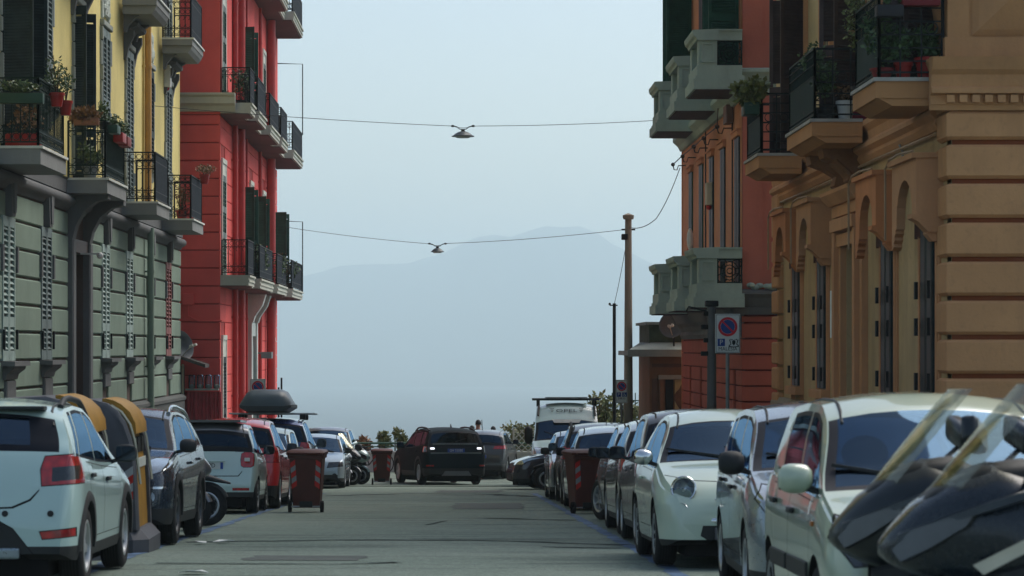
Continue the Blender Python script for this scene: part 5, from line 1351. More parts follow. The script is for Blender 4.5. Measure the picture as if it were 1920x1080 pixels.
def fiat_detail(root, S):
    zt, zb, side, zroof, L, hw = S['_f']
    for s in (-1, 1):
        for (y, z, r, x) in ((.57, .72, .108, .115), (.60, .52, .068, .062)):
            a = Vector((L/2-x, s*y, z)); mb = MB(); n = Vector((1, s*.28, .16 if r > .1 else 0)).normalized(); Q = n.to_track_quat('Z', 'Y').to_matrix().to_4x4()
            mb.lathe([(r*1.02, -.05), (r*1.12, .012), (r*1.05, .02), (r*.95, .014)], 26, Matrix.Translation(a) @ Q, 0)
            mb.lathe([(r*.95, .0), (r*.5, -.03), (.01, -.035)], 20, Matrix.Translation(a) @ Q, 1)
            mb.lathe([(r*.3, -.03), (r*.22, .0), (.005, .008)], 12, Matrix.Translation(a) @ Q, 0)
            o = mb.build('headlight' if r > .1 else 'fog_lamp', [M_CHROME, M_LAMPC if r > .1 else M_LAMPD], root, 50)
            mb = MB(); mb.lathe([(r*.97, .012), (r*.7, .02), (r*.35, .024), (.005, .025)], 20, Matrix.Translation(a) @ Q); mb.build('lens', glass('lamp_lens', (.9, .93, .93), .0, (.8, .85, .9)), o, 60)
    mb = MB(); pts = []
    for k in range(13): y = -.62+1.24*k/12; pts.append((L/2-.02-.16*abs(y/.62)**2.2+.03, y, .43))
    mb.tube(pts, .028, 8, 0); mb.v = [(x, y, .43+(z-.43)*1.25) for x, y, z in mb.v]; mb.build('chrome_bumper', M_CHROME, root, 60)
    mb = MB(); mb.cham(L/2-.0, L/2+.035, -.3, .3, .26, .37, .01); mb.build('number_plate', simple('plate_grey', (.1, .1, .11)), root)
    mb = MB(); ws0 = S['ws'][0]; mb.box(L/2-ws0-.42, L/2-ws0-.30, -.42, -.18, zb(ws0)+.03, zb(ws0)+.035); mb.build('permit', simple('permit_paper', (.6,.7,.8)), root)
    mb = MB(); mb.lathe([(.055, 0), (.05, .015), (.0, .018)], 20, Matrix.Translation((L/2-.055, 0, .66)) @ Matrix.Rotation(pi/2, 4, 'Y'), cap=True); mb.build('badge', simple('red_badge', (.25, .02, .03), .3), root, 60)
    mb = MB()
    for s in (-1, 1): mb.cham(L/2-.01, L/2+.02, s*.06, s*.3, .615, .635, .006)
    mb.build('whisker_trim', M_CHROME, root)
# --- right side, from the camera to the far end of the street
def car(S, label, X, Yc, heading, group, **k):
    """X = the flank nearest the middle of the road, Yc = centre along the street"""
    root = build_car(S, label, S.get('cat', 'car'), group, **k)
    sgn = 1 if X > 0 else -1
    park(root, X+sgn*S['W']/2, Yc, heading); return root
AW = PI          # nose towards the camera
S_ = spec(CITY, paint=P_CREAM, step=.06, lowz=(.32,.27,.3), mirrorm=P_CREAM, msize=(.09,.105,.085), handle=M_TRIM, marks=[('headlight','F',[(.42,.62),(.66,.60),(.76,.74),(.72,.86),(.48,.80)],M_LAMPD,.6),('grille','F',R4(-.01,.36,.62,.72),M_TRIM,.2),('air_intake','F',R4(-.01,.5,.30,.42),M_TRIM,.2)])
def panda_detail(root, S):
    zt, zb, side, zroof, L, hw = S['_f']
    for s in (-1, 1):
        for xa, xb in S['doors']:
            mb = MB(); y = side((xa+xb)/2, .52); mb.cham(L/2-xb+.05, L/2-xa-.03, s*(y+.006)-.012, s*(y+.006)+.012, .47, .57, .01); mb.build('rubbing_strip', M_TRIM, root)
        mb = MB(); y = side(.8, .8); mb.cham(L/2-.84, L/2-.78, s*(y+.008)-.01, s*(y+.008)+.01, .78, .81, .008); mb.build('side_repeater', simple('amber', (.35, .12, .03), .3), root)
car(S_, 'cream small hatchback facing the camera behind the scooters at right', 1.97, 15.2, AW+.01, G_RIGHT, detail=panda_detail)
S_ = spec(CITY, L=3.98, W=1.70, H=1.52, wb=2.50, fo=.80, r=.30, top=[(0,.46),(.02,.62),(.12,.80),(.45,.93),(.86,1.0),(1.52,1.42),(1.9,1.505),(2.6,1.52),(3.3,1.49),(3.62,1.40),(3.86,1.0),(3.94,.82),(3.98,.5)], ws=(.86,1.52), rw=(3.62,3.86), side=[(1.12,1.62,2.12,2.12),(2.22,2.22,2.95,3.1),(3.18,3.08,3.3,3.5)], doors=[(1.06,2.16),(2.18,3.15)],
    paint=P_SILVER, step=.06, msize=(.09,.105,.09), handle=M_TRIM, wheel='seven', marks=[('headlight','F',[(.40,.66),(.70,.64),(.80,.80),(.74,.90),(.5,.86)],M_LAMPC,.6),('grille','F',[(-.01,.5),(.2,.52),(.28,.74),(-.01,.76)],M_TRIM,.2),('air_intake','F',R4(-.01,.6,.28,.4),M_TRIM,.2)])
car(S_, 'silver compact car with black mirrors between the cream and the ivory hatchbacks', 2.12, 20.0, AW+.03, G_RIGHT)
S_ = spec(CITY, L=3.55, W=1.63, H=1.49, wb=2.30, fo=.68, r=.295, gc=.2, sig=.07, round=(.22,.55,.2,.5), top=[(0,.42),(.015,.54),(.06,.66),(.2,.79),(.5,.90),(.86,.965),(1.46,1.37),(1.8,1.47),(2.2,1.49),(2.7,1.44),(3.02,1.34),(3.34,.98),(3.46,.8),(3.55,.45)], ws=(.86,1.46), rw=(3.02,3.34), belt=[(0,.62),(.86,.9),(2,.93),(3.5,.98)], tumble=.36, side=[(1.14,1.6,2.3,2.3),(2.38,2.38,2.62,2.95)], doors=[(1.1,2.36)],
    paint=P_IVORY, step=.05, msize=(.085,.095,.075), mirrorm=M_CHROME, lowz=(.26,.24,.26), marks=[('air_intake','F',[(-.01,.25),(.34,.25),(.42,.30),(.40,.38),(-.01,.38)],M_TRIM,.2),('seam','F',[(0,.775),(.45,.79),(.72,.84),(.72,.846),(.45,.797),(0,.782)],M_GAP,.6)])
car(S_, 'ivory retro hatchback with round headlights facing the camera', 1.80, 25.0, AW, G_RIGHT, detail=fiat_detail)
S_ = spec(CITY, paint=P_DKGREY, wheel='five', H=1.5, marks=[('tail_light','R',[(.62,.78),(.9,.78),(.9,1.04),(.70,1.04)],M_RED,.45)])
car(S_, 'dark grey hatchback with red tail lamp just behind the ivory retro hatchback', 1.93, 29.7, 0, G_RIGHT)
S_ = spec(HATCH, paint=P_CHAMP, H=1.52, wheel='seven', marks=[('tail_light','R',[(.55,.82),(.9,.80),(.9,.99),(.58,1.0)],M_RED,.5)])
car(S_, 'champagne grey hatchback with wide red tail lamp, second behind the ivory one', 1.98, 33.7, 0, G_RIGHT)
S_ = spec(HATCH, paint=P_SILVER, wheel='seven', steer=.35, marks=[('tail_light','R',[(.62,.80),(.9,.80),(.9,1.02),(.66,1.02)],M_RED,.45)])
car(S_, 'silver grey hatchback with turned front wheel just in front of the right brown bin', 2.10, 38.0, 0, G_RIGHT)
S_ = spec(HATCH, paint=paint('silver_white_paint', (.34,.41,.42), .4), H=1.47, wheel='ten', marks=[('tail_light','R',[(.60,.80),(.9,.80),(.9,1.0),(.62,1.0)],M_RED,.45)])
car(S_, 'silver white hatchback parked directly behind the right brown bin', 1.93, 46.6, 0, G_RIGHT)
S_ = spec(SUV, paint=P_DKGREY, H=1.68, rails=(2.0,4.0,M_TRIM), wheel='seven', marks=[('tail_light','R',[(.62,.88),(.95,.88),(.95,1.12),(.66,1.12)],M_RED,.45)])
def brake_bar(root, S):
    zt, zb, side, zroof, L, hw = S['_f']; x = S['rw'][0]-.04
    mb = MB(); mb.cham(L/2-x-.06, L/2-x, -.3, .3, zt(x)-.01, zt(x)+.035, .012); mb.build('brake_light', M_RED, root)
    mb = MB(); mb.tube([(L/2-x+.2, 0, zt(x)+.02), (L/2-x+.05, 0, zt(x)+.3)], .008, 5); mb.build('aerial', M_TRIM, root)
car(S_, 'dark estate with roof rails and red brake light bar, second behind the right brown bin', 1.95, 51.2, 0, G_RIGHT, detail=brake_bar)
S_ = spec(HATCH, paint=P_SILVER, wheel='five', marks=[('headlight','F',[(.42,.62),(.8,.66),(.8,.80),(.5,.76)],M_LAMPC,.6),('air_intake','F',R4(-.01,.5,.3,.45),M_TRIM,.2)])
car(S_, 'silver hatchback with pale windscreen facing the camera, third behind the right brown bin', 1.88, 55.4, AW, G_RIGHT)
S_ = spec(HATCH, paint=paint('plum_black_paint', (.03,.026,.036), .3, .22), wheel='seven', L=4.0, H=1.48, marks=[('headlight','F',[(.38,.60),(.84,.66),(.84,.84),(.5,.78)],M_LAMPC,.75),('grille','F',R4(-.01,.4,.56,.70),M_TRIM,.2),('air_intake','F',R4(-.01,.6,.24,.4),M_TRIM,.25)])
r_ = build_car(S_, 'plum black hatchback parked across the right row with its nose to the road', 'car', G_RIGHT); park(r_, 1.27+2.05, 68.6, -PI/2-.1)

# --- left side
S_ = spec(SUV, L=4.08, W=1.76, H=1.58, wb=2.59, fo=.82, r=.33, gc=.24, step=.05, top=[(0,.52),(.03,.7),(.2,.82),(.6,.92),(1.05,1.01),(1.8,1.44),(2.2,1.53),(2.8,1.55),(3.4,1.525),(3.68,1.46),(3.93,1.12),(4.02,.9),(4.08,.52)], belt=[(0,.75),(1.05,.95),(2.3,.99),(4.0,1.08)], ws=(1.05,1.8), rw=(3.70,3.92), tumble=.3,
    side=[(1.36,1.9,2.34,2.34),(2.43,2.43,3.12,3.3),(3.4,3.25,3.36,3.52)], doors=[(1.28,2.38),(2.40,3.36)], lowz=(.42,.34,.36), rin=2, rails=(1.85,3.4,M_TRIM), handle=M_TRIM, paint=P_WHITE, rglass=glass('rear_tint', (.16,.2,.23), .07),
    marks=[('tail_light','R',[(.585,.84),(.9,.86),(.9,1.08),(.86,1.09),(.60,1.07),(.57,.97)],M_RED,.42),('lamp_core','R',[(.66,.87),(.86,.89),(.86,1.0),(.66,.985)],M_LAMPD,.3),('seam','R',[(0,.648),(.36,.66),(.50,.72),(.565,.80),(.565,.815),(.49,.735),(.35,.675),(0,.662)],M_GAP,.3),('tail_panel','R',[(-.01,.30),(.52,.30),(.36,.50),(.22,.575),(-.01,.58)],M_TRIM,.3),('reflector','R',[(.60,.42),(.84,.44),(.84,.50),(.58,.475)],M_RED,.3)], wipers=(('R',.0,.42),), plates=[('R',.50,'',False)])
def dacia_detail(root, S):
    zt, zb, side, zroof, L, hw = S['_f']
    mb = MB(); mb.cham(-L/2-.02, -L/2+.06, -.42, .42, .26, .35, .02); mb.build('skid_plate', P_SILVER, root)
    for y in (-.66, -.3, .3, .66):
        mb = MB(); mb.lathe([(.026, 0), (.024, .006), (0, .007)], 12, Matrix.Translation((-L/2+.012, y, .62)) @ Matrix.Rotation(-pi/2, 4, 'Y'), cap=True); mb.build('parking_sensor', M_TRIM, root)
    mb = MB(); mb.cham(-L/2+.32, -L/2+.50, -.56, .56, zt(3.66)-.012, zt(3.66)+.022, .012); mb.build('spoiler', M_TRIM, root)
    for y in (-.32, .32): mb = MB(); mb.tube([(-L/2+.06, y, .8), (-L/2+.0, y, .8)], .01, 6)
car(S_, 'white crossover hatchback with black roof rails, rear to the camera at far left', -3.05, 22.3, -.012, G_LEFT, detail=dacia_detail)
S_ = spec(SUV, paint=P_NAVY, step=.06, rails=(2.0,3.9,M_CHROME), wheel='five', darkrim=True, L=4.25, marks=[('headlight','F',[(.46,.80),(.62,.78),(.86,.86),(.86,.98),(.74,1.0),(.50,.92)],M_LAMPC,.65),('fog_lamp','F',circle(.66,.55,.07),M_LAMPC,.4),('grille','F',R4(-.01,.42,.60,.72),M_TRIM,.2),('bumper_trim','F',R4(.5,.84,.64,.665),M_CHROME,.45),('air_intake','F',R4(-.01,.5,.36,.5),M_TRIM,.25)])
car(S_, 'navy black compact crossover facing the camera just behind the yellow recycling containers', -3.2, 30.4, AW, G_LEFT)
SMART = spec(CITY, L=2.70, W=1.66, H=1.55, wb=1.87, fo=.42, r=.295, gc=.22, step=.06, sig=.06, round=(.14,.4,.1,.35), top=[(0,.5),(.02,.66),(.1,.82),(.35,.95),(.55,1.02),(1.1,1.46),(1.4,1.545),(1.9,1.55),(2.25,1.50),(2.36,1.43),(2.54,1.03),(2.63,.88),(2.66,.72),(2.70,.5)], belt=[(0,.72),(.55,.95),(1.5,.98),(2.7,1.02)], ws=(.55,1.1), rw=(2.36,2.54), tumble=.26, side=[(.82,1.2,2.0,2.12)], doors=[(.8,1.95)],
    paint=P_SMART, upper=P_GREY, lowz=(.32,.3,.36), mirrorm=M_TRIM, marks=[('tail_light','R',[(.56,.80),(.60,.775),(.72,.775),(.765,.80),(.775,.90),(.765,.995),(.72,1.02),(.60,1.02),(.56,.995),(.55,.90)],M_RED,.45),('bumper_trim','R',R4(.42,.70,.385,.43),M_RED,.3),('seam','R',[(0,.62),(.52,.62),(.58,.70),(.58,.72),(.51,.635),(0,.635)],M_GAP,.3)], plates=[('R',.80,'199PD',False)], rglass=M_GLASSD, seal=M_SEAL)
def smart_detail(root, S):
    zt, zb, side, zroof, L, hw = S['_f']
    for s in (-1, 1):
        mb = MB(); mb.cham(-L/2+.035, -L/2+.065, s*.66-.045, s*.66+.045, .87, .93, .01); mb.build('reversing_lamp', simple('clear_lens', (.6,.63,.6), .15), root)
    mb = MB(); mb.box(-L/2+.35, L/2-1.1, -.52, .52, 1.525, 1.566); mb.build('roof_panel', P_DKGREY, root)
    mb = MB(); mb.cham(-L/2-.0, -L/2+.04, -.3, .3, .86, .885, .01); mb.build('tailgate_handle', P_SMART, root)
car(SMART, 'pale silver two-seat microcar with dark grey roof and squarish red lamps, rear to the camera', -3.37, 43.9, 0, G_LEFT, detail=smart_detail)
S_ = spec(HATCH, paint=P_RED, L=3.95, H=1.66, W=1.75, r=.32, step=.07, top=[(0,.5),(.03,.7),(.14,.86),(.5,1.0),(.95,1.08),(1.6,1.54),(2.0,1.645),(2.6,1.66),(3.2,1.63),(3.62,1.54),(3.80,1.10),(3.9,.85),(3.95,.5)], belt=[(0,.78),(1,1.0),(2.4,1.05),(4.05,1.12)], ws=(.95,1.6), rw=(3.62,3.8), rglass=M_GLASSD, lowz=(.3,.26,.42), mirrorm=M_TRIM, handle=M_TRIM, marks=[('tail_light','R',[(.62,.84),(.9,.84),(.9,1.04),(.66,1.04)],M_RED,.4)])
car(S_, 'bright red hatchback, rear to the camera beyond the pale microcar', -3.24, 47.8, 0, G_LEFT)
S_ = spec(CITY, paint=P_WHITE, H=1.5, L=3.5, sig=.08, marks=[('headlight','F',circle(.5,.72,.1),M_LAMPC,.5)])
car(S_, 'small white city car half hidden behind the brown bin on the left', -3.32, 52.6, AW, G_LEFT)
S_ = spec(SUV, paint=P_BLUE, L=4.7, W=1.9, H=1.80, wb=2.78, fo=.9, r=.37, gc=.26, step=.07, top=[(0,.65),(.03,.85),(.16,1.0),(.6,1.1),(1.2,1.18),(1.85,1.66),(2.25,1.77),(3.0,1.80),(3.9,1.76),(4.25,1.68),(4.5,1.25),(4.62,.95),(4.7,.6)], belt=[(0,.9),(1.2,1.1),(2.6,1.15),(4.6,1.2)], ws=(1.2,1.85), rw=(4.25,4.5), side=[(1.52,2.0,2.5,2.5),(2.6,2.6,3.35,3.5),(3.6,3.55,3.95,4.05)], doors=[(1.45,2.55),(2.57,3.55)], rglass=M_GLASSD, wheel='five', msize=(.1,.12,.11), marks=[('tail_light','R',[(.66,.95),(.98,.95),(.98,1.22),(.72,1.22)],M_RED,.4)])
def roofbox(root, S):
    zt, zb, side, zroof, L, hw = S['_f']
    for k, x in enumerate((2.6, 3.6)):
        mb = MB(); mb.cham(L/2-x-.035, L/2-x+.035, -.98, .98, 1.86, 1.895, .012)
        mb.build('roof_bar', M_ALLOY, root)
        for s in (-1, 1): mb = MB(); mb.cham(L/2-x-.07, L/2-x+.07, s*.7-.07, s*.7+.07, 1.74, 1.862, .03); mb.build('bar_foot', M_TRIM, root)
CAR_B = car(S_, 'tall blue off-road car with roof bars, rear to the camera on the left', -3.32, 59.4, 0, G_LEFT, detail=roofbox)
def roof_box_thing():
    D = thing('roof_box', 'grey ribbed roof box strapped on the blue off-road car', 'roof box'); M = CAR_B.matrix_world.copy()
    D.matrix_world = M @ Matrix.Translation((-.85, .1, 1.9)) @ Matrix.Diagonal((1.1, 1.2, 1.15, 1))
    rings = []
    for x, w, z0, z1 in ((-1.0,.34,.1,.16),(-.96,.46,.04,.30),(-.8,.50,.02,.42),(-.3,.52,.0,.46),(.4,.50,.0,.44),(.85,.40,.02,.30),(1.0,.24,.08,.15)):
        pts = []
        for (a, b) in ((-1,.32),(-.96,.42),(-.72,.9),(-.5,1),(.5,1),(.72,.9),(.96,.42),(1,.32)): pts.append(Vector((x, w*a, z0+(z1-z0)*b)))
        rings.append(pts)
    mb = MB(); mb.loft(rings, caps=True, closed=True); mb.build('lid', simple('roofbox_grey', (.075,.105,.125), .4, var=.1), D, 50)
    rings = []
    for x, w, z0, z1 in ((-1.0,.33,.09,.12),(-.97,.48,.02,.14),(-.3,.54,.0,.16),(.4,.52,.0,.16),(.85,.42,.02,.13),(1.0,.24,.08,.1)): rings.append([Vector((x, w*a, z0+(z1-z0)*b)) for a, b in ((-1,.6),(-1,1),(1,1),(1,.6),(.7,0),(-.7,0))])
    mb = MB(); mb.loft(rings); mb.build('tray', simple('roofbox_dark', (.05,.06,.07), .5), D, 40)
roof_box_thing()
S_ = spec(HATCH, paint=paint('ice_silver_paint', (.32,.40,.45), .4), L=4.5, W=1.77, H=1.43, wb=2.65, fo=.9, r=.32, marks=[('headlight','F',[(.42,.56),(.84,.60),(.84,.72),(.46,.70)],M_LAMPD,.6),('air_intake','F',R4(-.01,.7,.26,.36),M_TRIM,.3),('fog_lamp','F',circle(.62,.34,.06),M_LAMPC,.4)])
car(S_, 'ice silver saloon facing the camera just past the blue off-road car', -3.12, 71.4, AW, G_LEFT)
S_ = spec(SUV, paint=P_GREY, H=1.74, L=4.4, top=[(0,.6),(.03,.8),(.16,.95),(.55,1.05),(.95,1.14),(1.6,1.64),(1.95,1.73),(2.7,1.74),(3.6,1.72),(4.1,1.66),(4.3,1.2),(4.36,.9),(4.4,.6)], ws=(.95,1.6), rw=(4.1,4.3), side=[(1.3,1.75,2.3,2.3),(2.4,2.4,3.2,3.3)], doors=[(1.2,2.34),(2.36,3.3)], msize=(.1,.12,.11), marks=[('headlight','F',[(.46,.78),(.86,.82),(.86,.96),(.5,.9)],M_LAMPC,.6)])
car(S_, 'dark grey people carrier facing the camera beyond the ice silver saloon', -3.1, 77.6, AW, G_LEFT)

# --- at the crossing
S_ = spec(SUV, paint=P_RR, sglass=M_GLASSD, rglass=M_GLASSD, L=4.60, W=1.90, H=1.73, wb=2.74, fo=.88, r=.37, gc=.26, step=.06, top=[(0,.6),(.03,.82),(.16,.98),(.6,1.06),(1.25,1.15),(1.95,1.60),(2.4,1.71),(3.0,1.73),(3.9,1.69),(4.25,1.64),(4.46,1.22),(4.55,1.0),(4.60,.6)], belt=[(0,.9),(1.25,1.07),(2.6,1.10),(4.5,1.20)], ws=(1.25,1.95), rw=(4.25,4.46), side=[(1.6,2.1,2.55,2.55),(2.63,2.63,3.4,3.5),(3.6,3.6,4.0,4.08)], doors=[(1.5,2.59),(2.61,3.55)], rails=(2.2,4.0,M_TRIM), msize=(.1,.12,.11), lowz=(.45,.42,.5),
    marks=[('tail_light','R',[(.66,.98),(.96,.98),(.96,1.16),(.66,1.16)],M_LAMPD,.4),('reflector','R',R4(.7,.9,.56,.60),M_RED,.3),('black_panel','R',R4(-.01,.66,1.10,1.17),M_SEAL,.3)], plates=[('R',1.03,'GH 555BE',True)], wipers=(('R',.0,-.35),))
def rr_detail(root, S):
    zt, zb, side, zroof, L, hw = S['_f']
    for s in (-1, 1):
        mb = MB(); x = top_x(smoothed(S['top'], L), 1.08, L, False); mb.cham(L/2-x-.015, L/2-x+.06, s*.72-.07, s*.72+.07, 1.06, 1.12, .02); mb.build('reversing_lamp', M_LIT, root)
    Mt = Matrix.Translation((L/2-top_x(smoothed(S['top'], L), 1.2, L, False)-.012, 0, 1.205)) @ Matrix(((0,0,-1,0),(-1,0,0,0),(0,1,0,0),(0,0,0,1)))
    lettering('D I S C O V E R Y', .085, M_CHROME, root, Mt, 'lettering')
    tp = smoothed(S['top'], L)
    for z, hh, wd in ((1.205, .045, .70), (.945, .03, .78)):  # lighter bands imitating the tailgate shoulders reflecting the sky
        x = top_x(tp, z, L, False); mb = MB(); mb.cham(L/2-x-.008, L/2-x+.05, -wd, wd, z-hh, z+hh, .01); mb.build('tailgate_sky_sheen', simple('sky_sheen_grey', (.16,.20,.21), .35, .5), root)
    mb = MB(); mb.prism([(-.45,.28),(.45,.28),(.36,.42),(-.36,.42)], lambda y, z, x: Vector((x, y, z)), -L/2-.015, -L/2+.05); mb.build('skid_plate', simple('skid_grey', (.13,.14,.15), .5), root)
    mb = MB(); mb.loft([[Vector((-L/2+.75+dx*k, dy*k, 1.72+h)) for dx, dy in ((-.1,-.02),(.08,0),(-.1,.02))] for k, h in ((1, 0), (.3, .1))]); mb.build('aerial_fin', M_TRIM, root)
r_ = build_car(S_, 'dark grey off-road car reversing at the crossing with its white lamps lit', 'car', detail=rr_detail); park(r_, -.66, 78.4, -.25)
S_ = spec(SUV, paint=P_DKGREY, L=4.12, W=1.78, H=1.57, wheel='five', rglass=M_GLASSD, rails=None, top=[(0,.55),(.03,.74),(.16,.88),(.55,1.0),(1.05,1.06),(1.75,1.46),(2.15,1.56),(2.7,1.57),(3.3,1.53),(3.62,1.45),(3.95,1.12),(4.06,.9),(4.12,.55)], rw=(3.62,3.95), side=[(1.36,1.88,2.34,2.34),(2.43,2.43,3.1,3.25)], marks=[('tail_light','R',[(.46,.98),(.95,.98),(.95,1.10),(.52,1.08)],M_RED,.45),('bumper_trim','R',R4(-.01,.9,.46,.50),M_ALLOYD,.3)], plates=[('R',.74,'FG 134JM',False)], wipers=(('R',.0,-.4),))
def captur_detail(root, S):
    L = S['L']; mb = MB(); mb.prism([(0,-.09),(.055,0),(0,.09),(-.055,0)], lambda y, z, x: Vector((x, y, .98+z)), -L/2-.0+.03, -L/2+.09); mb.build('badge', M_CHROME, root)
    mb = MB(); mb.tube([(-.9, 0, 1.56), (-1.05, 0, 1.9)], .012, 5); mb.build('aerial', M_TRIM, root)
r_ = build_car(S_, 'grey crossover with red tail lamps right behind the reversing off-road car', 'car', detail=captur_detail); park(r_, .85, 85.0, .12)
VAN = dict(L=5.4, W=2.05, H=2.55, wb=3.4, fo=.95, r=.34, gc=.26, step=.09, top=[(0,.62),(.03,.9),(.2,1.08),(.6,1.22),(.85,1.32),(1.35,1.93),(1.5,2.05),(1.74,2.29),(2.0,2.39),(2.3,2.42),(5.3,2.42),(5.36,2.3),(5.40,1.0)], belt=[(0,.95),(.85,1.2),(1.5,1.3),(5.4,1.3)], ws=(.85,1.35), rw=(5.32,5.33), tumble=.07, crown=.08, head=.2, side=[(1.25,1.5,2.1,2.1)], doors=[(1.15,2.2)], paint=P_WHITE, wheel='cover', msize=(.12,.13,.26), mirror=(1.15,.12), gutter=False,
    marks=[('headlight','F',[(.62,.85),(.92,.9),(.92,1.12),(.7,1.1)],M_LAMPC,.6),('grille','F',R4(-.01,.55,.62,.95),M_TRIM,.3)], cat='van')
def van_detail(root, S):
    zt, zb, side, zroof, L, hw = S['_f']
    for k, x in enumerate((1.9, 3.4)):
        mb = MB(); mb.cham(L/2-x-.04, L/2-x+.04, -1.0, 1.0, 2.5, 2.54, .012); mb.build('roof_bar', M_TRIM, root)
        for s in (-1, 1): mb = MB(); mb.cham(L/2-x-.06, L/2-x+.06, s*.82-.05, s*.82+.05, 2.3, 2.505, .02); mb.build('bar_foot', M_TRIM, root)
    mb = MB(); mb.cham(L/2-3.9, L/2-1.92, -.62, .62, 2.55, 2.575, .012); mb.build('solar_panel', simple('panel_grey', (.35,.4,.42), .3), root)
    for s in (-1, 1): mb = MB(); mb.tube([(L/2-1.46, s*.82, 2.03), (L/2-1.74, s*.80, 2.28), (L/2-2.0, s*.80, 2.38)], .03, 6); mb.build('side_strip', M_TRIM, root)
    sl = (Vector((L/2-1.72, 0, zt(1.72)))-Vector((L/2-1.5, 0, zt(1.5)))).normalized()
    x = 1.60; c = Vector((L/2-x, 0, zt(x)+.012)); yv = Vector((0, 1, 0)); n = yv.cross(sl).normalized()
    if n.x < 0: n = -n
    Mt = Matrix((yv, sl, n)).transposed().to_4x4(); Mt = Matrix.Translation(c+n*.012) @ Mt
    lettering('OPEL', .17, simple('black_vinyl', (.02,.03,.035), .5), root, Mt, 'lettering', .002, 'CENTER', 1.6)
    mb = MB()
    for s in (-1, 1):
        for k in range(3):
            y0, y1 = s*(.36+.02*k), s*(.50-.03*k); zz = .075-.065*k
            mb.add([Mt @ Vector(v) for v in ((y0, zz, .002), (y1, zz+.02, .002), (y1, zz+.04, .002), (y0, zz+.025, .002))], [(0,1,2,3)])
    mb.build('wing_stripes', MATS['black_vinyl'], root)
    x = 1.27; c = Vector((L/2-x+.03, 0, zt(x)+.02)); sl = Vector((-.5, 0, .7)).normalized(); n = yv.cross(sl).normalized()
    Mt = Matrix.Translation(c+n*.015) @ Matrix((yv, sl, n)).transposed().to_4x4(); mb = MB(); mb.add([Mt @ Vector(v) for v in ((-.36,-.05,0),(.36,-.05,0),(.42,.07,0),(-.42,.07,0))], [(0,1,2,3)]); mb.build('windscreen_banner', simple('banner_white', (.65,.68,.66)), root)
r_ = build_car(VAN, 'white high-roof van with black roof bars and black lettering above its windscreen', 'van', detail=van_detail, name='parked_van'); park(r_, 3.12, 75.0, AW+.03)
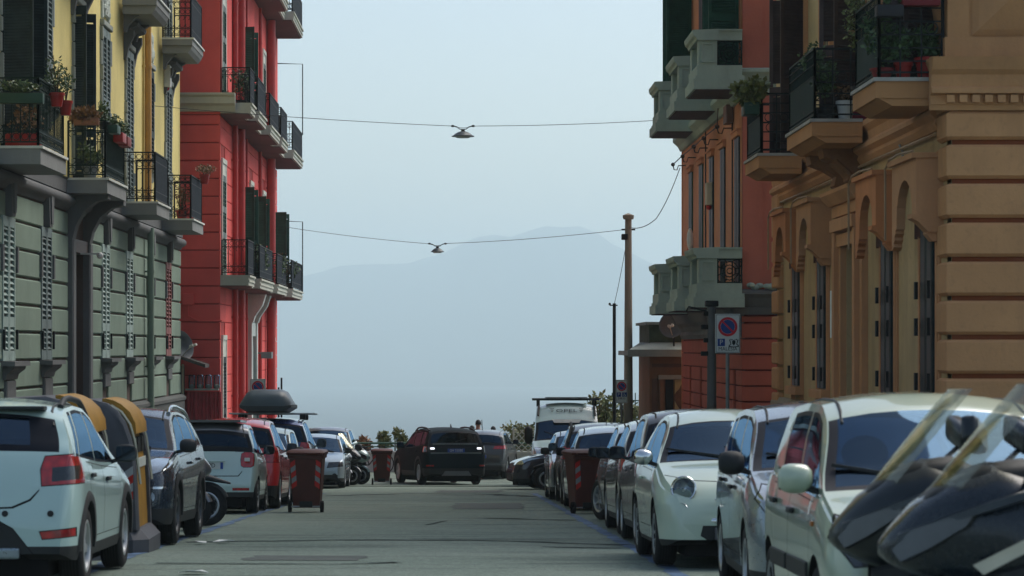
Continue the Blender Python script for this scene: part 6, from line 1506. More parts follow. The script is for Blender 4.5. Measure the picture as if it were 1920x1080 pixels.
# ------------------------------------------------------------------ two-wheelers
M_SCREENG = glass('smoked_screen', (.90, .89, .83), .03, (.62, .62, .56), .4)
P_GLINT = paint('scooter_edge_glint', (.012, .02, .026), .2, .3, .5, .02, .3)  # lighter than the black fairings, a highlight put into the colour
def scooter(label, body, kind='scooter', big=1.0, group=None, screen=True, beak=False, steer=0., wheel='five', wr=.27, mirrors=True):
    """x forward, y left; wheels on the ground at z = 0"""
    D = thing('parked_'+kind, label, kind, (0, 0, 0), group); b = big
    tm, rm, rmd = wheel_data(wr, .12, wheel)
    for x, st in ((.72*b, steer), (-.74*b, 0)):
        o = link('wheel', tm, D); o.location = (x, 0, wr); o.rotation_euler = (0, 0, st); link('rim', rm, o)
        q = link('rim', rm, o); q.rotation_euler = (0, 0, pi)
    R_ = Matrix.Translation((.72*b, 0, 0)) @ Matrix.Rotation(steer, 4, 'Z') @ Matrix.Translation((-.72*b, 0, 0))
    mb = MB()
    for s in (-1, 1): mb.tube([R_ @ Vector((.72*b, s*.09, wr)), R_ @ Vector((.60*b, s*.09, .62)), R_ @ Vector((.48*b, s*.07, .95))], .022, 8)
    mb.build('fork', M_ALLOYD, D, 60)
    mb = MB(); rings = []
    for k in range(11):   # front mudguard
        a = pi*(.12+.72*k/10); rings.append([R_ @ Vector((.72*b+(wr+.03+h)*cos(a), y, wr+(wr+.03+h)*sin(a))) for y, h in ((-.07, -.03), (-.06, .0), (0, .015), (.06, 0), (.07, -.03))])
    mb.loft(rings, caps=False, closed=False); mb.build('mudguard', body if not beak else M_TRIM, D, 60)
    def shell(name, secs, m, n=14, p=2.6, ang=50):
        mb = MB(); rings = []
        for x, zc, w, h in secs:
            r = []
            for k in range(n):
                a = 2*pi*k/n; cx, sx = cos(a), sin(a); r.append(Vector((x*b, w*b*math.copysign(abs(cx)**(2/p), cx), zc+h*math.copysign(abs(sx)**(2/p), sx))))
            rings.append(r)
        mb.loft(rings); return mb.build(name, m, D, ang)
    if beak:
        shell('beak', [(1.06,.60,.03,.015),(.92,.635,.08,.03),(.74,.68,.12,.05),(.56,.74,.12,.07)], M_TRIM)
        shell('front_fairing', [(.66,.98,.10,.12),(.5,.95,.2,.2),(.25,.88,.24,.22),(0,.86,.2,.17),(-.15,.82,.15,.12)], body)
        shell('engine', [(.3,.45,.1,.14),(.15,.45,.2,.2),(-.15,.45,.22,.2),(-.35,.5,.12,.12)], M_ALLOYD)
    else:
        shell('front_fairing', [(.99,.80,.03,.03),(.95,.81,.11,.08),(.86,.84,.19,.16),(.72,.87,.27,.24),(.55,.87,.32,.32),(.40,.80,.33,.36),(.26,.72,.30,.34),(.18,.68,.22,.28)], body)
        shell('nose_cowl', [(.9,.93,.06,.02),(.78,1.02,.15,.05),(.6,1.10,.20,.07),(.42,1.12,.21,.08),(.3,1.08,.18,.06)], M_TRIM)
    shell('body_panel', [(.36,.38,.2,.1),(.2,.36,.26,.14),(-.1,.40,.27,.17),(-.4,.52,.26,.2),(-.7,.66,.22,.16),(-.95,.76,.14,.09),(-1.08,.80,.05,.03)], body)
    shell('seat', [(.12,.76,.1,.05),(0,.79,.17,.07),(-.3,.80,.19,.07),(-.5,.86,.18,.08),(-.8,.90,.15,.07),(-.92,.92,.08,.03)], M_SEAT)
    for s in (-1, 1):
        if not beak:
            mb = MB(); pts = [Vector((.93*b, s*.10*b, .79)), Vector((.86*b, s*.175*b, .88)), Vector((.62*b, s*.292*b, .97)), Vector((.66*b, s*.285*b, .90)), Vector((.80*b, s*.22*b, .80)), Vector((.90*b, s*.14*b, .74))]
            off = Vector((.02, s*.018, .006)); mb.add([p+off*.2 for p in pts]+[p+off*1.2 for p in pts], [(0,1,2,3,4,5), (6,7,8,9,10,11)]+[(i, (i+1) % 6, 6+(i+1) % 6, 6+i) for i in range(6)]); mb.build('headlight', M_LAMPD, D, 30)
            mb = MB(); pts = [Vector((.66*b, s*.31*b, .74)), Vector((.45*b, s*.345*b, .86)), Vector((.40*b, s*.345*b, .83)), Vector((.62*b, s*.315*b, .70))]
            mb.add([p for p in pts]+[p+Vector((.0, s*.02, 0)) for p in pts], [(0,1,2,3), (4,5,6,7), (0,1,5,4), (1,2,6,5), (2,3,7,6), (3,0,4,7)]); mb.build('indicator', simple('indicator_lens', (.55, .52, .42), .15), D, 30)
            mb = MB(); rings = []
            for k in range(11):
                t = k/10; x = .93-.62*t; z = .845+.30*t-.06*t*t; w = .15+.215*min(1, t*1.7)-.06*max(0, t-.6); rings.append([Vector((x*b, s*w*b+s*dy, z+dz)) for dy, dz in ((-.03, -.02), (.004, -.012), (.0, .02), (-.03, .024))])
            mb.loft(rings); mb.build('fairing_edge_glint', P_GLINT, D, 50)  # added ridge that mimics a highlight along the fairing
            mb = MB(); rings = []
            for k in range(7):
                t = k/6; x = .80-.34*t; z = .60+.10*t; w = .20+.13*t; rings.append([Vector((x*b, s*w*b+s*dy, z+dz)) for dy, dz in ((-.03, -.05), (.022, -.03), (.022, .03), (-.03, .05))])
            mb.loft(rings); mb.build('air_vent', M_TRIM, D, 50)
            mb = MB(); rings = []
            for k in range(9):
                t = k/8; x = .55-.62*t; z = .62+.34*t-.1*t*t; rings.append([Vector((x*b, s*(.335-.02*t)*b+s*dy, z+dz)) for dy, dz in ((-.02, -.03), (.018, -.02), (.018, .02), (-.02, .03))])
            mb.loft(rings); mb.build('side_blade', M_ALLOYD, D, 50)
        if mirrors:
            mb = MB(); c = Vector((.34*b, s*.43*b, 1.30 if screen else 1.2)); mb.tube([Vector((.44*b, s*.2*b, 1.06)), Vector((.44*b, s*.34*b, 1.16)), c-Vector((0, 0, .05))], .014, 6)
            Mm = Matrix.Translation(c) @ Matrix.Rotation(s*.35, 4, 'X') @ Matrix.Rotation(-s*.3, 4, 'Z'); mb.cham(-.035, .045, -.125, .125, -.06, .07, .03, None, Mm); mb.build('mirror', body if not beak else M_TRIM, D, 60); mb = MB(); mb.box(-.0385, -.0365, -.10, .10, -.045, .055, None, Mm); mb.build('mirror_glass', M_MIRG, D)
            mb = MB(); mb.tube([Vector((.40*b, s*.12, 1.04)), Vector((.34*b, s*.3*b, 1.06)), Vector((.26*b, s*.40*b, 1.05))], [.014, .016, .018], 8); mb.build('handlebar', M_TRIM, D, 60)
    if screen:
        mb = MB(); rows = []
        for k in range(9):
            t = k/8; x = .88-.40*t-.05*t*t; z = .93+.60*t; w = (.16+.10*min(1, t*2.2))*(1-.35*max(0, t-.75)/.25)
            rows.append([Vector((x*b-.10*(y/.26)**2, y*w/.26*b, z)) for y in (-.26, -.2, -.1, 0, .1, .2, .26)])
        n = 7; vs = [p for r in rows for p in r]; fs = [(i*n+k, i*n+k+1, (i+1)*n+k+1, (i+1)*n+k) for i in range(8) for k in range(n-1)]
        th = Vector((-.006, 0, -.004)); N = len(vs)
        mb.add(vs+[p+th for p in vs], fs+[tuple(N+i for i in f[::-1]) for f in fs]+[(i*n, (i+1)*n, N+(i+1)*n, N+i*n) for i in range(8)]+[(i*n+n-1, (i+1)*n+n-1, N+(i+1)*n+n-1, N+i*n+n-1) for i in range(8)]+[(8*n+k, 8*n+k+1, N+8*n+k+1, N+8*n+k) for k in range(n-1)])
        mb.build('windscreen', M_SCREENG, D, 50)
    mb = MB(); mb.tube([(-.5*b, -.2, .3), (-.9*b, -.24, .42), (-1.1*b, -.25, .5)], [.04, .06, .05], 10); mb.build('exhaust', M_ALLOYD, D, 60)
    mb = MB(); mb.tube([(-.1, .18, .3), (-.05, .36, .01)], .014, 6); mb.build('stand', M_TRIM, D)
    return D
G_SC = 'scooters parked in the foreground at right'; G_MB = 'two-wheelers parked nose out at the left kerb'
P_SCB = paint('scooter_black', (.006, .012, .016), .0, .3, .35, .04, .3); P_SCN = paint('scooter_night_blue', (.007, .014, .022), .0, .25, .45, .04, .3); P_SCG = paint('scooter_grey', (.10, .105, .115), .4, .3)
r_ = scooter('black maxi scooter with tall tinted windscreen, standing against the cream hatchback', P_SCB, big=1.05, group=G_SC); park(r_, 2.87, 12.6, -PI/2+.12)
r_ = scooter('dark blue maxi scooter nearest the camera at the right edge', P_SCN, big=1.1, group=G_SC); park(r_, 2.95, 11.3, -PI/2+.05)
r_ = scooter('grey scooter between the navy crossover and the black motorbike on the left', P_SCG, group=G_MB); park(r_, -4.3, 34.3, PI/2+.15)
r_ = scooter('black motorbike with low pointed mudguard in front of the pale microcar', P_SCB, 'motorbike', beak=True, screen=False, group=G_MB, wr=.29, wheel='ten'); park(r_, -4.27, 35.9, PI/2+.05)
for i, (X, Y, lab, pm) in enumerate([(-4.05, 73.9, 'grey scooter with five-spoke front wheel beside the ice silver saloon', P_SCG), (-3.85, 75.6, 'black scooter, second in the far left row of scooters', P_SCB), (-3.65, 77.2, 'white scooter, last in the far left row of scooters', P_WHITE)]):
    r_ = scooter(lab, pm, group=G_MB, screen=i == 1); park(r_, X, Y, PI/2+.3)
r_ = scooter('black motorbike wedged beside the plum black hatchback on the right', P_SCB, 'motorbike', beak=True, screen=False, wr=.3, wheel='ten'); park(r_, 2.95, 65.9, -PI/2-.1)
def bicycle():
    D = thing('bicycle', 'dark bicycle leaning by the white parapet at the end of the street', 'bicycle'); r = .33
    for x in (-.52, .52):
        w = MB(); w.tube([Vector((x+r*cos(a), 0, r+r*sin(a))) for a in [2*pi*k/24 for k in range(24)]], .02, 6, closed=True); o = w.build('wheel', M_TYRE, D, 60)
        w = MB(); [w.tube([Vector((x, 0, r)), Vector((x+(r-.02)*cos(pi*k/6), 0, r+(r-.02)*sin(pi*k/6)))], .004, 4) for k in range(12)]; w.build('spokes', M_ALLOY, o)
    fr = MB(); A, Bp, C, E = Vector((-.52, 0, r)), Vector((-.08, 0, r-.03)), Vector((-.22, 0, .82)), Vector((.36, 0, .80))
    for p, q in ((A, Bp), (A, C), (Bp, C), (Bp, E), (C, E)): fr.tube([p, q], .02, 6)
    fr.tube([E+Vector((-.03, 0, .1)), E, Vector((.52, 0, r))], .02, 6); fr.build('frame', M_IRON, D, 60)
    h = MB(); h.tube([E+Vector((.05, -.28, .14)), E+Vector((-.03, -.2, .12)), E+Vector((-.03, .2, .12)), E+Vector((.05, .28, .14))], .014, 6); h.build('handlebar', M_IRON, D)
    s = MB(); s.ball((-.25, 0, .9), (.13, .07, .04), 8, 6); s.tube([C, C+Vector((-.02, 0, .08))], .014, 6); s.build('saddle', M_SEAT, D); return D
r_ = bicycle(); park(r_, -3.0, 86.6, PI/2-.5)

# ------------------------------------------------------------------ bins and recycling containers
def wheelie(label, X, Y, rz, lid=0.):
    D = thing('wheelie_bin', label, 'wheelie bin', (X, Y, ground(Y)+.006), 'brown wheelie bins standing in the road', rz)
    br = simple('brown_plastic', (.085, .022, .016), .5, var=.2, bump=.05)
    mb = MB(); rings = []
    for z, w, d0, d1 in ((.08,.225,-.2,.2),(.5,.255,-.24,.24),(.92,.285,-.28,.28),(.925,.31,-.31,.31),(.98,.31,-.31,.31)):
        rings.append([Vector((x, y, z)) for x, y in ((-w, d0+.02), (-w+.02, d0), (w-.02, d0), (w, d0+.02), (w, d1-.02), (w-.02, d1), (-w+.02, d1), (-w, d1-.02))])
    mb.loft(rings); mb.build('body', br, D, 30)
    mb = MB(); rings = []
    for z, w, d in ((.985,.325,.335),(1.03,.33,.34),(1.06,.3,.3),(1.075,.2,.2)): rings.append([Vector((x*w, y*d-.0, z+lid*(y+1)*.0)) for x, y in ((-1,-.95),(-.95,-1),(.95,-1),(1,-.95),(1,.95),(.95,1),(-.95,1),(-1,.95))])
    mb.loft(rings); mb.tube([(-.26, -.34, 1.0), (-.26, -.39, 1.02), (.26, -.39, 1.02), (.26, -.34, 1.0)], .016, 6); mb.build('lid', br, D, 40)
    tm, rm, rmd = wheel_data(.1, .05, 'cover')
    for s in (-1, 1): o = link('wheel', tm, D); o.location = (s*.275, -.2, .1); o.rotation_euler = (0, 0, pi/2)
    mb = MB(); mb.tube([(-.27, -.2, .1), (.27, -.2, .1)], .014, 6); mb.build('axle', M_ALLOY, D)
    mb = MB(); mb.box(-.11, .11, -.222, -.19, .09, .19); mb.build('foot_recess', M_BLACK, D)
    for s in (-1, 1):   # reflective chevron strips on the back corners
        mb = MB()
        for k in range(5):
            z0 = .40+.09*k; f = lambda z: -(.2+.04*(z-.08)/.42)-.006; w = lambda z: .225+.03*(z-.08)/.42
            a, b_ = (0, .045) if s > 0 else (.045, 0)
            xi, xo = .155, 0.
            zz = [(z0+.05, z0, 1), (z0+.14, z0+.09, 1)]
            vs = [(s*(w(z0)-.095), f(z0+.06), z0+.06), (s*(w(z0)-.012), f(z0), z0), (s*(w(z0)-.012), f(z0+.09), z0+.09), (s*(w(z0)-.095), f(z0+.15), z0+.15)]
            mb.add(vs+[(x, y+.004, z) for x, y, z in vs], [(0,1,2,3), (4,5,6,7), (0,1,5,4), (2,3,7,6)], k % 2)
        mb.build('reflective_strip', [simple('reflector_red', (.5, .025, .02), .4), simple('reflector_grey', (.24, .25, .25), .4)], D)
    return D
wheelie('brown wheelie bin in the road before the small white city car on the left', -2.62, 44.0, -.05)
wheelie('brown wheelie bin on the right touching the silver grey hatchback with turned wheel', 2.12, 43.2, .25)
wheelie('farthest brown wheelie bin, standing left of the reversing off-road car', -2.34, 77.0, .0)
def container(label, Y0, Y1, X0):
    D = thing('recycling_container', label, 'recycling container', (X0-.6, (Y0+Y1)/2, ground((Y0+Y1)/2)), 'yellow and grey recycling containers at the left kerb')
    gy = simple('container_grey', (.07, .073, .082), .55, var=.15, bump=.05); ye = simple('container_yellow', (.29, .15, .018), .6, var=.2)
    h = (Y1-Y0)/2; ax = .6
    prof_ = [(0,.26),(-.02,.7),(-.04,1.0),(-.08,1.22),(-.14,1.39),(-.22,1.51),(-.33,1.59),(-.48,1.63),(-1.0,1.60),(-1.14,1.48),(-1.2,1.1),(-1.2,.26)]
    P = [(x+ax, z) for x, z in prof_]
    for s in (-1, 1):
        mb = MB(); y0, y1 = (s*h, s*(h-.13)); rings = [[Vector((x*k, y, .2+(z-.2)*k2)) for x, z in P] for y, k, k2 in ((y0, .96, .97), (y0-s*.03, 1.0, 1.0), (y1, 1., 1.))]
        mb.loft(rings); mb.build('end_shell', gy, D, 40)
        mb = MB(); pts = [(.27,1.57),(.38,1.50),(.47,1.37),(.52,1.2),(.56,.9),(.58,.74)]
        mb.tube([Vector((x+.03, s*(h-.1), z)) for x, z in pts], .016, 5); mb.build('edge_trim', simple('worn_cream', (.5, .48, .36), .6), D)
    mb = MB(); a, b_ = -h+.132, h-.132
    up = [(x-.03, z-.03) for x, z in P[:5]]; mb.prism([(.57-.03, .26)]+up+[(.3, 1.4), (.0, .26)], lambda x, z, y: Vector((x, y, z)), a, b_); mb.build('front_panel', ye, D, 30)
    mb = MB(); hood = [(.47,1.24),(.56,1.27),(.55,1.38),(.49,1.50),(.40,1.58),(.32,1.62),(.24,1.64),(.2,1.64),(.2,1.59),(.30,1.56),(.42,1.45)]
    mb.prism(hood, lambda x, z, y: Vector((x, y, z)), a+.01, b_-.01); mb.build('hood', ye, D, 30)
    mb = MB(); mb.prism([(P[i][0], P[i][1]) for i in range(5, 12)]+[(.0, .26), (.36, 1.42)], lambda x, z, y: Vector((x, y, z)), a, b_); mb.build('rear_shell', gy, D, 30)
    for k in range(3):
        y = a+(b_-a)*(k+.5)/3; mb = MB(); mb.box(.44, .535, y-.11, y+.11, 1.06, 1.22); mb.build('slot', M_BLACK, D)
    mb = MB(); mb.box(.505, .52, a+.02, b_-.02, .9, 1.0, mat=Matrix.Translation((.03, 0, 0))); mb.build('label_strip', simple('worn_white', (.5, .52, .46)), D)
    mb = MB(); rings = []
    for z, g in ((0, .10), (.16, .10), (.24, .03), (.27, .0)):
        x0, x1, y = -.6-g, .6+g, h+g*.6; c = .1+g*.5; rings.append([Vector(p) for p in ((x0, -y, z), (x1-c, -y, z), (x1, -y+c, z), (x1, y-c, z), (x1-c, y, z), (x0, y, z))])
    mb.loft(rings); mb.build('base', gy, D, 25)
    # red and silver chevrons on the end that faces the traffic
    rd, sv = MATS['reflector_red'], simple('reflector_silver', (.36, .38, .38), .4)
    mb = MB(); x0, x1 = .36, .545; xm = (x0+x1)/2-.01
    for k in range(6):
        z = .34+.088*k; y = -h-.004-.0006*k
        mb.add([(x0, y, z+.07), (xm, y, z), (xm, y, z+.088), (x0, y, z+.158)], [(0,1,2,3)], k % 2); mb.add([(xm, y, z), (x1, y, z+.07), (x1, y, z+.158), (xm, y, z+.088)], [(0,1,2,3)], k % 2)
    mb.build('chevron_sticker', [rd, sv], D); return D
container('grey-ended yellow recycling container nearer the white crossover', 25.0, 26.3, -3.57)
container('grey-ended yellow recycling container with chevron sticker beside the navy crossover', 26.85, 28.05, -3.37)

# ------------------------------------------------------------------ signs, poles, lamps, cables
M_POST = simple('galvanised_post', (.2, .21, .21), .5, .4); M_SIGNW = simple('sign_white', (.55, .6, .58), .5, var=.06); M_SIGNB = simple('sign_blue', (.012, .05, .22), .4); M_SIGNR = simple('sign_red', (.5, .012, .03), .4); M_SIGNK = simple('sign_black', (.015, .02, .02), .5)
FACE = lambda x, y, z: Matrix.Translation((x, y, z)) @ Matrix.Rotation(pi/2, 4, 'X')
def sign(label, X, Y, zc, w, h, extra, post=True, rd=.2, text=None):
    g = ground(Y)+.13; D = thing('parking_sign', label, 'road sign', (X, Y, g)); Z = zc-g
    mb = MB()
    if post: mb.tube([(0, .03, 0), (0, .03, Z+h/2-.05)], .035, 10); mb.build('post', M_POST, D, 60)
    mb = MB(); mb.cham(-w/2, w/2, -.012, .012, Z-h/2, Z+h/2, .01); p = mb.build('panel', M_SIGNW, D)
    mb = MB(); mb.box(-w/2+.012, w/2-.012, -.0145, -.0125, Z-h/2+.012, Z-h/2+.02); [mb.box(a, b, -.0145, -.0125, c, d) for a, b, c, d in ((-w/2+.012, w/2-.012, Z+h/2-.02, Z+h/2-.012), (-w/2+.012, -w/2+.02, Z-h/2+.02, Z+h/2-.02), (w/2-.02, w/2-.012, Z-h/2+.02, Z+h/2-.02))]; mb.build('border', M_SIGNK, p)
    zc_ = Z+h/2-rd-.05
    def disc(r0, r1, y, m, nm):
        mb = MB(); n = 32; vs = []
        for r in (r0, r1): vs += [(r*cos(2*pi*k/n), y, zc_+r*sin(2*pi*k/n)) for k in range(n)]
        if r0 <= 0: mb.add([(r1*cos(2*pi*k/n), y, zc_+r1*sin(2*pi*k/n)) for k in range(n)], [tuple(range(n))])
        else: mb.add(vs, [(k, (k+1) % n, n+(k+1) % n, n+k) for k in range(n)])
        mb.build(nm, m, p)
    disc(0, rd, -.015, M_SIGNW, 'disc'); disc(rd*.72, rd*.97, -.019, M_SIGNR, 'red_ring'); disc(0, rd*.70, -.018, M_SIGNB, 'blue_disc')
    mb = MB(); a = radians(-45); c, s_ = cos(a), sin(a); pts = [(-rd*.74, -rd*.08), (rd*.74, -rd*.08), (rd*.74, rd*.08), (-rd*.74, rd*.08)]; mb.add([(x*c-z*s_, -.021, zc_+x*s_+z*c) for x, z in pts], [(0,1,2,3)]); mb.build('red_bar', M_SIGNR, p)
    zl = zc_-rd-.10
    def psq(x, sz=.13):
        mb = MB(); mb.box(x-sz/2, x+sz/2, -.017, -.013, zl-sz/2, zl+sz/2); mb.build('parking_square', M_SIGNB, p); lettering('P', sz*.95, M_SIGNW, p, FACE(x, -.019, zl), 'lettering')
    psq(-w*.26)
    if extra == 'wheelchair':
        x, sz = w*.24, .13; mb = MB(); mb.box(x-sz/2, x+sz/2, -.017, -.013, zl-sz/2, zl+sz/2); mb.build('symbol_square', M_SIGNB, p)
        mb = MB(); P_ = lambda a, b: Vector((x+a*sz, -.02, zl+b*sz)); mb.ball(P_(-.08, .36), .01, 8, 6); mb.tube([P_(-.08, .26), P_(-.06, -.02), P_(.16, -.04), P_(.26, -.34)], .007, 5); ring(mb, P_(-.02, -.16), sz*.22, (1, 0, 0), (0, 0, 1), .006, 12, pi*.8, pi*2.1); mb.build('wheelchair_symbol', M_SIGNW, p)
    else:
        x = w*.24; mb = MB(); P_ = lambda a, b: (x+a, -.017, zl+b)      # small black coat of arms: shield, crest and two supporters
        mb.add([P_(-.03, .03), P_(.03, .03), P_(.03, -.02), P_(0, -.055), P_(-.03, -.02)], [(0,1,2,3,4)])
        for s in (-1, 1): mb.tube([Vector(P_(s*.075, .05)), Vector(P_(s*.06, .0)), Vector(P_(s*.05, -.03)), Vector(P_(s*.085, -.06))], .009, 5); mb.tube([Vector(P_(s*.04, .04)), Vector(P_(s*.055, .06))], .009, 5)
        ring(mb, Vector(P_(0, .06)), .025, (1, 0, 0), (0, 0, 1), .006, 8, pi, 2*pi); mb.tube([Vector(P_(-.09, -.07)), Vector(P_(0, -.08)), Vector(P_(.09, -.07))], .008, 5); mb.build('emblem', M_SIGNK, p)
    if text: lettering(text, .092, M_SIGNK, p, FACE(0, -.017, zl-.115), 'lettering', .001, 'CENTER', .95)
    return D
sign('large no-parking sign on a post in front of the brick red ground floor', 4.71, 45.0, 1.33, .44, .69, 'crest', rd=.175, text='MALESIA')
sign('small no-parking sign with wheelchair square beside the black pole at right', 4.70, 74.3, -.20, .33, .68, 'wheelchair', rd=.14, text='54830')
sign('no-parking sign half hidden behind the roof box at left', -5.52, 70.0, -.12, .42, .68, 'wheelchair', rd=.17)
def pole(name, label, X, Y, ztop, r0, r1, m, cat, cap=False):
    g = ground(Y); D = thing(name, label, cat, (X, Y, g)); h = ztop-g; mb = MB()
    mb.tube([(0, 0, h*k/8) for k in range(9)], [r0+(r1-r0)*k/8 for k in range(9)], 14); mb.build('shaft', m, D, 60)
    if cap: mb = MB(); mb.lathe([(r1+.05, -.12), (r1+.07, -.06), (r1+.07, .0), (.02, .06)], 14, Matrix.Translation((0, 0, h)), cap=True); mb.build('cap', m, D, 40)
    return D, h
D, h = pole('utility_pole', 'tall weathered concrete pole at the end of the right row', 4.94, 75.0, 4.95, .15, .095, stucco('pole_concrete', (.26, .235, .19), (.07, .055, .045), .6, .6), 'pole', True)
mb = MB(); mb.tube([(-.2, 0, h-.42), (.2, 0, h-.42)], .025, 6); mb.cham(-.2, -.02, -.12, .12, h-.72, h-.55, .02); mb.build('bracket', M_IRON, D)
D, h = pole('black_pole', 'thin black pole left of the tall concrete pole', 4.71, 78.0, 2.42, .055, .05, M_IRON, 'pole')
mb = MB(); mb.tube([(-.14, 0, h-.06), (.1, 0, h-.06)], .02, 6); mb.ball((-.14, 0, h-.02), .04, 8, 6); mb.build('bracket', M_IRON, D)
D, h = pole('lamp_post', 'thick grey post with cable boxes in front of the pink building corner', 4.92, 50.0, 1.9, .1, .085, simple('grey_post_paint', (.10, .11, .115), .6, var=.2, bump=.2), 'lamp post')
for k in range(4): mb = MB(); mb.cham(-.16-.05*(k % 2), -.06, -.05, .06, h-.2-.26*k, h-.11-.26*k, .015); mb.build('junction_box', M_IRON, D)
mb = MB(); mb.tube([(-.1, 0, h-.1), (-.45, 0, h-.02), (-.5, 0, h-.12)], .02, 6); mb.cham(-.13, .13, -.1, .1, h-.02, h+.1, .03); mb.build('cable_box', M_IRON, D)
D, h = pole('black_post', 'pair of thin black rods standing behind the roof box', -5.57, 80.0, .13, .03, .03, M_IRON, 'post')
mb = MB(); mb.tube([(-.09, 0, 0), (-.09, 0, h-.3)], .03, 8); mb.build('rod', M_IRON, D)
D, h = pole('thin_mast', 'thin mast beyond the parapet above the reversing off-road car', -2.4, 95.0, -1.95, .03, .02, M_IRON, 'mast')
def hang_lamp(label, X, Y, z, r):
    D = thing('street_lamp', label, 'street lamp', (X, Y, z), 'dish lamps hung on cables over the street'); m = simple('lamp_dark', (.05, .06, .06), .4, .3)
    mb = MB(); mb.lathe([(r, 0), (r*1.02, .012), (r*.88, .03), (r*.7, .075), (r*.42, .12), (r*.18, .14), (.05, .15), (.05, .19), (.02, .2)], 28, cap=True); mb.build('shade', m, D, 40)
    mb = MB(); mb.lathe([(r*.55, -.035), (r*.8, .0), (r*.86, .004)], 24, cap=True); mb.build('glass', simple('lamp_glass', (.5, .55, .55), .3), D, 40)
    mb = MB()
    for s in (-1, 1): mb.tube([(0, 0, .19), (s*.09, 0, .2), (s*.16, 0, .26), (s*.25, 0, .28)], .012, 5); mb.ball((s*.27, 0, .28), (.05, .03, .03), 8, 6)
    mb.build('hanger', M_IRON, D); return D
hang_lamp('large dark dish lamp hanging over the middle of the street', .085, 68.0, 6.68, .30)
hang_lamp('smaller, farther dish lamp hanging lower over the street end', -.75, 86.0, 4.28, .225)
def cable(label, pts, r=.009, sag=0.):
    mb = MB(); P = []
    for a, b in zip(pts, pts[1:]):
        a, b = Vector(a), Vector(b)
        for k in range(10): t = k/10; P.append(a.lerp(b, t)-Vector((0, 0, sag*4*t*(1-t))))
    P.append(Vector(pts[-1])); mb.tube(P, r, 5); tag(mb.build('cable', simple('wire', (.07, .075, .08), .6), None, 60), label, 'cable')
cable('overhead cable carrying the large dish lamp between yellow and pink buildings', [(-8, 66.5, 7.36), (-.185, 68, 6.96), (.355, 68, 6.96), (6.2, 68.3, 7.2)], .008, .05)
cable('overhead cable carrying the smaller dish lamp from the red building to the concrete pole', [(-7, 97, 5.7), (-1.02, 86.15, 4.56), (-.48, 85.85, 4.56), (4.94, 75.0, 4.54)], .009, .06)
cable('slack cable looping from the concrete pole up to the pink building', [(4.94, 75.0, 4.6), (5.6, 73, 4.75), (6.1, 70.9, 6.05)], .012, .12)
cable('thin cable from the concrete pole down to the black pole', [(4.94, 75, 4.5), (4.71, 78, 2.4)], .009, .1)

# ------------------------------------------------------------------ end of the street: parapet, railing, fence, people
def parapet():
    D = thing('parapet', 'low white parapet wall with green rail across the end of the street', 'parapet', (0, 88.3, Z_TOP))
    y = .0; mb = MB(); mb.box(-7, 9, y-.12, y+.12, -.4, .62); mb.box(-7.02, 9.02, y-.16, y+.16, .62, .70); mb.build('wall', stucco('white_wash', (.55, .58, .56), (.2, .2, .18), .4, .5), D)
    mb = MB(); mb.tube([(-7, y, .98), (9, y, .98)], .035, 8); mb.tube([(-7, y, .86), (9, y, .86)], .02, 6); mb.build('rail', simple('green_rail', (.05, .12, .08), .5), D)
    for k in range(12): mb = MB(); mb.bar((-6.9+1.45*k, y, .7), (-6.9+1.45*k, y, .97), .04); mb.build('rail_post', MATS['green_rail'], D)
parapet()
def foliage(mb, c, r, n, size, R, mi=0, flat=1.):
    for k in range(int(n*1.35)):
        while True:
            d = Vector((R.uniform(-1, 1), R.uniform(-1, 1), R.uniform(-1, 1)))
            if d.length < 1 and d.length > R.uniform(0, .75): break
        p = Vector(c)+Vector((d.x*r[0], d.y*r[1], d.z*r[2])); s = size*R.uniform(.6, 1.3)
        u = Vector((R.uniform(-1, 1), R.uniform(-1, 1), R.uniform(-.6, 1))).normalized(); v = u.orthogonal().normalized(); v.rotate(Matrix.Rotation(R.uniform(0, 6.3), 3, u))
        w = u.cross(v); mb.add([p, p+u*s*.5+v*s*.28+w*s*.05, p+u*s, p+u*s*.5-v*s*.28+w*s*.05], [(0,1,2,3)], mi)
LEAF1 = leafmat('dark_leaf', (.03, .08, .028), (.09, .15, .045)); LEAF2 = leafmat('yellow_green_leaf', (.08, .12, .03), (.2, .2, .06)); LEAF3 = leafmat('dry_leaf', (.16, .08, .03), (.3, .17, .08)); LEAF4 = leafmat('mid_leaf', (.04, .085, .03), (.1, .15, .05))
M_STEM = simple('stem', (.06, .045, .03), .8); M_SOIL = simple('soil', (.03, .022, .018), .95)
def shrub(label, X, Y, z, rx, rz, leaf_, n=900, size=.14, name='shrub', stems=5, seed=1):
    R = random.Random(seed); D = thing(name, label, 'shrub', (X, Y, z)); mb = MB()
    for k in range(stems): a = R.uniform(0, 6.3); mb.tube([(0, 0, 0), (rx*.3*cos(a), rx*.3*sin(a), rz*.9), (rx*.7*cos(a), rx*.7*sin(a), rz*R.uniform(1.2, 1.8))], [.04, .025, .01], 5)
    mb.build('stems', M_STEM, D); mb = MB()
    for k in range(7): foliage(mb, (R.uniform(-.5, .5)*rx, R.uniform(-.5, .5)*rx, rz*R.uniform(.55, 1.55)), (rx*R.uniform(.4, .65), rx*R.uniform(.4, .6), rz*R.uniform(.3, .5)), n//7, size, R)
    mb.build('crown', leaf_, D); return D
shrub('yellow-green bush behind the white lattice fence beside the van', 2.3, 89.6, Z_TOP, .95, .9, LEAF2, 1400, .16, seed=3)
shrub('dark bush at the right of the lattice fence behind the van', 3.5, 89.8, Z_TOP, .9, .85, LEAF4, 900, .16, seed=4)
shrub('light green shrub behind the black pole and green railings at right', 5.0, 91.5, Z_TOP, 1.0, 1.35, LEAF2, 1300, .2, seed=5)
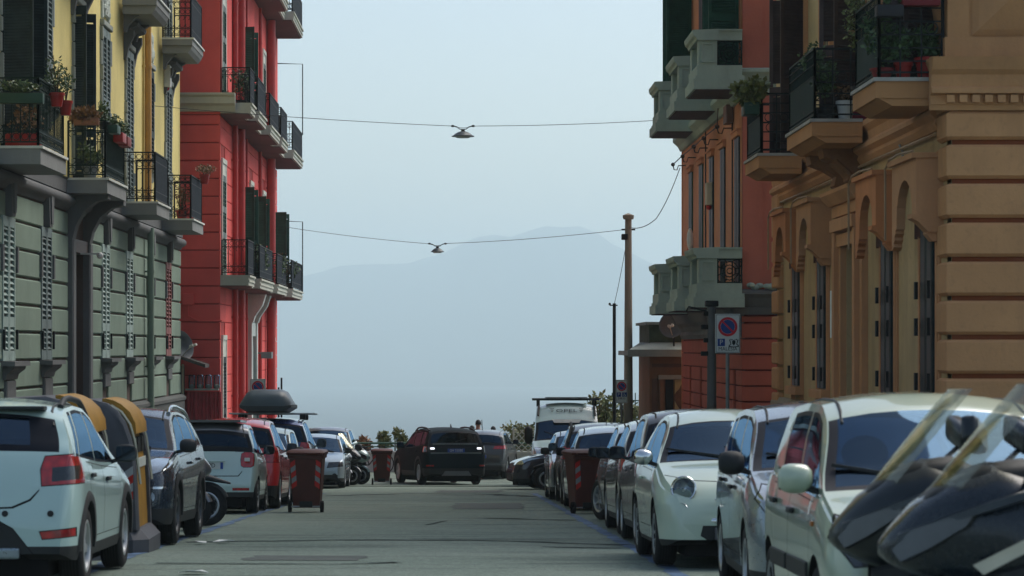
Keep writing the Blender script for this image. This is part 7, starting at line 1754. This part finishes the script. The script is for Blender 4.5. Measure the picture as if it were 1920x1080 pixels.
shrub('leafy shrub at the concrete pole in front of the annex', 6.0, 92.5, Z_TOP, .8, 1.2, LEAF2, 900, .18, seed=6)
for i, (x, zz, lab) in enumerate([(-2.62, 1.0, 'small palm-like shrub poking above the parapet over the farthest bin'), (-3.3, .85, 'tiny dry shrub left of the farthest bin on the parapet'), (-2.05, .95, 'small shrub beside the thin mast on the parapet')]):
    shrub(lab, x, 89.0, Z_TOP+.45, .3, zz*.55, LEAF2 if i != 1 else LEAF3, 260, .16, seed=10+i, stems=3)
def lattice():
    D = thing('lattice_fence', 'cream diamond lattice fence in front of the yellow-green bush', 'fence', (1.85, 88.0, Z_TOP)); m = simple('lattice_cream', (.5, .5, .42), .7); W_, H_ = 2.9, 1.45
    for k in range(-7, 14):
        for s in (-1, 1):
            a = k*.22; x0, z0, x1, z1 = (a, 0, a+H_, H_) if s > 0 else (a+H_, 0, a, H_)
            if x0 > x1: x0, z0, x1, z1 = x1, z1, x0, z0
            if x1 <= 0 or x0 >= W_: continue
            t = lambda x: z0+(z1-z0)*(x-x0)/(x1-x0); xa, xb = max(0, x0), min(W_, x1)
            mb = MB(); mb.bar((xa, s*.012, t(xa)), (xb, s*.012, t(xb)), .02, .03); mb.build('lattice_slat', m, D)
    for x in (0, W_/2, W_): mb = MB(); mb.bar((x, 0, 0), (x, 0, H_+.05), .06); mb.build('post', m, D)
lattice()
def green_fence():
    D = thing('railing_fence', 'dark green spiked railing fence behind the concrete pole', 'fence', (5.4, 93.0, Z_TOP)); m = simple('fence_green', (.025, .07, .05), .5)
    for z in (.2, 1.0, 2.35): mb = MB(); mb.bar((0, 0, z), (2.6, 0, z), .04); mb.build('rail', m, D)
    for k in range(19): mb = MB(); mb.bar((k*.14, .03, 0), (k*.14, .03, 2.55+.08*(k % 2)), .035); mb.build('bar', m, D)
green_fence()
def far_roof():
    D = thing('low_house', 'small terracotta roofed house below the end of the street at right', 'house', (7.5, 140, -12)); mb = MB(); mb.box(-4.5, 5, -5, 5, 0, 6.6); mb.build('wall', stucco('pinkish_wall', (.5, .32, .24)), D)
    mb = MB(); mb.prism([(-5.2, 6.6), (5.6, 6.6), (.2, 8.3)], lambda x, z, y: Vector((x, y, z)), -5.4, 5.4); mb.build('roof', stucco('terracotta', (.38, .15, .08)), D)
far_roof()
def person(label, X, Y, z, h, shirt, cap=None, turn=0.):
    D = thing('person', label, 'person', (X, Y, z), None, turn); k = h/1.75
    J = dict(pel=(0,0,.95), wst=(0,0,1.1), chs=(0,.01,1.33), nck=(0,0,1.47), hd0=(0,-.01,1.56), hd1=(0,-.015,1.66), lh=(.1,0,.9), lk=(.11,-.02,.5), la=(.11,.02,.08), lt=(.12,-.14,.04), rh=(-.1,0,.9), rk=(-.11,-.02,.5), ra=(-.11,.02,.08), rt=(-.12,-.14,.04), ls=(.19,0,1.40), le=(.25,.02,1.12), lw=(.22,-.12,.9), rs=(-.19,0,1.40), re=(-.25,.02,1.12), rw=(-.22,-.12,.9), lf=(.21,-.17,.83), rf=(-.21,-.17,.83))
    Rr = dict(pel=.15, wst=.135, chs=.16, nck=.055, hd0=.085, hd1=.09, lh=.09, lk=.06, la=.042, lt=.035, rh=.09, rk=.06, ra=.042, rt=.035, ls=.065, le=.042, lw=.03, rs=.065, re=.042, rw=.03, lf=.03, rf=.03)
    E = [('pel','wst'),('wst','chs'),('chs','nck'),('nck','hd0'),('hd0','hd1'),('pel','lh'),('lh','lk'),('lk','la'),('la','lt'),('pel','rh'),('rh','rk'),('rk','ra'),('ra','rt'),('chs','ls'),('ls','le'),('le','lw'),('lw','lf'),('chs','rs'),('rs','re'),('re','rw'),('rw','rf')]
    names = list(J); me = bpy.data.meshes.new('body'); me.from_pydata([tuple(c*k for c in J[n]) for n in names], [(names.index(a), names.index(b)) for a, b in E], [])
    o = link('body', me, D); md = o.modifiers.new('skin', 'SKIN'); sk = me.skin_vertices[0].data
    for i, n in enumerate(names): sk[i].radius = (Rr[n]*k, Rr[n]*k*(.72 if n in ('pel','wst','chs') else 1)); sk[i].use_root = n == 'pel'
    o.modifiers.new('sub', 'SUBSURF').levels = 1; o.modifiers['sub'].render_levels = 1
    dg = bpy.context.evaluated_depsgraph_get(); m2 = bpy.data.meshes.new_from_object(o.evaluated_get(dg)); o.modifiers.clear(); o.data = m2; m2.materials.clear()
    skin = simple('skin', (.42, .24, .17), .6); tr = simple('dark_trousers', (.03, .035, .05), .8)
    for m in (skin, shirt, tr, M_TRIM): m2.materials.append(m)
    for p in m2.polygons:
        c = p.center/k; p.use_smooth = True
        p.material_index = 0 if c.z > 1.45 else (1 if c.z > .98 and not (abs(c.x) > .2 and c.z < 1.2) else (0 if abs(c.x) > .18 and c.z > .75 else (2 if c.z > .09 else 3)))
    mb = MB(); mb.ball((0, .005*k, 1.645*k), (.098*k, .108*k, .115*k), 14, 9); mb.v = [(x, y, max(z, 1.60*k if y > -.02 else 1.66*k)) for x, y, z in mb.v]; mb.build('cap' if cap else 'hair', cap or simple('dark_hair', (.012, .01, .009), .5), D, 60)
    if cap: mb = MB(); mb.ball((0, -.12*k, 1.675*k), (.075*k, .08*k, .01), 10, 5); mb.build('cap_peak', cap, D, 60)
    mb = MB(); mb.ball((0, -.105*k, 1.60*k), (.014, .02, .02), 6, 5); [mb.ball((s*.095*k, 0, 1.6*k), (.012, .02, .03), 6, 5) for s in (-1, 1)]; mb.build('nose_and_ears', skin, D, 60)
    return D
M_TEE = simple('black_tee', (.014, .016, .018), .8); M_CAP = simple('black_cap', (.012, .014, .016), .5)
person('person in black cap and black T-shirt seen from behind above the grey crossover', .63, 87.0, Z_TOP, 1.82, M_TEE, M_CAP, pi+.2)
person('shorter dark-haired person left of the one in the black cap', .42, 87.2, Z_TOP, 1.62, M_TEE, None, pi-.4)
person('person in dark cap partly hidden behind the grey crossover roof', 1.14, 87.1, Z_TOP, 1.60, simple('navy_tee', (.02, .03, .05), .8), M_CAP, pi)

# ------------------------------------------------------------------ plants and pots on the balconies
def potted(label, fac, u, d, z, kind='pot', m=None, r=.14, h=.24, leaf_=None, fr=(.2, .2, .2), n=160, size=.09, seed=1, L=.5, twig=0, fz=None, cat='potted plant'):
    R = random.Random(seed); p = fac.P(u, z, d); D = thing('potted_plant', label, cat, p); mb = MB()
    if kind == 'pot': mb.lathe([(r*.7, 0), (r*.95, h*.8), (r*1.08, h*.8), (r*1.08, h), (r*.95, h), (r*.9, h*.85)], 16, cap=False); mb.lathe([(.001, .004), (r*.7, 0)], 16)
    elif kind == 'trough_u': mb.cham(-r, r, -L/2, L/2, 0, h, .02)
    else: mb.cham(-L/2, L/2, -r, r, 0, h, .02)
    mb.build('pot', m or simple('terracotta_pot', (.32, .08, .045), .7), D, 40)
    mb = MB(); (mb.lathe([(.001, h*.88), (r*.9, h*.86)], 12) if kind == 'pot' else (mb.box(-r+.02, r-.02, -L/2+.02, L/2-.02, h, h+.008) if kind == 'trough_u' else mb.box(-L/2+.02, L/2-.02, -r+.02, r-.02, h, h+.008))); mb.build('soil', M_SOIL, D)
    zc = h+(fz if fz is not None else fr[2]*.8); mb = MB()
    for k in range(max(3, twig)): a = R.uniform(0, 6.3); q = Vector((fr[0]*R.uniform(.2, .9)*cos(a), fr[1]*R.uniform(.2, .9)*sin(a), zc+fr[2]*R.uniform(-.2, .9))); mb.tube([(0, 0, h*.8), q*.5+Vector((0, 0, h*.3)), q], [.012, .008, .004], 4)
    mb.build('stems', M_STEM, D)
    mb = MB()
    for k in range(5): foliage(mb, (R.uniform(-.45, .45)*fr[0], R.uniform(-.45, .45)*fr[1], zc+R.uniform(-.45, .45)*fr[2]), (fr[0]*.6, fr[1]*.6, fr[2]*.6), n//5, size, R)
    mb.build('foliage', leaf_ or LEAF4, D); return D
REDP = simple('red_plastic_pot', (.36, .025, .02), .45); GRNP = simple('green_plastic', (.02, .06, .04), .5); WHTP = simple('white_pot', (.6, .6, .56), .5); BLKP = simple('black_planter', (.02, .02, .022), .6)
Z1 = 4.5
potted('long dark green planter with trailing leaves on the first yellow-building balcony', FL, 43.22, .55, 5.2, 'trough', GRNP, .1, .18, LEAF4, (.4, .14, .14), 260, .08, 1, .85)
potted('red trough standing on the floor of the first yellow-building balcony', FL, 43.75, .55, Z1, 'trough', REDP, .12, .24, LEAF3, (.34, .14, .3), 160, .08, 2, .6)
potted('red pot with a tall leafy twig on the outer rail of the first left balcony', FL, 44.6, .98, 5.28, 'pot', REDP, .13, .24, LEAF4, (.28, .3, .42), 200, .07, 3, twig=9, fz=.35)
potted('second red pot on the outer rail of the first left balcony', FL, 45.6, .98, 5.22, 'pot', REDP, .12, .26, LEAF1, (.16, .2, .3), 130, .07, 4, twig=6, fz=.25)
potted('dark foliage plant inside the first left balcony', FL, 44.9, .5, Z1, 'pot', BLKP, .16, .26, LEAF1, (.34, .5, .5), 420, .09, 5)
potted('terracotta trough of dried brown grass on the second left balcony', FL, 51.45, .5, 5.55, 'trough', simple('faded_terracotta', (.28, .13, .08)), .1, .15, LEAF3, (.36, .16, .16), 520, .12, 6, .5, fz=.02)
potted('bright green climber above the dried grass on the second left balcony', FL, 51.9, .78, 5.5, 'pot', BLKP, .1, .15, LEAF4, (.16, .2, .32), 150, .09, 7, twig=6)
potted('green box planter on the corner of the second left balcony', FL, 52.0, .98, 5.42, 'trough_u', GRNP, .1, .17, LEAF4, (.1, .25, .12), 90, .07, 8, .5)
potted('red box planter on the outer rail of the second left balcony', FL, 52.8, .99, 5.3, 'trough_u', REDP, .1, .2, LEAF1, (.1, .28, .16), 110, .07, 9, .55)
potted('dull red box planter farther along the outer rail of the second left balcony', FL, 53.6, .99, 5.28, 'trough_u', simple('dull_red_pot', (.22, .035, .03)), .1, .2, LEAF4, (.1, .3, .2), 110, .07, 10, .6)
potted('leafy green plant on the floor of the second left balcony', FL, 52.3, .45, Z1, 'pot', simple('grey_pot', (.15, .17, .18)), .16, .3, LEAF4, (.26, .3, .26), 260, .1, 11)
potted('red pot with pink-brown flowers outside the rail of the fourth left balcony', FL, 70.0, 1.02, 5.55, 'pot', REDP, .14, .26, LEAF3, (.3, .4, .16), 220, .07, 12, twig=8)
potted('dry bush in a red pot inside the fourth left balcony', FL, 68.6, .55, Z1, 'pot', REDP, .16, .26, LEAF3, (.26, .3, .4), 260, .07, 13, twig=10, fz=.35)
for i, (u, d, z, lab) in enumerate([(76.0, .5, 8.45, 'small green plant on the first upper balcony of the red building'), (80.5, .7, 3.45, 'green plants behind the screen of the lower red-building balcony'), (88.0, .8, 3.45, 'leafy pot plant on the lower red-building balcony beyond the middle'), (93.0, .85, 3.45, 'pot plant near the far end of the lower red-building balcony')]):
    potted(lab, FR, u, d, z-.27, 'pot', BLKP, .14, .24, LEAF4, (.3, .35, .45), 200, .11, 20+i, fz=.45)
ZO = 4.61
potted('red pot with leafy bush at the corner of the nearest right balcony', FO, 33.6, .28, ZO, 'pot', REDP, .15, .28, LEAF1, (.26, .26, .24), 420, .08, 31)
potted('smaller red pot second from the wall on the nearest right balcony', FO, 33.6, .58, ZO, 'pot', REDP, .12, .22, LEAF1, (.2, .22, .26), 260, .08, 32)
potted('low red bowl with tall cactus stems on the nearest right balcony', FO, 33.6, .86, ZO, 'pot', simple('dark_red_pot', (.2, .02, .02)), .15, .14, LEAF1, (.13, .2, .42), 420, .06, 33, fz=.4)
potted('dark bush filling the outer corner of the nearest right balcony', FO, 34.2, .75, ZO, 'pot', BLKP, .16, .26, LEAF1, (.3, .5, .45), 620, .09, 34)
potted('red hanging trough high on the rail of the nearest right balcony', FO, 33.25, .42, 5.52, 'trough', simple('dark_red_trough', (.16, .015, .018)), .1, .16, LEAF1, (.3, .14, .2), 260, .08, 35, .5)
potted('black hanging planter beside the dark red trough on the nearest right balcony', FO, 33.25, .82, 5.38, 'trough', BLKP, .1, .15, LEAF1, (.2, .14, .2), 200, .08, 36, .35)
potted('tall straggling climber at the far end of the nearest right balcony', FO, 35.5, .85, ZO-.1, 'pot', BLKP, .12, .2, LEAF2, (.24, .35, .85), 520, .06, 37, twig=16, fz=.9)
potted('round green bush on the middle right balcony', FO, 39.75, .72, ZO, 'pot', BLKP, .15, .2, LEAF1, (.24, .3, .36), 560, .07, 38, fz=.45)
potted('light green sprig behind the rail of the middle right balcony', FO, 40.6, .8, ZO, 'pot', BLKP, .14, .22, LEAF4, (.24, .3, .3), 300, .08, 39, fz=.8, twig=8)
potted('white pot with dry stalks on the middle right balcony', FO, 39.7, .42, ZO, 'pot', WHTP, .14, .3, LEAF3, (.16, .2, .16), 60, .08, 40)
potted('long red trough on the floor of the middle right balcony', FO, 39.8, .12, ZO, 'trough', simple('wine_red_trough', (.2, .012, .03)), .12, .2, LEAF1, (.2, .1, .06), 40, .06, 41, .4)
potted('green hanging planter with a spiky bush on the farthest right balcony', FO, 46.5, 1.12, 5.3, 'trough_u', GRNP, .14, .22, LEAF2, (.34, .4, .26), 700, .14, 42, .5, fz=.18)
